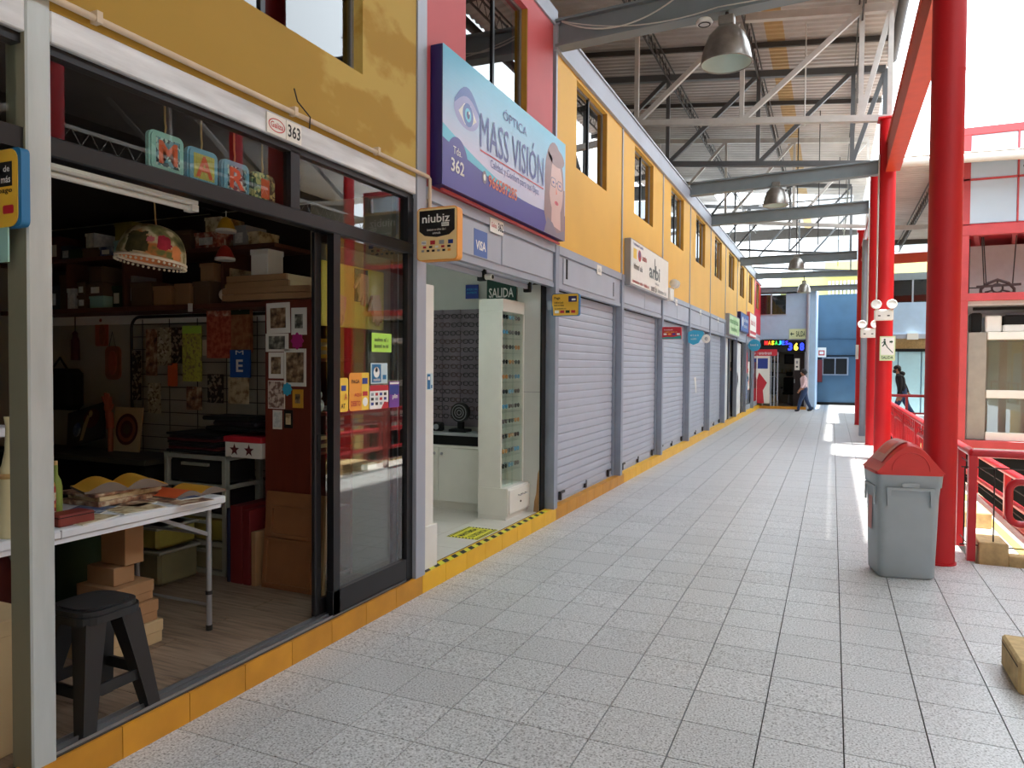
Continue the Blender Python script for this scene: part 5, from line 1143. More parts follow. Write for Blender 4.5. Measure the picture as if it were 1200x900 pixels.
# ------------------------------------------------------------------ signs on the facade
t = thing('shop_sign', 'big blue and lilac optician sign with an eye and spectacled face', 'sign', (-2.5, 5.65, 2.88), None)
ramp_mat('sign_sky', [(.3, (116, 190, 222)), (.5, (176, 196, 228)), (.7, (208, 200, 228))], scale=.9, detail=1, rough=.35, stretch=(1, .6, 1.1))
flat('sign_lilac', (200, 200, 226), .35); flat('sign_violet', (70, 62, 150), .35); flat('sign_indigo', (38, 30, 96), .35); flat('sign_cyan', (96, 190, 216), .35); flat('sign_navy_text', (84, 92, 160), .4); flat('sign_face', (216, 180, 172), .4); flat('sign_hair', (150, 120, 120), .4); flat('sign_grey', (130, 120, 134), .4); flat('sign_orange', (220, 120, 90), .4); flat('sign_sky_top', (92, 178, 214), .35); flat('sign_shade', (150, 150, 200), .35); flat('sign_iris', (70, 96, 170), .35)
Y0, Y1, Z0, Z1 = 4.42, 6.93, 2.86, 3.83
f = FX(-2.50, Y0, Z0); Wd, Hd = Y1 - Y0, Z1 - Z0
obj('box', MB().cbox(-2.60, Y0, Z0, -2.502, Y1, Z1, 'sign_indigo', .006), t)
b = MB(); b.poly(f, rc(0, 0, Wd, Hd), 'sign_lilac', 0.0005)
NB = 24
import colorsys
for i in range(NB):                                              # printed sky of the poster: bands from blue to lilac
    q = i / (NB - 1); c_ = tuple(a * (1 - q) + d * q for a, d in zip((208, 202, 228), (96, 182, 216))); nm = 'sign_band_%d' % i; flat(nm, c_, .35)
    b.poly(f, rc(.0, Hd * (.30 + .70 * i / NB), Wd, Hd * (.30 + .70 * (i + 1) / NB)), nm, .0008)
lo = [(Wd * q / 30, 0) for q in range(31)]
w1 = [(Wd * q / 30, Hd * (.30 - .24 * math.sin(math.pi * min(1, (q / 30) * .92)) if q < 33 else 0)) for q in range(31)]
w1 = [(x, Hd * max(.04, .34 - .50 * (x / Wd) + .42 * (x / Wd) ** 2)) for x, _ in w1]
w2 = [(x, y + Hd * max(0, .10 - .18 * (x / Wd))) for x, y in w1]
b.strip(f, w1, w2, 'sign_cyan', .0016); b.strip(f, lo, w1, 'sign_violet', .0014)
b.poly(f, ell(.22, .18, .17, .20, 24, 0, 180), 'sign_violet', .0019); b.poly(f, ell(Wd * .88, .12, .29, .14, 20, 0, 180), 'sign_violet', .0013)
# eye
b.poly(f, [(.36 + .2 * math.cos(a), .60 + .12 * math.sin(a) - .0) for a in [2 * math.pi * i / 24 for i in range(24)]], 'sign_shade', .002)
b.poly(f, [(.23, .58), (.32, .66), (.42, .67), (.52, .58), (.42, .52), (.33, .51)], 'white_print', .0024); b.poly(f, ell(.38, .59, .085, .085), 'sign_iris', .0028); b.poly(f, ell(.38, .59, .05, .05), 'sign_cyan', .0031); b.poly(f, ell(.38, .59, .025, .028), 'sign_indigo', .0034); b.poly(f, ell(.395, .61, .01, .012), 'white_print', .0037)
b.strip(f, [(.17 + .045 * i, .62 + .10 * math.sin(math.pi * i / 9)) for i in range(10)], [(.17 + .045 * i, .65 + .14 * math.sin(math.pi * i / 9)) for i in range(10)], 'sign_iris', .003)
# face with spectacles
fx = Wd * .885
b.poly(f, ell(fx - .02, .5, .26, .4, 24), 'sign_hair', .0018)
b.poly(f, [(fx - .27, .45), (fx - .29, .2), (fx - .2, .04), (fx + .27, .04), (fx + .27, .5)], 'sign_hair', .0019)
b.poly(f, ell(fx + .03, .47, .19, .27, 24), 'sign_face', .0022); b.poly(f, [(fx - .09, .28), (fx + .15, .26), (fx + .16, .08), (fx - .1, .1)], 'sign_face', .0021)
b.poly(f, [(fx - .29, .0), (fx - .2, .16), (fx - .06, .12), (fx + .05, .04), (fx + .28, .1), (fx + .28, 0)], 'sign_grey', .0024)
b.poly(f, ell(fx + .03, .77, .22, .09, 20, 0, 360), 'sign_hair', .0025); b.poly(f, [(fx - .19, .78), (fx - .08, .74), (fx - .17, .3), (fx - .24, .3)], 'sign_hair', .0025)
for s in (-1, 1): b.poly(f, rrect(fx + .04 + s * .09 - .07, .47, fx + .04 + s * .09 + .07, .56, .035), 'sign_grey', .0026); b.poly(f, rrect(fx + .04 + s * .09 - .058, .48, fx + .04 + s * .09 + .058, .55, .03), 'sign_face', .0029); b.poly(f, ell(fx + .04 + s * .09, .515, .025, .012), 'sign_navy_text', .0031)
b.poly(f, rc(fx + .02, .515, fx + .06, .53), 'sign_grey', .003); b.poly(f, [(fx + .03, .5), (fx + .055, .42), (fx + .02, .41)], 'sign_orange', .0027); b.poly(f, ell(fx + .04, .33, .055, .02), 'rose_pink', .0028)
obj('print', b, t)
b = MB(); X0 = .58; TW = Wd * .76 - X0
b.text(f, 'ÓPTICA', X0 + .42, .755, .5, .095, 'sign_navy_text', .005, .0).text(f, 'MASS VISIÓN', X0, .415, TW, .33, 'sign_navy_text', .005, 0)
b.poly(f, rc(X0, .385, X0 + TW, .397), 'rose_pink', .004).text(f, 'Calidad y Confort para sus Ojos', X0 + .18, .285, TW - .3, .085, 'sign_navy_text', .005, 0)
b.text(f, '966587285', X0 + .15, .145, .56, .1, 'sign_orange', .005, .02).poly(f, ell(X0 + .08, .20, .04, .05), 'sign_grey', .004).poly(f, ell(X0 + .08, .2, .02, .026), 'white_print', .0045)
b.text(f, 'Tda.', .15, .25, .13, .055, 'white_print', .005, 0).text(f, '362', .12, .12, .2, .1, 'white_print', .005, .02)
obj('lettering', b, t)
tag(obj('red_rail', MB().bar((-2.55, 4.5, 2.845), (-2.55, 6.9, 2.835), .02, .02, 'red_paint')), 'thin red rail along the bottom of the big optician sign', 'rail')
t = thing('number_plate', 'small white plate reading 362 under the big optician sign', 'plate', (-2.58, 5.5, 2.7)); f = FX(-2.584, 5.36, 2.70)
obj('plate', MB().prism(f, rc(0, 0, .26, .115), .004, 'plate_white'), t); obj('lettering', MB().text(f, '362', .15, .025, .1, .07, 'ink', .006, .02).text(f, 'Galiza', .02, .04, .1, .04, 'logo_red', .006, 0), t)
flat('visa_blue', (74, 108, 176), .4)
t = thing('sticker', 'blue square card sticker with white letters on the grey lintel', 'sticker', (-2.59, 5.2, 2.46)); f = FX(-2.597, 5.10, 2.47)
obj('sheet', MB().prism(f, rc(0, 0, .24, .21), .002, 'visa_blue'), t); obj('lettering', MB().text(f, 'VISA', .03, .05, .18, .075, 'white_print', .0035, .025), t)
# projecting card signs: (bay y, x range, z range)
def flag(name, label, y, x0, x1, z0, z1, face, edge, draws, r=.03, th=.07):
    f = FY(x0, y, z0); w_, h_ = x1 - x0, z1 - z0
    t = thing(name, label, 'sign', (x0, y, z0))
    obj('box', MB().prism(f, rrect(0, 0, w_, h_, r), th, edge, -th).prism(f, rrect(.006, .006, w_ - .006, h_ - .006, r * .8), .002, face), t)
    obj('bracket', MB().box(x0 - .05, y + th * .3, z0 + h_ * .3, x0, y + th * .6, z0 + h_ * .7, 'belt_metal'), t)
    b = MB(); 
    for d in draws(f, w_, h_, b) or []: pass
    obj('lettering', b, t); return t
flat('gold', (238, 208, 150), .45)
def d_niubiz(f, w, h, b):
    b.poly(f, [(.02, h - .02), (w - .02, h - .02), (w - .02, h * .56), (w * .8, h * .47), (w * .5, h * .435), (w * .2, h * .47), (.02, h * .56)], 'frame_black', .003)
    b.text(f, 'niubiz', w * .14, h * .71, w * .68, h * .16, 'white_print', .005, .012); b.poly(f, rc(w * .62, h * .63, w * .8, h * .70), 'white_print', .005).text(f, 'PAGO', w * .64, h * .645, w * .14, h * .04, 'ink', .007, 0)
    b.text(f, '~18', w * .26, h * .56, w * .48, h * .04, 'white_print', .005, 0).text(f, '~5', w * .4, h * .495, w * .2, h * .04, 'white_print', .005, 0)
    for i in range(4): b.poly(f, rc(w * (.12 + .22 * i), h * .30, w * (.24 + .22 * i), h * .375), ['white_print', 'sticker_red', 'grey_print', 'sticker_navy'][i], .004)
    b.text(f, 'VISA', w * .13, h * .32, w * .1, h * .035, 'sticker_navy', .006, .01)
    for i in range(5): b.poly(f, rc(w * (.16 + .15 * i), h * .235, w * (.24 + .15 * i), h * .275), ['sticker_red', 'ink', 'white_print', 'sticker_red', 'ink'][i], .004)
    for i in range(6): b.poly(f, rc(w * (.12 + .13 * i), h * .165, w * (.19 + .13 * i), h * .205), ['grey_print', 'ink', 'ink', 'grey_print', 'ink', 'sticker_orange'][i], .004)
flag('projecting_sign', 'gold and black card payment sign projecting at the optician door', 4.23, -2.585, -2.275, 2.30, 2.655, 'gold', 'sticker_orange', d_niubiz)
def d_paga(f, w, h, b):
    b.text(f, 'Paga', w * .1, h * .72, w * .22, h * .14, 'ink', .004, .02).text(f, '~12', w * .1, h * .56, w * .34, h * .08, 'ink', .004, 0).text(f, '~13', w * .1, h * .44, w * .36, h * .08, 'ink', .004, 0)
    b.poly(f, rc(w * .62, h * .62, w * .92, h * .88), 'sign_indigo', .003).poly(f, rc(w * .74, h * .68, w * .88, h * .76), 'white_print', .005)
    b.text(f, '~16', w * .12, h * .3, w * .42, h * .06, 'ink', .004, 0)
    for i in range(4): b.poly(f, rc(w * (.12 + .2 * i), h * .13, w * (.27 + .2 * i), h * .25), ['white_print', 'sticker_red', 'dark_green', 'sticker_red'][i], .003)
    b.poly(f, [(0.008, .01), (.02, .01), (.014, h * .4), (.008, h * .5)], 'sticker_blue', .004)
flag('projecting_sign', 'yellow card payment sign with blue rim on the first shutter post', 6.84, -2.60, -2.31, 2.10, 2.325, 'sign_yellow', 'sticker_blue', d_paga, .025, .05)
flat('teal_print', (40, 150, 140), .5)
def d_red(f, w, h, b):
    b.text(f, '~8', w * .1, h * .72, w * .5, h * .1, 'white_print', .004, .01).text(f, '~12', w * .1, h * .54, w * .7, h * .1, 'sticker_yellow', .004, .01)
    for i in range(4): b.poly(f, rc(w * (.08 + .23 * i), h * .34, w * (.24 + .23 * i), h * .48), ['white_print', 'sticker_orange', 'sticker_navy', 'white_print'][i], .003)
    b.strip(f, [(w * i / 8, .006) for i in range(9)], [(w * i / 8, h * (.12 + .14 * (i / 8) + .03 * math.sin(i))) for i in range(9)], 'teal_print', .003)
flag('projecting_sign', 'red card payment sign with teal wave on the third shutter', 11.88, -2.57, -2.26, 2.05, 2.25, 'sticker_red', 'sticker_red', d_red, .015, .05)
def d_blue(f, w, h, b):
    b.text(f, '~6', w * .15, h * .6, w * .6, h * .14, 'white_print', .004, .02).text(f, '~4', w * .2, h * .36, w * .4, h * .12, 'white_print', .004, .02)
t = thing('projecting_sign', 'sky blue hexagonal agent sign on the fourth shutter post', 'sign', (-2.57, 14.4, 2.03)); f = FY(-2.6, 14.38, 2.03)
obj('box', MB().prism(f, [(0, .05), (.1, 0), (.2, .04), (.3, .22), (.28, .27), (.1, .29), (0, .25)], .05, 'cyan', -.05), t); b = MB(); d_blue(f, .28, .28, b); obj('lettering', b, t)
t = thing('projecting_sign', 'small white badge with a grey letter beside the sky blue sign', 'sign', (-2.32, 14.42, 2.06)); f = FY(-2.33, 14.42, 2.07); obj('disc', MB().prism(f, ell(.07, .08, .075, .085, 20), .03, 'plate_white', -.03), t); obj('lettering', MB().text(f, 'e', .04, .045, .06, .07, 'grey_print', .002, .02), t)
# arbi sign
t = thing('shop_sign', 'white boxed shop sign on the yellow wall above second shutter', 'sign', (-2.5, 10.8, 2.7)); f = FX(-2.505, 9.58, 2.72)
obj('box', MB().cbox(-2.6, 9.58, 2.70, -2.51, 12.0, 3.335, 'grey_print', .006).prism(f, rc(0.01, .01, 2.41, .6), .006, 'plate_white', -.006), t)
b = MB(); b.poly(f, rc(.12, .36, .3, .5), 'sticker_yellow', .002).poly(f, ell(.47, .43, .09, .08), 'sticker_red', .002).poly(f, ell(.47, .45, .05, .05), 'sign_indigo', .003).text(f, '~7', .62, .39, .3, .08, 'logo_red', .002, 0).text(f, '~7', .15, .22, .5, .08, 'ink', .002, 0).text(f, '~12', .1, .54, .6, .04, 'sticker_navy', .002, 0)
b.text(f, 'arbi', 1.05, .2, .72, .22, 'frame_black', .003, .03).poly(f, rc(1.40, .2, 1.44, .52), 'frame_black', .003).text(f, '~5', 1.45, .135, .28, .04, 'grey_print', .002, 0).text(f, '~22', .1, .03, .95, .045, 'logo_red', .002, 0).text(f, '~6', 1.2, .02, .4, .09, 'ink', .002, 0).text(f, '~11', 1.66, .03, .6, .06, 'grey_print', .002, 0)
obj('lettering', b, t)
# small plates on the belt
for i, y, lab in ((0, 8.3, 'little white plate above the first shutter'), (1, 13.0, 'little white plate above the third shutter'), (2, 15.6, 'little white plate above the fourth shutter'), (3, 18.2, 'little white plate above the fifth shutter')):
    t = thing('number_plate', lab, 'plate', (-2.58, y, 2.72), 'white plates on the belt'); f = FX(-2.584, y, 2.70)
    obj('plate', MB().prism(f, rc(0, 0, .18, .11), .004, 'plate_white'), t); obj('lettering', MB().text(f, '~3', .04, .03, .1, .05, 'grey_print', .005, 0), t)
# emergency light on the facade
t = thing('emergency_light', 'white twin emergency light on the yellow wall after the white shop sign', 'light', (-2.55, 12.3, 2.75))
obj('case', MB().cbox(-2.6, 12.12, 2.72, -2.49, 12.42, 2.92, 'white_plastic', .015), t)
for y in (12.3, 12.48): obj('lamp_head', MB().lathe([(.0, -.03), (.06, -.02), (.075, .03), (.07, .04), (0, .035)], (-2.47, y, 3.0), 'white_plastic', 16, axis=Matrix.Rotation(R(70), 3, 'X')), t); obj('neck', MB().cyl((-2.53, y, 2.9), (-2.48, y, 2.98), .015, 'white_plastic', 8), t)

# ------------------------------------------------------------------ open shops at the far end (bays 8-12)
ramp_mat('poster_orange', [(.4, (236, 120, 30)), (.6, (240, 160, 70))], scale=3); ramp_mat('poster_mix', [(0, (226, 222, 214)), (.5, (60, 110, 130)), (.65, (210, 90, 60)), (.85, (228, 220, 210))], scale=6, kind='voronoi')
ramp_mat('poster_pale', [(.4, (222, 224, 222)), (.6, (204, 208, 210))], scale=3)
so2 = root('wall_far_shops')
for y in (19.66, 22.2, 24.75, 27.25): obj('partition_panel', MB().box(-6, y, .1, -2.78, y + .06, 2.7, 'white_wall'), so2)
obj('rear_panel', MB().box(-5.6, 19.7, .1, -5.5, 29.7, 2.7, 'dull_wall'), so2)
obj('shop_floor_slab', MB().box(-5.6, 19.7, .1, -2.7, 29.7, .128, 'shop_tile'), so2)
t = thing('shop_door', 'open shop door panel with an orange topped poster past shutters', 'door', (-2.7, 20.4, .13))
obj('panel', MB().cbox(-2.74, 19.75, .135, -2.70, 21.05, 2.4, 'poster_pale', .004), t); obj('poster', MB().poly(FX(-2.699, 19.85, .3), rc(0, 1.45, .75, 2.05), 'poster_orange', .001).poly(FX(-2.699, 19.85, .15), rc(.05, 0, .5, 1.5), 'poster_mix', .001), t); obj('black_frame', MB().box(-2.75, 21.05, .13, -2.68, 21.3, 2.4, 'black_aluminium'), t)
t = thing('shop_door', 'pale open door with black frame of the shop with a green sign', 'door', (-2.7, 23.2, .13))
obj('panel', MB().cbox(-2.74, 23.1, .135, -2.70, 24.2, 2.35, 'poster_pale', .004), t); obj('black_frame', MB().box(-2.75, 24.2, .13, -2.68, 24.5, 2.4, 'black_aluminium').box(-2.75, 22.25, .13, -2.68, 22.4, 2.4, 'black_aluminium'), t)
t = thing('shop_window', 'glass shop front covered with small coloured posters near end wall', 'window', (-2.7, 26, .13))
obj('pane', MB().box(-2.71, 24.9, .3, -2.70, 27.0, 2.4, 'clear_glass'), t)
for i, (y, z, w_, h_, m) in enumerate(((25, 1.2, .5, .8, 'poster_mix'), (25.7, .5, .6, .7, 'print_blue'), (25.7, 1.4, .5, .7, 'sticker_red'), (26.4, .8, .5, 1.0, 'poster_mix'))): obj('poster', MB().prism(FX(-2.70, y, z), rc(0, 0, w_, h_), .003, m), t)
obj('sill', MB().box(-2.74, 24.85, .13, -2.68, 27.1, .3, 'belt_metal'), t)
t = thing('shop_window', 'last shop front before the end wall, with dark posters', 'window', (-2.7, 28.5, .13))
obj('pane', MB().box(-2.71, 27.4, .3, -2.70, 29.6, 2.4, 'clear_glass'), t); obj('poster', MB().prism(FX(-2.70, 27.6, .6), rc(0, 0, .8, 1.4), .003, 'poster_mix'), t); obj('poster', MB().prism(FX(-2.70, 28.7, .8), rc(0, 0, .6, 1.0), .003, 'maroon'), t); obj('sill', MB().box(-2.74, 27.35, .13, -2.68, 29.65, .3, 'belt_metal'), t)
def fsign(label, y0, y1, z0, z1, m, draw, edge='grey_print'):
    t = thing('shop_sign', label, 'sign', (-2.5, (y0 + y1) / 2, z0)); f = FX(-2.50, y0, z0)
    obj('box', MB().cbox(-2.6, y0, z0, -2.502, y1, z1, edge, .004).poly(f, rc(.03, .03, y1 - y0 - .03, z1 - z0 - .03), m, .001), t); b = MB(); draw(f, y1 - y0, z1 - z0, b); obj('lettering', b, t)
ramp_mat('sign_green', [(.4, (176, 220, 160)), (.6, (206, 232, 190))], scale=3); flat('leaf_green', (70, 150, 70), .5)
fsign('pale green shop sign with dark green lettering far down', 19.72, 22.0, 2.46, 3.02, 'sign_green', lambda f, w, h, b: b.text(f, '~12', .2, .32, w - .5, .14, 'leaf_green', .003, .02).text(f, '~8', .4, .12, w - 1, .12, 'leaf_green', .003, .01))
fsign('dark blue shop sign after the green one', 22.3, 24.5, 2.68, 3.25, 'visa_blue', lambda f, w, h, b: b.poly(f, ell(.5, .3, .2, .15), 'white_print', .003).text(f, '~6', .9, .32, 1.1, .12, 'white_print', .003, .02).text(f, '~6', .9, .14, .9, .1, 'white_print', .003, .01), 'sign_indigo')
fsign('white and red shop sign next to the end wall', 24.85, 27.0, 2.62, 3.42, 'plate_white', lambda f, w, h, b: b.text(f, '~7', .3, .4, w - .7, .2, 'logo_red', .003, .02).poly(f, rc(.1, .1, w - .1, .2), 'sticker_red', .003), 'red_paint')
t = thing('round_sign', 'round blue projecting sign at the last shops', 'sign', (-2.4, 25.6, 2.2)); f = FY(-2.42, 25.6, 2.34); obj('disc', MB().prism(f, ell(0, 0, .2, .2, 24), .06, 'cyan', -.06), t); obj('lettering', MB().text(f, '~6', -.13, -.02, .26, .07, 'white_print', .002, .02), t)

# masseur shop in the end wall
sr = root('wall_masseur')
obj('rear_panel', MB().box(-3.2, 33.2, .1, -.7, 33.3, 2.7, 'dull_wall').box(-3.3, 29.95, .1, -3.2, 33.3, 2.7, 'dull_wall').box(-3.2, 29.95, 2.6, -.64, 33.3, 2.7, 'dark_ceiling'), sr)
obj('shop_floor_slab', MB().box(-3.2, 29.8, .0, -.64, 33.3, .1, 'laminate'), sr)
b = MB().box(-2.76, 29.75, 2.2, -.95, 29.8, 2.66, 'black_aluminium').box(-.98, 29.75, .1, -.92, 29.82, 2.6, 'belt_metal')
for x in (-2.5, -2.2, -2.08, -1.96): b.box(x, 29.74, .1, x + .04, 29.8, 2.2, 'belt_metal')
obj('shop_frame', b, sr)
obj('glass_pane', MB().box(-2.7, 29.77, .1, -1.95, 29.775, 2.2, 'clear_glass'), sr)
t = thing('window_frame_end', 'dark upper window in the blue end wall', 'window', (-2.2, 29.85, 3.66)); obj('glass', MB().box(-2.76, 29.86, 3.66, -1.68, 29.87, 4.45, 'window_glass'), t); obj('mullion', MB().box(-2.24, 29.82, 3.66, -2.19, 29.88, 4.45, 'belt_metal'), t); obj('curtain', MB().box(-2.76, 30.1, 3.66, -2.24, 30.12, 4.45, 'maroon').box(-2.24, 30.4, 3.66, -1.68, 30.42, 4.45, 'dark_ceiling'), t); obj('sill', MB().box(-2.76, 29.77, 3.63, -1.66, 29.82, 3.66, 'aluminium'), t)
t = thing('banner', 'red and white banners on the left of the masseur shop front', 'banner', (-2.4, 29.7, .2))
f = FY(-2.72, 29.73, .2)
obj('panel', MB().prism(f, rc(.0, 0, .5, 2.0), .01, 'plate_white', -.01).prism(f, rc(.02, 1.85, .75, 2.1), .04, 'sticker_red', .0), t)
obj('print', MB().poly(f, [(0.02, 0), (.3, 0), (.25, .5), (.4, .8), (.1, 1.2), (.02, .9)], 'sticker_red', .001).poly(f, rc(.04, 1.35, .42, 1.75), 'sticker_navy', .001).text(f, '~5', .08, 1.9, .55, .12, 'white_print', .043, .02), t)
cols = [(230, 40, 40), (240, 120, 30), (240, 220, 40), (60, 200, 70), (40, 190, 190), (40, 90, 240), (60, 50, 230)]
t = thing('led_sign', 'rainbow lit letters reading MASAJES over the far shop door', 'sign', (-2.1, 29.7, 2.48)); f = FY(-2.45, 29.70, 2.47)
obj('backing', MB().box(-2.55, 29.72, 2.42, -1.61, 29.75, 2.68, 'dark_gap'), t)
for i, ch in enumerate('MASAJES'): nm = 'led_%d' % i; emis(nm, cols[i], 1.3); obj('letter', MB().text(f, ch, .02 + .125 * i, .0, .105, .16, nm, .004, .03), t)
emis('led_blue', (40, 60, 240), 1.2); emis('led_yellow', (250, 220, 70), 1.2)
t = thing('led_sign', 'blue and yellow lit number 368 over the far shop door', 'sign', (-1.3, 29.7, 2.22)); f = FY(-1.58, 29.70, 2.23)
obj('backing', MB().box(-1.6, 29.72, 2.2, -.95, 29.75, 2.58, 'dark_gap'), t)
for i, (ch, nm) in enumerate((('3', 'led_blue'), ('6', 'led_yellow'), ('8', 'led_blue'))): obj('letter', MB().text(f, ch, .0 + .21 * i, .02, .16, .3, nm, .004, .04), t)
flat('sign_lime', (206, 222, 176), .5)
t = thing('exit_sign', 'pale exit sign with arrow reading SALIDA on the blue end wall', 'sign', (-1.25, 29.79, 2.7)); f = FY(-1.55, 29.79, 2.70)
obj('panel', MB().prism(f, rc(0, 0, .62, .38), .01, 'sign_lime'), t); obj('lettering', MB().text(f, 'SALIDA', .25, .08, .32, .22, 'salida_green', .012, .02).poly(f, [(.04, .19), (.1, .27), (.1, .21), (.18, .21), (.18, .17), (.1, .17), (.1, .11)], 'salida_green', .012), t)
def salon_chair(x, y, label):
    t = thing('salon_chair', label, 'chair', (x, y, .1), 'black salon chairs')
    obj('seat', MB().cbox(x - .24, y - .24, .5, x + .24, y + .24, .6, 'dark_gap', .04), t); obj('backrest', MB().cbox(x - .22, y + .18, .6, x + .22, y + .28, 1.2, 'dark_gap', .04), t); obj('headrest', MB().cbox(x - .12, y + .19, 1.24, x + .12, y + .27, 1.42, 'dark_gap', .03), t)
    for s in (-1, 1): obj('armrest', MB().cbox(x + s * .27 - .03, y - .2, .74, x + s * .27 + .03, y + .2, .79, 'dark_gap', .01).box(x + s * .27 - .01, y, .55, x + s * .27 + .01, y + .03, .74, 'aluminium'), t)
    obj('base', MB().cyl((x, y, .12), (x, y, .5), .03, 'aluminium', 10).lathe([(.26, 0), (.24, .02), (.03, .04)], (x, y, .1), 'aluminium', 20), t)
for x, y, l in ((-2.3, 31.2, 'leftmost of three black salon chairs in the far shop'), (-1.62, 31.6, 'middle black salon chair in the far shop'), (-1.0, 31.6, 'rightmost black salon chair in the far shop')): salon_chair(x, y, l)
for x0, z0, w_, h_, m, l in ((-1.9, 1.75, .42, .42, 'picture_dark', 'dark framed picture on the rear wall of the far shop'), (-2.5, 1.8, .4, .35, 'print_brown', 'brown framed picture, left on the far shop wall')):
    t = thing('framed_picture', l, 'picture', (x0, 33.18, z0)); f = FY(x0, 33.19, z0); obj('frame', MB().prism(f, rc(0, 0, w_, h_), .02, 'dark_gap'), t); obj('print', MB().poly(f, rc(.05, .05, w_ - .05, h_ - .05), m, .022), t)
t = thing('wall_shelf', 'narrow shelf with small bottles in the far shop', 'shelf', (-2.0, 33.1, 1.35)); obj('board', MB().box(-2.6, 33.05, 1.35, -1.5, 33.2, 1.38, 'shelf_wood'), t)
for i in range(6): tag(obj('bottle', MB().cyl((-2.5 + .17 * i, 33.12, 1.381), (-2.5 + .17 * i, 33.12, 1.53), .025, ['kraft_light', 'murk_yellow'][i % 2], 8)), ['first', 'second', 'third', 'fourth', 'fifth', 'sixth'][i] + ' small pale bottle from the left on the narrow far shop shelf', 'bottle', 'bottles on the far shop shelf')
t = thing('door_notice', 'white notice on the dark door leaf of the far shop', 'notice', (-1.27, 29.9, 1.5)); obj('sheet', MB().box(-1.34, 29.94, 1.5, -1.16, 29.945, 1.95, 'plate_white'), t); obj('print', MB().poly(FY(-1.34, 29.94, 1.5), rc(.05, .1, .12, .16), 'ink', .001).poly(FY(-1.34, 29.94, 1.5), rc(.05, .25, .12, .36), 'grey_print', .001), t)
t = thing('door_leaf', 'dark open door leaf at the right of the far shop', 'door', (-1.1, 29.95, .1)); obj('panel', MB().cbox(-1.38, 29.95, .11, -.98, 29.99, 2.2, 'dark_ceiling', .005), t); obj('handle', MB().cyl((-1.34, 29.93, 1.0), (-1.34, 29.93, 1.15), .012, 'aluminium', 8), t)
t = thing('danger_sign', 'white notice with red print at the corner of the blue recess', 'sign', (-.55, 33.9, 2.2)); f = FY(-.62, 33.88, 2.05); obj('panel', MB().prism(f, rc(0, 0, .36, .42), .01, 'plate_white'), t); obj('print', MB().prism(f, rc(.06, .08, .30, .30), .001, 'logo_red', .0105).poly(f, rc(.10, .13, .26, .25), 'plate_white', .013), t)
t = thing('fire_cabinet', 'dark red narrow cabinet at the blue recess wall', 'cabinet', (-.52, 33.9, .95)); obj('body', MB().cbox(-.66, 33.82, .98, -.4, 33.98, 1.95, 'maroon', .01), t); obj('door', MB().cbox(-.64, 33.80, 1.0, -.42, 33.82, 1.93, 'folder_red', .005), t)

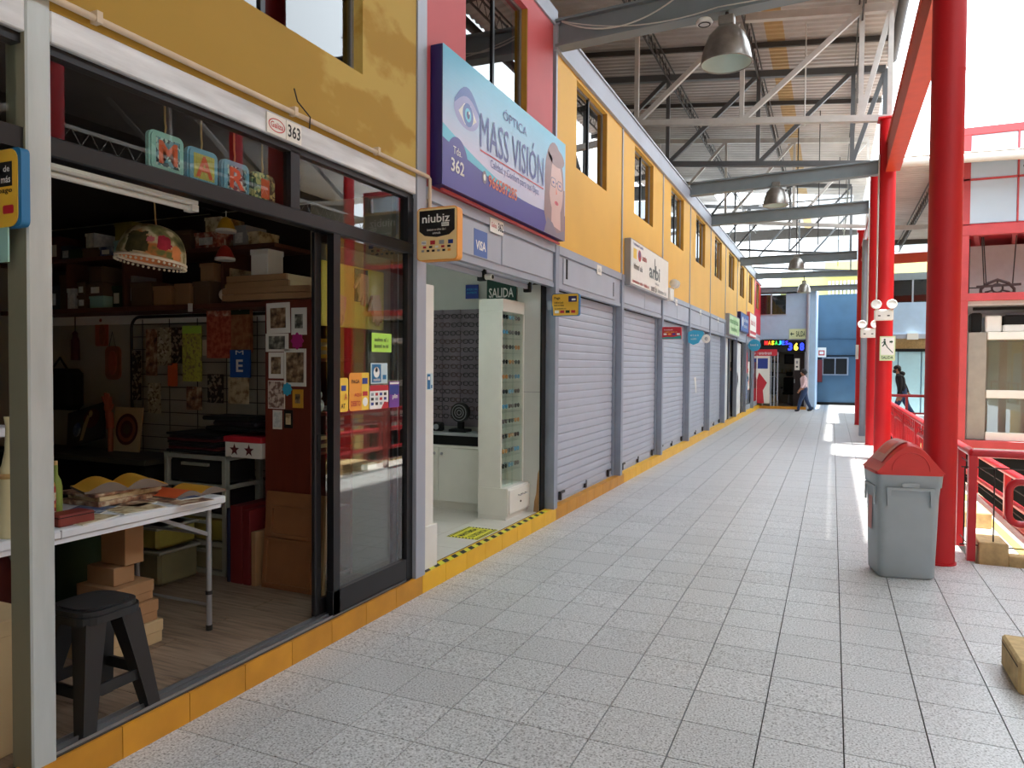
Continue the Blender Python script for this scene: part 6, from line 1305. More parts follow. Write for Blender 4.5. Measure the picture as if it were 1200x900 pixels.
# ------------------------------------------------------------------ rubbish bin
def bin_():
    t = thing('rubbish_bin', 'grey plastic rubbish bin with a red swing lid beside the big column', 'bin', (.51, 6.36, 0))
    cx, cy = .51, 6.36
    def ring(hx, hy, r, z): return [Vector((cx + x, cy + y, z)) for x, y in rrect(-hx, -hy, hx, hy, r, 5)]
    b = MB(); prof = [(.185, .155, .05, .0), (.2, .168, .05, .02), (.208, .175, .05, .3), (.216, .183, .05, .62), (.222, .19, .05, .7), (.23, .198, .052, .705), (.236, .203, .052, .80)]
    rs = [ring(*p) for p in prof]; n = len(rs[0]); vs = [v for r_ in rs for v in r_]
    b.add(vs, [(i * n + j, i * n + (j + 1) % n, (i + 1) * n + (j + 1) % n, (i + 1) * n + j) for i in range(len(rs) - 1) for j in range(n)] + [tuple(range(n))[::-1]], 'bin_grey', True)
    obj('body', b, t)
    # side grips and rim skirts
    b = MB(); f = FY(cx, cy - .2, .0)
    b.prism(f, [(-.16, .56), (-.14, .56), (-.135, .68), (.135, .68), (.14, .56), (.16, .56), (.165, .70), (-.165, .70)], .012, 'bin_grey', -.002); b.prism(f, rrect(-.06, .705, .06, .735, .012), .014, 'bin_grey', -.002)
    f = Fr((cx - .228, cy, 0), (0, -1, 0), (0, 0, 1)); b.prism(f, [(-.13, .56), (-.11, .56), (-.105, .68), (.105, .68), (.11, .56), (.13, .56), (.135, .70), (-.135, .70)], .012, 'bin_grey', -.004)
    obj('grip_rib', b, t)
    b = MB(); rs = [ring(.238, .205, .052, .795), ring(.238, .205, .052, .815)]
    b.add(rs[0] + rs[1], [(j, (j + 1) % n, n + (j + 1) % n, n + j) for j in range(n)], 'bin_red', True); obj('lid_rim', b, t)
    # arched lid: profile in x, extruded in y with rounded ends
    b = MB(); NX, NY = 24, 12; hz = .225
    G = []
    for i in range(NX + 1):
        u_ = -1 + 2 * i / NX
        prof_z = (math.cos(math.pi * u_ / 2) ** 1.15) if abs(u_) < 1 else 0
        row = []
        for j in range(NY + 1):
            v_ = -1 + 2 * j / NY
            edge = (1 - abs(v_) ** 6 * .12)
            row.append(Vector((cx + .236 * u_, cy + .203 * v_, .812 + hz * prof_z * edge + .004)))
        G.append(row)
    k = [v for r_ in G for v in r_]; b.add(k, [(i * (NY + 1) + j, i * (NY + 1) + j + 1, (i + 1) * (NY + 1) + j + 1, (i + 1) * (NY + 1) + j) for i in range(NX) for j in range(NY)], 'bin_red', True)
    for j, fl in ((0, False), (NY, True)):
        e = [G[i][j] for i in range(NX + 1)] + [Vector((cx + .236, G[0][j].y, .81)), Vector((cx - .236, G[0][j].y, .81))]
        b.add(e, [tuple(range(len(e)))], 'bin_red')
    obj('lid', b, t)
    # embossed arch on the gable
    y = cy - .204
    b = MB(); b.tube([(cx + .13 * math.cos(a), y, .83 + .135 * math.sin(a)) for a in [math.pi * i / 20 for i in range(21)]], .005, 'bin_red', 6); obj('arch_rib', b, t)
    # swing flap on the left slope
    def on(u_, v_): return Vector((cx + .236 * u_, cy + .203 * v_, .812 + hz * math.cos(math.pi * u_ / 2) ** 1.15 * (1 - abs(v_) ** 6 * .12) + .004))
    def flap(u0, u1, v0, v1, dz, m, r=0.25):
        b = MB(); g = [[on(u0 + (u1 - u0) * i / 10, v0 + (v1 - v0) * j / 8) + Vector((-dz * .7, 0, dz)) for j in range(9)] for i in range(11)]
        return b.add([v for r_ in g for v in r_], [(i * 9 + j, i * 9 + j + 1, i * 9 + 10 + j, i * 9 + 9 + j) for i in range(10) for j in range(8)], m, True)
    fl = obj('flap', flap(-.78, -.02, -.72, .72, .006, 'bin_flap'), t)
    obj('flap_recess', flap(-.62, -.2, -.45, .45, .009, 'bin_red'), fl)
    t.rotation_euler.z = R(12)
    obj('side_label', MB().poly(Fr((cx - .2165, cy + .08, .34), (0, -1, 0), (0, 0, 1)), rc(0, 0, .1, .26), 'bin_flap', .0015).text(Fr((cx - .2165, cy + .08, .34), (0, 0, 1), (0, 1, 0)), '~7', .02, -.075, .2, .05, 'bin_grey', -.0025), t)
bin_()
tag(obj('door_stop', MB().cyl((.72, 6.77, .66), (.72, 6.73, .66), .02, 'black_plastic', 12)), 'small black knob on the big red column behind the bin', 'knob')

# ------------------------------------------------------------------ things on the red columns
def emergency(x, y, z, label):
    t = thing('emergency_light', label, 'light', (x, y, z), 'emergency lights on the columns')
    obj('case', MB().cbox(x - .15, y - .1, z, x + .15, y, z + .19, 'white_plastic', .02), t)
    for s in (-1, 1):
        obj('lamp_head', MB().lathe([(0, -.05), (.06, -.04), (.085, .03), (.08, .04), (.07, .042), (.065, .036), (0, .034)], (x + s * .12, y - .08, z + .27), 'white_plastic', 18, axis=Matrix.Rotation(R(80), 3, 'X')), t)
        obj('neck', MB().cyl((x + s * .1, y - .06, z + .18), (x + s * .12, y - .06, z + .23), .014, 'white_plastic', 8), t); obj('indicator', MB().box(x + s * .07 - .02, y - .103, z + .07, x + s * .07 + .02, y - .1, z + .09, 'ink'), t)
    return t
emergency(.79, 14.04, 2.42, 'upper white twin headed emergency light on the second column'); emergency(.66, 16.58, 2.22, 'lower white twin headed emergency light on the third column')
t = thing('evacuation_sign', 'white evacuation sign with running figure reading SALIDA on red column', 'sign', (.85, 14.03, 1.75)); f = FY(.74, 14.035, 1.73)
obj('panel', MB().prism(f, rc(0, 0, .24, .42), .006, 'sign_lime'), t)
b = MB(); b.poly(f, rc(.02, .1, .22, .4), 'white_print', .0065).text(f, 'SALIDA', .03, .03, .18, .05, 'salida_green', .008, .02)
b.poly(f, ell(.075, .36, .016, .018, 12), 'salida_green', .008).poly(f, [(.055, .34), (.09, .34), (.095, .29), (.12, .25), (.11, .24), (.08, .28), (.05, .24), (.035, .25), (.062, .29)], 'salida_green', .008).poly(f, [(.03, .31), (.06, .33), (.06, .32), (.035, .295)], 'salida_green', .008)
b.poly(f, [(.10, .24), (.2, .13), (.21, .14), (.11, .25)], 'salida_green', .008).poly(f, [(.15, .34), (.18, .34), (.18, .355), (.205, .325), (.18, .295), (.18, .31), (.15, .31)], 'salida_green', .008); obj('lettering', b, t)
t = thing('fire_extinguisher', 'red fire extinguisher with white label on the slim far column', 'extinguisher', (.8, 22.4, 1.0))
obj('cylinder', MB().lathe([(.07, 0), (.075, .02), (.075, .38), (.05, .44), (.02, .46)], (.80, 22.38, 1.0), 'column_red', 16), t); obj('valve', MB().cyl((.8, 22.38, 1.46), (.8, 22.38, 1.52), .02, 'dark_gap', 8).bar((.8, 22.38, 1.52), (.88, 22.38, 1.55), .02, .02, 'dark_gap'), t); obj('hose', MB().tube([(.8, 22.36, 1.5), (.9, 22.34, 1.42), (.89, 22.34, 1.15)], .012, 'dark_gap', 6), t); obj('label_print', MB().cyl((.80, 22.378, 1.1), (.80, 22.378, 1.3), .0765, 'plate_white', 16), t)
tag(obj('column_plate', MB().box(.585, 22.46, 1.85, .66, 22.5, 2.25, 'plate_white')), 'slim white plate on the left of the far column', 'plate'); tag(obj('column_plate', MB().box(.76, 22.44, 1.9, .82, 22.462, 2.35, 'sign_lime')), 'upright pale plate above the fire extinguisher', 'plate')
for x, y, z1, lab in ((.68, 14.12, 5.3, 'white conduit up the left side of the second column'), (.64, 16.68, 4.9, 'white conduit beside the third red column')):
    tag(obj('conduit_pipe', MB().cyl((x, y, 2.5), (x, y, z1), .014, 'cable_white', 8)), lab, 'pipe')
tag(obj('downpipe', MB().cyl((.66, 18.9, 0), (.66, 18.9, 4.6), .07, 'post_metal', 12)), 'grey downpipe between the slim column and the third column', 'pipe')

# ------------------------------------------------------------------ railings, stair, atrium
def rail_x(): pass
t = thing('guard_rail', 'long red tube guard rail along the stairwell behind the big column', 'railing', (1.08, 14, 0))
def loop(x, y0, y1, z0, z1): return [(x, y, z) for y, z in rrect(y0, z0, y1, z1, .07, 4)]
pts = [(1.08, 7.05, .9)] + [(1.08, y, .9) for y in (7.2, 9, 12, 15, 18, 21)]
obj('handrail', MB().tube(pts, .036, 'rail_red', 12).sphere((1.08, 7.05, .9), .036, 'rail_red', 12, 8), t)
for y in (7.05, 7.62, 9.5, 11.4, 13.3, 15.2, 17.1, 19, 20.9): obj('post', MB().box(1.05, y - .035, 0, 1.11, y + .035, .88, 'rail_red'), t)
for y in (7.75, 9.6, 11.5, 13.4, 15.3, 17.2, 19.1): obj('loop_panel', MB().tube(loop(1.08, y, y + 1.6, .3, .72), .026, 'rail_red', 8, closed=True), t)
for y in [9.6 + .28 * i for i in range(40)]: obj('baluster', MB().cyl((1.08, y, .3), (1.08, y, .88), .012, 'rail_red', 6), t)
for z in (.1, .8): obj('wire', MB().cyl((1.08, 7.1, z), (1.08, 20.9, z), .005, 'cable', 5), t)
t = thing('guard_rail', 'red guard rail leg turning right at the near corner post', 'railing', (2.0, 7.05, 0))
obj('handrail', MB().tube([(1.08, 7.05, .9), (3.4, 7.05, .9)], .036, 'rail_red', 12), t)
for x in (1.42 + .85, 3.3): obj('post', MB().box(x - .03, 7.02, 0, x + .03, 7.08, .88, 'rail_red'), t)
obj('loop_panel', MB().tube([(x, 7.05, z) for x, z in rrect(1.34, .33, 2.1, .68, .08, 5)], .03, 'rail_red', 10, closed=True), t)
for z in (.13, .78): obj('wire', MB().cyl((1.0, 7.05, z), (3.3, 7.05, z), .006, 'cable', 5), t)
for x in (1.03, 1.24): obj('wire', MB().cyl((x, 7.06, .13), (x, 7.06, .78), .006, 'cable', 5), t)
t = thing('guard_rail', 'red cross rail in front of the walking man', 'railing', (2, 21, 0))
obj('handrail', MB().tube([(1.08, 21.0, .9), (7, 21.0, .9)], .036, 'rail_red', 10), t); obj('mid_rail', MB().tube([(1.08, 21.0, .45), (7, 21.0, .45)], .025, 'rail_red', 8), t)
for x in (1.75, 3, 4.5, 6): obj('post', MB().box(x - .03, 20.97, 0, x + .03, 21.03, .88, 'rail_red'), t)
t = thing('stair_rail', 'red stair railing with four long bars beyond the corner post', 'railing', (1.75, 10, 0))
for z0, z1, r_ in ((.50, .48, .04), (.22, .12, .03), (.02, -.10, .026), (-.10, -.24, .026)): obj('bar', MB().tube([(1.75, 7.3, z0), (1.75, 14, z1)], r_, 'rail_red', 10), t)
for y in (7.45, 9.3, 11.2, 13.2): obj('post', MB().box(1.72, y - .03, -1.0, 1.78, y + .03, .48, 'rail_red'), t)
for z0 in (.36, .12): obj('wire', MB().cyl((1.75, 7.3, z0), (1.75, 14, z0 - .06), .005, 'cable', 5), t)
ms = root('trim_1'); flat('edge_yellow', (190, 160, 84), .6)
obj('stone_curb', MB().cbox(1.13, 7.0, -.05, 1.34, 7.36, .17, 'stone_tan', .008).cbox(1.34, 7.0, -.05, 3.2, 7.12, .075, 'stone_tan', .008), ms)
obj('landing_slab', MB().box(1.14, 7.12, -.25, 1.75, 13.5, -.02, 'stone_white').box(1.14, 7.12, -3.5, 1.2, 21, -.25, 'ground_beige').box(1.2, 13.5, -1, 2.4, 21, -.6, 'ground_beige'), ms)
obj('yellow_edge', MB().box(1.52, 7.2, -.02, 1.60, 13.4, -.012, 'edge_yellow'), ms)
obj('stone_block', MB().cbox(1.2, 8.6, -.02, 1.5, 9.2, .14, 'stone_tan', .01).cbox(1.2, 12, -.02, 1.7, 12.6, .25, 'stone_tan', .01), ms)
st = thing('staircase', 'pale stair flight going down beside the walkway', 'stairs', (2.4, 10, -3.4))
for i in range(16): obj('step', MB().box(1.85, 8.2 + .3 * i, -.18 - .18 * i - .18, 3.1, 8.52 + .3 * i, -.18 - .18 * i, 'stone_white').box(1.85, 8.2 + .3 * i, -.18 - .18 * i - .002, 3.1, 8.25 + .3 * i, -.18 - .18 * i + .002, 'edge_yellow'), st)
struct(obj('ground_court', MB().box(1.1, -9, -3.6, 14, 21, -3.5, 'ground_beige')))
tag(obj('stone_plinth', MB().cbox(.86, 4.22, 0, 1.6, 4.62, .17, 'stone_tan', .012).box(.858, 4.24, .13, 1.6, 4.6, .135, 'grout')), 'low tan stone plinth cut by the right picture edge', 'plinth')

# ------------------------------------------------------------------ red framed workshop block across the well (right edge)
M('frame_red', (196, 70, 74), .5, var=.15, scale=3); M('pane_pale', (186, 204, 220), .3, var=.05, scale=1); M('plaster', (206, 204, 204), .7, var=.06); M('counter_grey', (156, 150, 140), .5, var=.1)
bl = thing('workshop_block', 'red steel framed block with pale upper panels at right edge', 'building', (4.6, 18.5, 0))
X0, X1, YF, YR = 2.44, 7.4, 18.0, 21.0
for x in (X0, 4.9, X1): obj('frame_post', MB().cbox(x, YF, -3.5, x + .17, YF + .17, 6.62, 'frame_red', .008), bl)
for z in (-.08, 3.04, 4.42, 6.54): obj('frame_beam', MB().cbox(X0, YF - .01, z, X1 + .17, YF + .15, z + (.22 if z == 4.42 else .16), 'frame_red', .008), bl)
for i in range(5):
    for j in range(2):
        x = X0 + .06 + .95 * i; z = 4.66 + .95 * j
        obj('upper_panel', MB().cbox(x + .012, YF + .03, z + .012, x + .94, YF + .06, z + .925, 'pane_pale', .006), bl)
obj('panel_bar', MB().box(X0, YF + .0, 5.58, X1, YF + .05, 5.62, 'frame_red'), bl)
for i in range(1, 5): obj('panel_bar', MB().box(X0 + .05 + .95 * i, YF + .0, 4.64, X0 + .08 + .95 * i, YF + .05, 6.54, 'frame_red'), bl)
obj('floor_slab', MB().box(X0, YF, 4.58, X1, YR, 4.66, 'deep_red_paint'), bl); obj('floor_slab', MB().box(X0, YF + .1, 2.95, X1, YR, 3.04, 'plaster'), bl); obj('floor_slab', MB().box(X0, YF, -.2, X1, YR, -.06, 'plaster'), bl)
for i in range(7): obj('joist', MB().bar((X0 + .3 + .7 * i, YF + .1, 4.5), (X0 + .75 + .7 * i, YR - .4, 4.5), .09, .14, 'frame_red'), bl)
obj('rear_panel', MB().box(X0, YR - .1, -.1, X1, YR, 6.6, 'plaster').box(X1, YF, -.1, X1 + .1, YR, 6.6, 'plaster').box(X0 + .02, YF + 1.4, 4.7, X1, YF + 1.45, 6.6, 'dull_wall'), bl)
obj('rear_panel', MB().box(X0, YF + 1.6, 3.05, X1, YF + 1.65, 4.42, 'plaster'), bl)
obj('base_apron', MB().box(X0 + .05, YF + .1, -3.5, X1, YF + .2, -.1, 'dark_gap'), bl)
tag(obj('roller_rail', MB().box(2.75, YF + .3, 2.86, 7.2, YF + .36, 2.92, 'dark_gap')), 'dark rail above the glass counter in the red block', 'rail')
# hanging sewing machine stand
M('cast_iron', (58, 40, 38), .5, .3)
t = thing('treadle_frame', 'dark cast iron treadle frame hung on cords in the red block', 'frame', (3.2, 18.35, 3.2)); f = FY(3.18, 18.3, 3.22)
b = MB()
b.tube([f.p(x, y) for x, y in ((-.3, .0), (-.3, .08), (-.2, .2), (0, .28), (.2, .2), (.3, .08), (.3, .0))], .03, 'cast_iron', 8); b.bar(f.p(-.38, .14), f.p(.42, .17), .05, .05, 'cast_iron'); b.tube([f.p(.1 * math.cos(a), .1 + .09 * math.sin(a)) for a in [2 * math.pi * i / 16 for i in range(16)]], .02, 'cast_iron', 6, closed=True)
for a in (30, 90, 150, 210, 330): b.tube([f.p(.1 * math.cos(R(a)), .1 + .09 * math.sin(R(a))), f.p(.26 * math.cos(R(a)), .1 + .16 * math.sin(R(a)))], .018, 'cast_iron', 6)
obj('frame', b, t); obj('foot_bar', MB().bar(f.p(-.3, .0), f.p(.3, .0), .04, .03, 'cast_iron'), t)
for x0, x1 in ((-.24, -.3), (-.2, -.27), (.27, .32)): obj('cord', MB().cyl(f.p(x0, .15), f.p(x1, 1.2), .012, 'cable', 6), t)
tag(obj('small_stand', MB().tube([(2.62, 18.3, 3.2), (2.62, 18.3, 3.34), (2.9, 18.3, 3.34), (2.9, 18.3, 3.2)], .015, 'cable', 6).cyl((2.66, 18.3, 3.2), (2.66, 18.3, 4.4), .012, 'cable', 6)), 'thin black metal stand at left inside the red block', 'stand')
t = thing('glass_counter', 'grey glass fronted counter on the lower floor of the red block', 'counter', (4.4, 18.3, .1))
obj('end_panel', MB().cbox(2.66, 18.2, .08, 3.0, 19.2, 2.38, 'counter_grey', .01), t); obj('top', MB().cbox(3.0, 18.12, 2.22, 7.2, 19.2, 2.38, 'plate_white', .01), t)
for z in (.08, .98): obj('shelf_edge', MB().cbox(3.0, 18.14, z, 7.2, 18.3, z + .17, 'plate_white', .008), t)
obj('inner', MB().box(3.0, 19.0, .1, 7.2, 19.1, 2.2, 'dull_wall'), t)
for x in (3.0, 3.72, 4.9, 6.0): obj('pane', MB().box(x, 18.2, .1, x + 1.0, 18.21, 2.22, 'clear_glass'), t)
obj('notice', MB().box(3.88, 18.19, 1.35, 4.2, 18.198, 1.65, 'paper').box(3.93, 18.185, 1.42, 4.02, 18.19, 1.58, 'ink').box(4.06, 18.185, 1.42, 4.15, 18.19, 1.58, 'grey_print'), t)
for i, (x0, w_, h_, m, l, nm, cat) in enumerate(((2.72, .2, .42, 'dark_gap', 'black item leaning at the left of the counter top', 'black_case', 'case'), (2.98, .3, .36, 'plate_white', 'white box at the left of the counter top', 'storage_box', 'box'), (3.3, .5, .16, 'plate_white', 'low white machine on the counter top', 'printer', 'printer'), (3.32, .46, .2, 'dark_gap', 'dark box resting on the low white machine', 'storage_box', 'box'), (3.9, .4, .42, 'kraft_dark', 'brown bundle on the counter top', 'bundle', 'bundle'))):
    z0 = 2.382 if i != 3 else 2.545
    o = MB().cbox(x0, 18.3, z0, x0 + w_, 18.7, z0 + h_, m, .03); tag(obj(nm, o), l, cat)
tag(obj('wire_basket', MB().tube([(4.5 + .2 * math.cos(a), 18.5 + .15 * math.sin(a), 2.75) for a in [2 * math.pi * i / 16 for i in range(16)]], .012, 'plate_white', 6, closed=True).tube([(4.5 + .16 * math.cos(a), 18.5 + .12 * math.sin(a), 2.40) for a in [2 * math.pi * i / 16 for i in range(16)]], .012, 'plate_white', 6, closed=True).tube([(4.34, 18.5, 2.4), (4.3, 18.5, 2.75)], .01, 'plate_white', 5).tube([(4.66, 18.5, 2.4), (4.7, 18.5, 2.75)], .01, 'plate_white', 5)), 'white wire basket on the counter top at the picture edge', 'basket')

# opposite side of the court and buildings behind (mostly seen in the panes)
op = thing('opposite_building', 'pale two storey shop row across the court', 'building', (9, 5, -3.5))
obj('wall', MB().box(8.6, -9, -3.5, 9, 31, 5.5, 'yellow_paint'), op); obj('walkway_slab', MB().box(7.6, -9, -.3, 8.6, 17.8, 0, 'stone_white'), op)
for i in range(9):
    y = -8 + 2.8 * i; obj('window', MB().box(8.57, y, 3.4, 8.6, y + 1.4, 4.6, 'dark_gap'), op); obj('shutter_panel', MB().box(8.56, y - .4, .1, 8.6, y + 1.9, 2.4, 'shutter_metal'), op)
for i in range(7):
    obj('column', MB().cyl((6.6, -8 + 4 * i, -3.5), (6.6, -8 + 4 * i, 7.9), .14, 'column_red', 14), op)
    obj('roof_truss', MB().bar((6.6, -8 + 4 * i, 5.9), (12.8, -8 + 4 * i, 6.5), .1, .1, 'truss_white').bar((6.6, -8 + 4 * i, 5.9), (8.6, -8 + 4 * i, 7.9), .09, .09, 'truss_white').bar((8.6, -8 + 4 * i, 6.1), (10.6, -8 + 4 * i, 7.9), .09, .09, 'truss_white').bar((8.6, -8 + 4 * i, 6.1), (8.6, -8 + 4 * i, 7.9), .09, .09, 'truss_white'), op)
lattice(6.6, -9, 17.8, 5.6, 'truss_white', op)
obj('roof', MB().box(6.3, -9, 8.0, 13, 24, 8.1, 'roof_sheet').box(12.8, -9, 5, 13, 24, 8.1, 'dark_ceiling').box(8.6, -9, 5.4, 13, 17.8, 5.5, 'dark_ceiling'), op)
obj('handrail', MB().cyl((7.65, -9, .95), (7.65, 17.8, .95), .04, 'rail_red', 8).cyl((7.65, -9, .5), (7.65, 17.8, .5), .03, 'rail_red', 8), op)
for i in range(14): obj('rail_post', MB().box(7.62, -8.6 + 2 * i, 0, 7.68, -8.54 + 2 * i, .95, 'rail_red'), op)
fb = thing('far_building', 'tall white building with a strip window beyond the roof end', 'building', (3, 60, 0))
obj('wall', MB().box(-1.4, 56, -3, 9, 62, 14.5, 'far_white').box(1.8, 55.8, 9.6, 6, 56, 9.9, 'far_white'), fb); obj('strip_window', MB().box(-.5, 55.94, 10.6, 2.0, 56, 11.35, 'pane_pale').box(-.3, 55.92, 10.7, .2, 55.95, 11.25, 'grey_print').box(.5, 55.92, 10.7, 1.6, 55.95, 11.25, 'grey_print'), fb)
fy = thing('far_building', 'lower yellow building with a ribbed white parapet beyond end wall', 'building', (0, 48, 0))
obj('wall', MB().box(-2.9, 46, -3, 6, 50, 6.9, 'far_yellow').box(-.5, 45.8, 6.9, 6, 50, 7.7, 'far_yellow'), fy)
for i in range(22): obj('parapet_rib', MB().box(-.3 + .2 * i, 45.7, 5.7, -.18 + .2 * i, 45.8, 6.6, 'far_white'), fy)

# ------------------------------------------------------------------ people
M('skin', (168, 116, 88), .55, var=.08); M('hair_dark', (24, 20, 20), .6, var=.3, scale=30); M('shirt_pink', (216, 190, 196), .8, var=.12, scale=14); M('jeans', (44, 66, 104), .8, var=.2, scale=20); M('hoodie_black', (26, 27, 32), .85, var=.2); M('shoe_black', (22, 22, 24), .5); M('mask_black', (20, 20, 22), .7); M('shirt_dark', (40, 44, 58), .8)
def figure(name, label, pos, yaw, H, J, cols, group=None):
    """one continuous skinned body. J: joint -> (x forward, y left, z up, radius, zone); built facing +x then turned by yaw"""
    t = thing(name, label, 'person', pos)
    t.rotation_euler.z = yaw
    names = list(J); me = bpy.data.meshes.new('b')
    E = J['_edges']; names.remove('_edges'); ix = {n: i for i, n in enumerate(names)}
    me.from_pydata([Vector(J[n][:3]) * H for n in names], [(ix[a], ix[b]) for a, b in E], []); o = bpy.data.objects.new('b', me); COL.objects.link(o)
    sk = o.modifiers.new('s', 'SKIN'); sk.use_smooth_shade = True; ss = o.modifiers.new('u', 'SUBSURF'); ss.levels = 2
    for n in names:
        v = me.skin_vertices[0].data[ix[n]]; r_ = J[n][3]; v.radius = (r_[0] * H, r_[1] * H) if isinstance(r_, tuple) else (r_ * H, r_ * H); v.use_root = n == 'pelvis'
    bm_ = bpy.data.meshes.new_from_object(o.evaluated_get(bpy.context.evaluated_depsgraph_get()))
    bpy.data.objects.remove(o)
    zones = list(dict.fromkeys(J[n][4] for n in names)); 
    for z in zones: bm_.materials.append(MATS[cols[z]])
    segs = [(Vector(J[a][:3]) * H, Vector(J[b][:3]) * H, J[a][4], J[b][4]) for a, b in E]
    for p in bm_.polygons:
        best = None
        for a, b, za, zb in segs:
            d = b - a; q = max(0, min(1, (p.center - a).dot(d) / d.length_squared)); L = (a + d * q - p.center).length
            if best is None or L < best[0]: best = (L, za if q < .5 else zb)
        p.material_index = zones.index(best[1]); p.use_smooth = True
    body = bpy.data.objects.new('body', bm_); COL.objects.link(body); body.parent = t
    return t
def limbs(lean, arms, legs, zone_arm='top', bulk=1.0, thigh=1.0, sleeve='skin'):
    """arms / legs: for L and R: swing angles (upper, lower) in degrees, positive forward"""
    J = {}; E = []
    def put(n, x, y, z, r, zn):
        k = bulk if zn == 'top' else thigh if zn == 'legs' else 1
        J[n] = (x, y, z, (r[0] * k, r[1] * k) if isinstance(r, tuple) else r * k, zn)
    tl = math.tan(R(lean))
    put('pelvis', 0, 0, .52, (.088, .072), 'legs'); put('waist', tl * .1, 0, .61, (.078, .062), 'top'); put('chest', tl * .2, 0, .73, (.098, .075), 'top'); put('collar', tl * .29, 0, .805, (.062, .05), 'top'); put('neck', tl * .33, 0, .845, .032, 'skin')
    put('jaw', tl * .36 + .012, 0, .885, (.040, .046), 'skin'); put('skull', tl * .38 + .008, 0, .93, (.048, .056), 'skin'); put('crown', tl * .39, 0, .972, (.034, .04), 'skin')
    E += [('pelvis', 'waist'), ('waist', 'chest'), ('chest', 'collar'), ('collar', 'neck'), ('neck', 'jaw'), ('jaw', 'skull'), ('skull', 'crown')]
    for s, nm in ((1, 'L'), (-1, 'R')):
        u_, l_ = arms[nm]; sx, sy, sz = tl * .27, s * .108, .79
        put('sh' + nm, sx, sy, sz, .042, 'top'); ex, ez = sx + .165 * math.sin(R(u_)), sz - .165 * math.cos(R(u_)); put('el' + nm, ex, s * .125, ez, .030, zone_arm)
        wx, wz = ex + .145 * math.sin(R(l_)), ez - .145 * math.cos(R(l_)); put('wr' + nm, wx, s * .12, wz, .02, sleeve); E += [('collar', 'sh' + nm), ('sh' + nm, 'el' + nm), ('el' + nm, 'wr' + nm)]
        dx, dz = math.sin(R(l_ + 8)), -math.cos(R(l_ + 8)); put('pa' + nm, wx + .035 * dx, s * .12, wz + .035 * dz, (.021, .011), 'skin'); E.append(('wr' + nm, 'pa' + nm))
        for k, (off, L) in enumerate(((-.016, .038), (-.0055, .045), (.0055, .043), (.016, .034))):
            a = 'f%s%d' % (nm, k); put(a + 'a', wx + .035 * dx + dx * L * .55 + off * -dz, s * .118, wz + .035 * dz + dz * L * .55 + off * dx, .0065, 'skin'); put(a + 'b', wx + (.035 + L) * dx + off * -dz, s * .11, wz + (.035 + L) * dz + off * dx, .005, 'skin'); E += [('pa' + nm, a + 'a'), (a + 'a', a + 'b')]
        a = 'th' + nm; put(a, wx + .03 * dx - dz * .03, s * .112, wz + .03 * dz + dx * .03, .006, 'skin'); E.append(('wr' + nm, a))
        th, sh = legs[nm]; hx, hz = 0, .50; put('hip' + nm, hx, s * .052, hz, .066, 'legs'); kx, kz = hx + .235 * math.sin(R(th)), hz - .235 * math.cos(R(th)); put('kn' + nm, kx, s * .055, kz, .043, 'legs')
        ax, az = kx + .225 * math.sin(R(sh)), kz - .225 * math.cos(R(sh)); put('an' + nm, ax, s * .055, az, .03, 'legs'); put('he' + nm, ax - .012, s * .055, az - .025, .026, 'shoe'); put('to' + nm, ax + .085, s * .062, az - .028, (.026, .017), 'shoe')
        E += [('pelvis', 'hip' + nm), ('hip' + nm, 'kn' + nm), ('kn' + nm, 'an' + nm), ('an' + nm, 'he' + nm), ('he' + nm, 'to' + nm)]
    J['_edges'] = E; return J
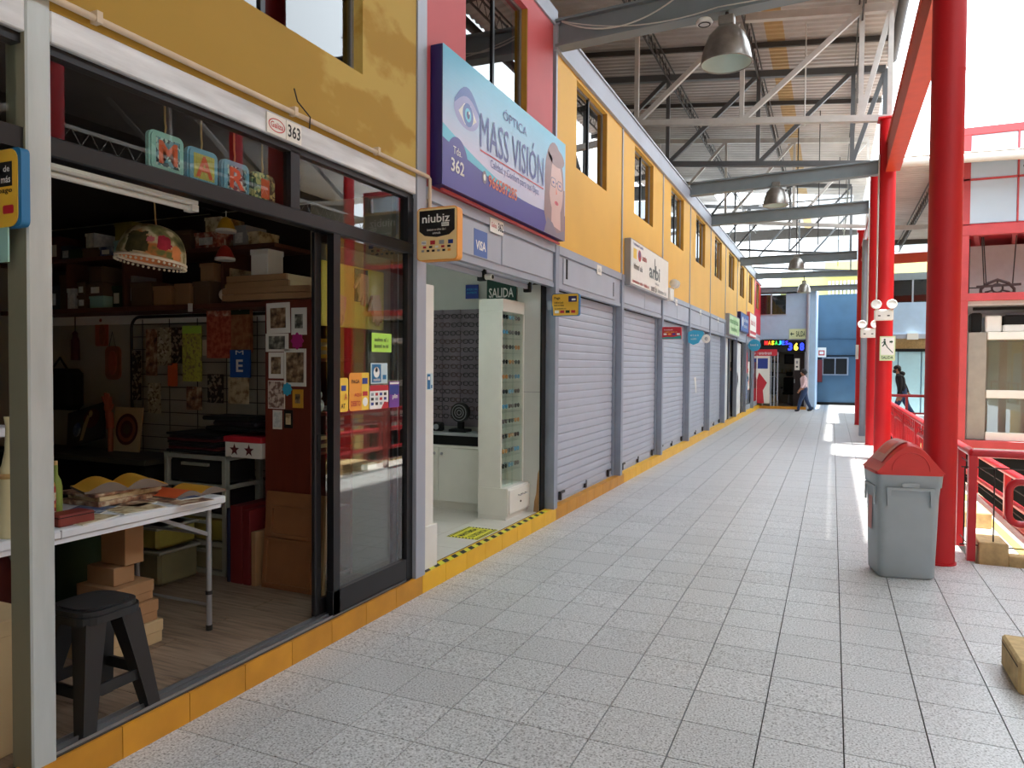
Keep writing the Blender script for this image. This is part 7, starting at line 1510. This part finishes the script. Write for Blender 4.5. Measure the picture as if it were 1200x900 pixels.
def finish(t, H, lean, hair, J, curly=False, mask=False):
    h = Vector(J['skull'][:3]) * H; off = W[t.name]
    def part(nm, mb):
        o = bpy.data.objects.new(nm, mb.mesh(nm, Vector((0, 0, 0)))); COL.objects.link(o); o.parent = t
    b = MB()
    if curly:
        random.seed(3); b.sphere(h + Vector((-.018, 0, .012)) * H, .066 * H, hair, 14, 10)
        for i in range(46):
            a, e = random.uniform(0, 6.28), random.uniform(-.9, 1.4); d = Vector((math.cos(a) * math.cos(e), math.sin(a) * math.cos(e), math.sin(e)))
            if d.x > .45 and d.z < .5: continue
            b.sphere(h + Vector((-.016, 0, 0)) * H + d * .062 * H, .02 * H, hair, 7, 5)
    else: b.sphere(h + Vector((-.008, 0, .018)) * H, .060 * H, hair, 14, 10, (1.05, .92, .9)); b.sphere(h + Vector((-.03, 0, -.01)) * H, .045 * H, hair, 12, 8)
    part('hair', b)
    fx = .052
    b = MB()
    for s in (-1, 1): b.sphere(h + Vector((fx - .004, s * .02, -.006)) * H, .007 * H, 'plate_white', 8, 6).sphere(h + Vector((fx + .002, s * .02, -.006)) * H, .0035 * H, 'hair_dark', 6, 5)
    part('eyes', b)
    part('nose', MB().lathe([(.011 * H, 0), (.008 * H, .012 * H), (.003 * H, .03 * H)], h + Vector((fx + .002, 0, -.028)) * H, 'skin', 8))
    b = MB()
    for s in (-1, 1): b.sphere(h + Vector((-.002, s * .05, -.012)) * H, .014 * H, 'skin', 8, 6, (.8, .4, 1.2))
    part('ears', b)
    if mask: part('face_mask', MB().sphere(h + Vector((.026, 0, -.042)) * H, .042 * H, 'mask_black', 14, 8, (.95, 1, .85)))
    else: part('mouth', MB().sphere(h + Vector((fx - .006, 0, -.045)) * H, .012 * H, 'terracotta', 8, 6, (.5, 1, .35)))
# woman walking to the left
H = 1.56; J = limbs(4, {'L': (14, 30), 'R': (-12, 6)}, {'L': (24, 12), 'R': (-16, -26)}, bulk=1.15, thigh=1.15)
low = min(J[k][2] - .026 for k in J if k[:2] in ('he', 'to')) * H
t = figure('person', 'woman in pale pink top and jeans walking to the left', (-.92, 28.3, -low + .001), R(195), H, J, dict(legs='jeans', top='shirt_pink', skin='skin', shoe='shoe_black')); finish(t, H, 4, 'hair_dark', J, curly=True)
# man in a black hooded jacket walking left behind the rail
H = 1.72; J = limbs(14, {'L': (-6, 8), 'R': (-34, -28)}, {'L': (24, 14), 'R': (-18, -34)}, bulk=1.3, thigh=1.15, sleeve='top')
low = min(J[k][2] - .026 for k in J if k[:2] in ('he', 'to')) * H
t = figure('person', 'man in black hooded jacket, mask and jeans walking behind the rail', (2.02, 25.6, -low + .001), R(180), H, J, dict(legs='jeans', top='hoodie_black', skin='skin', shoe='shoe_black')); finish(t, H, 14, 'hair_dark', J, mask=True)
o = bpy.data.objects.new('hood', MB().sphere(Vector((math.tan(R(14)) * .3 - .055, 0, .845)) * H, .062 * H, 'hoodie_black', 14, 10, (.9, 1.2, .75)).mesh('hood', Vector())); COL.objects.link(o); o.parent = t
# person standing in a far shop doorway
H = 1.62; J = limbs(2, {'L': (6, 20), 'R': (4, 14)}, {'L': (3, 0), 'R': (-3, -5)}, bulk=1.15, thigh=1.1, sleeve='top')
low = min(J[k][2] - .026 for k in J if k[:2] in ('he', 'to')) * H
t = figure('person', 'dark haired person in dark jacket and jeans in a far shop doorway', (-2.86, 22.75, .129 - low), R(100), H, J, dict(legs='jeans', top='shirt_dark', skin='skin', shoe='shoe_black')); finish(t, H, 2, 'hair_dark', J)
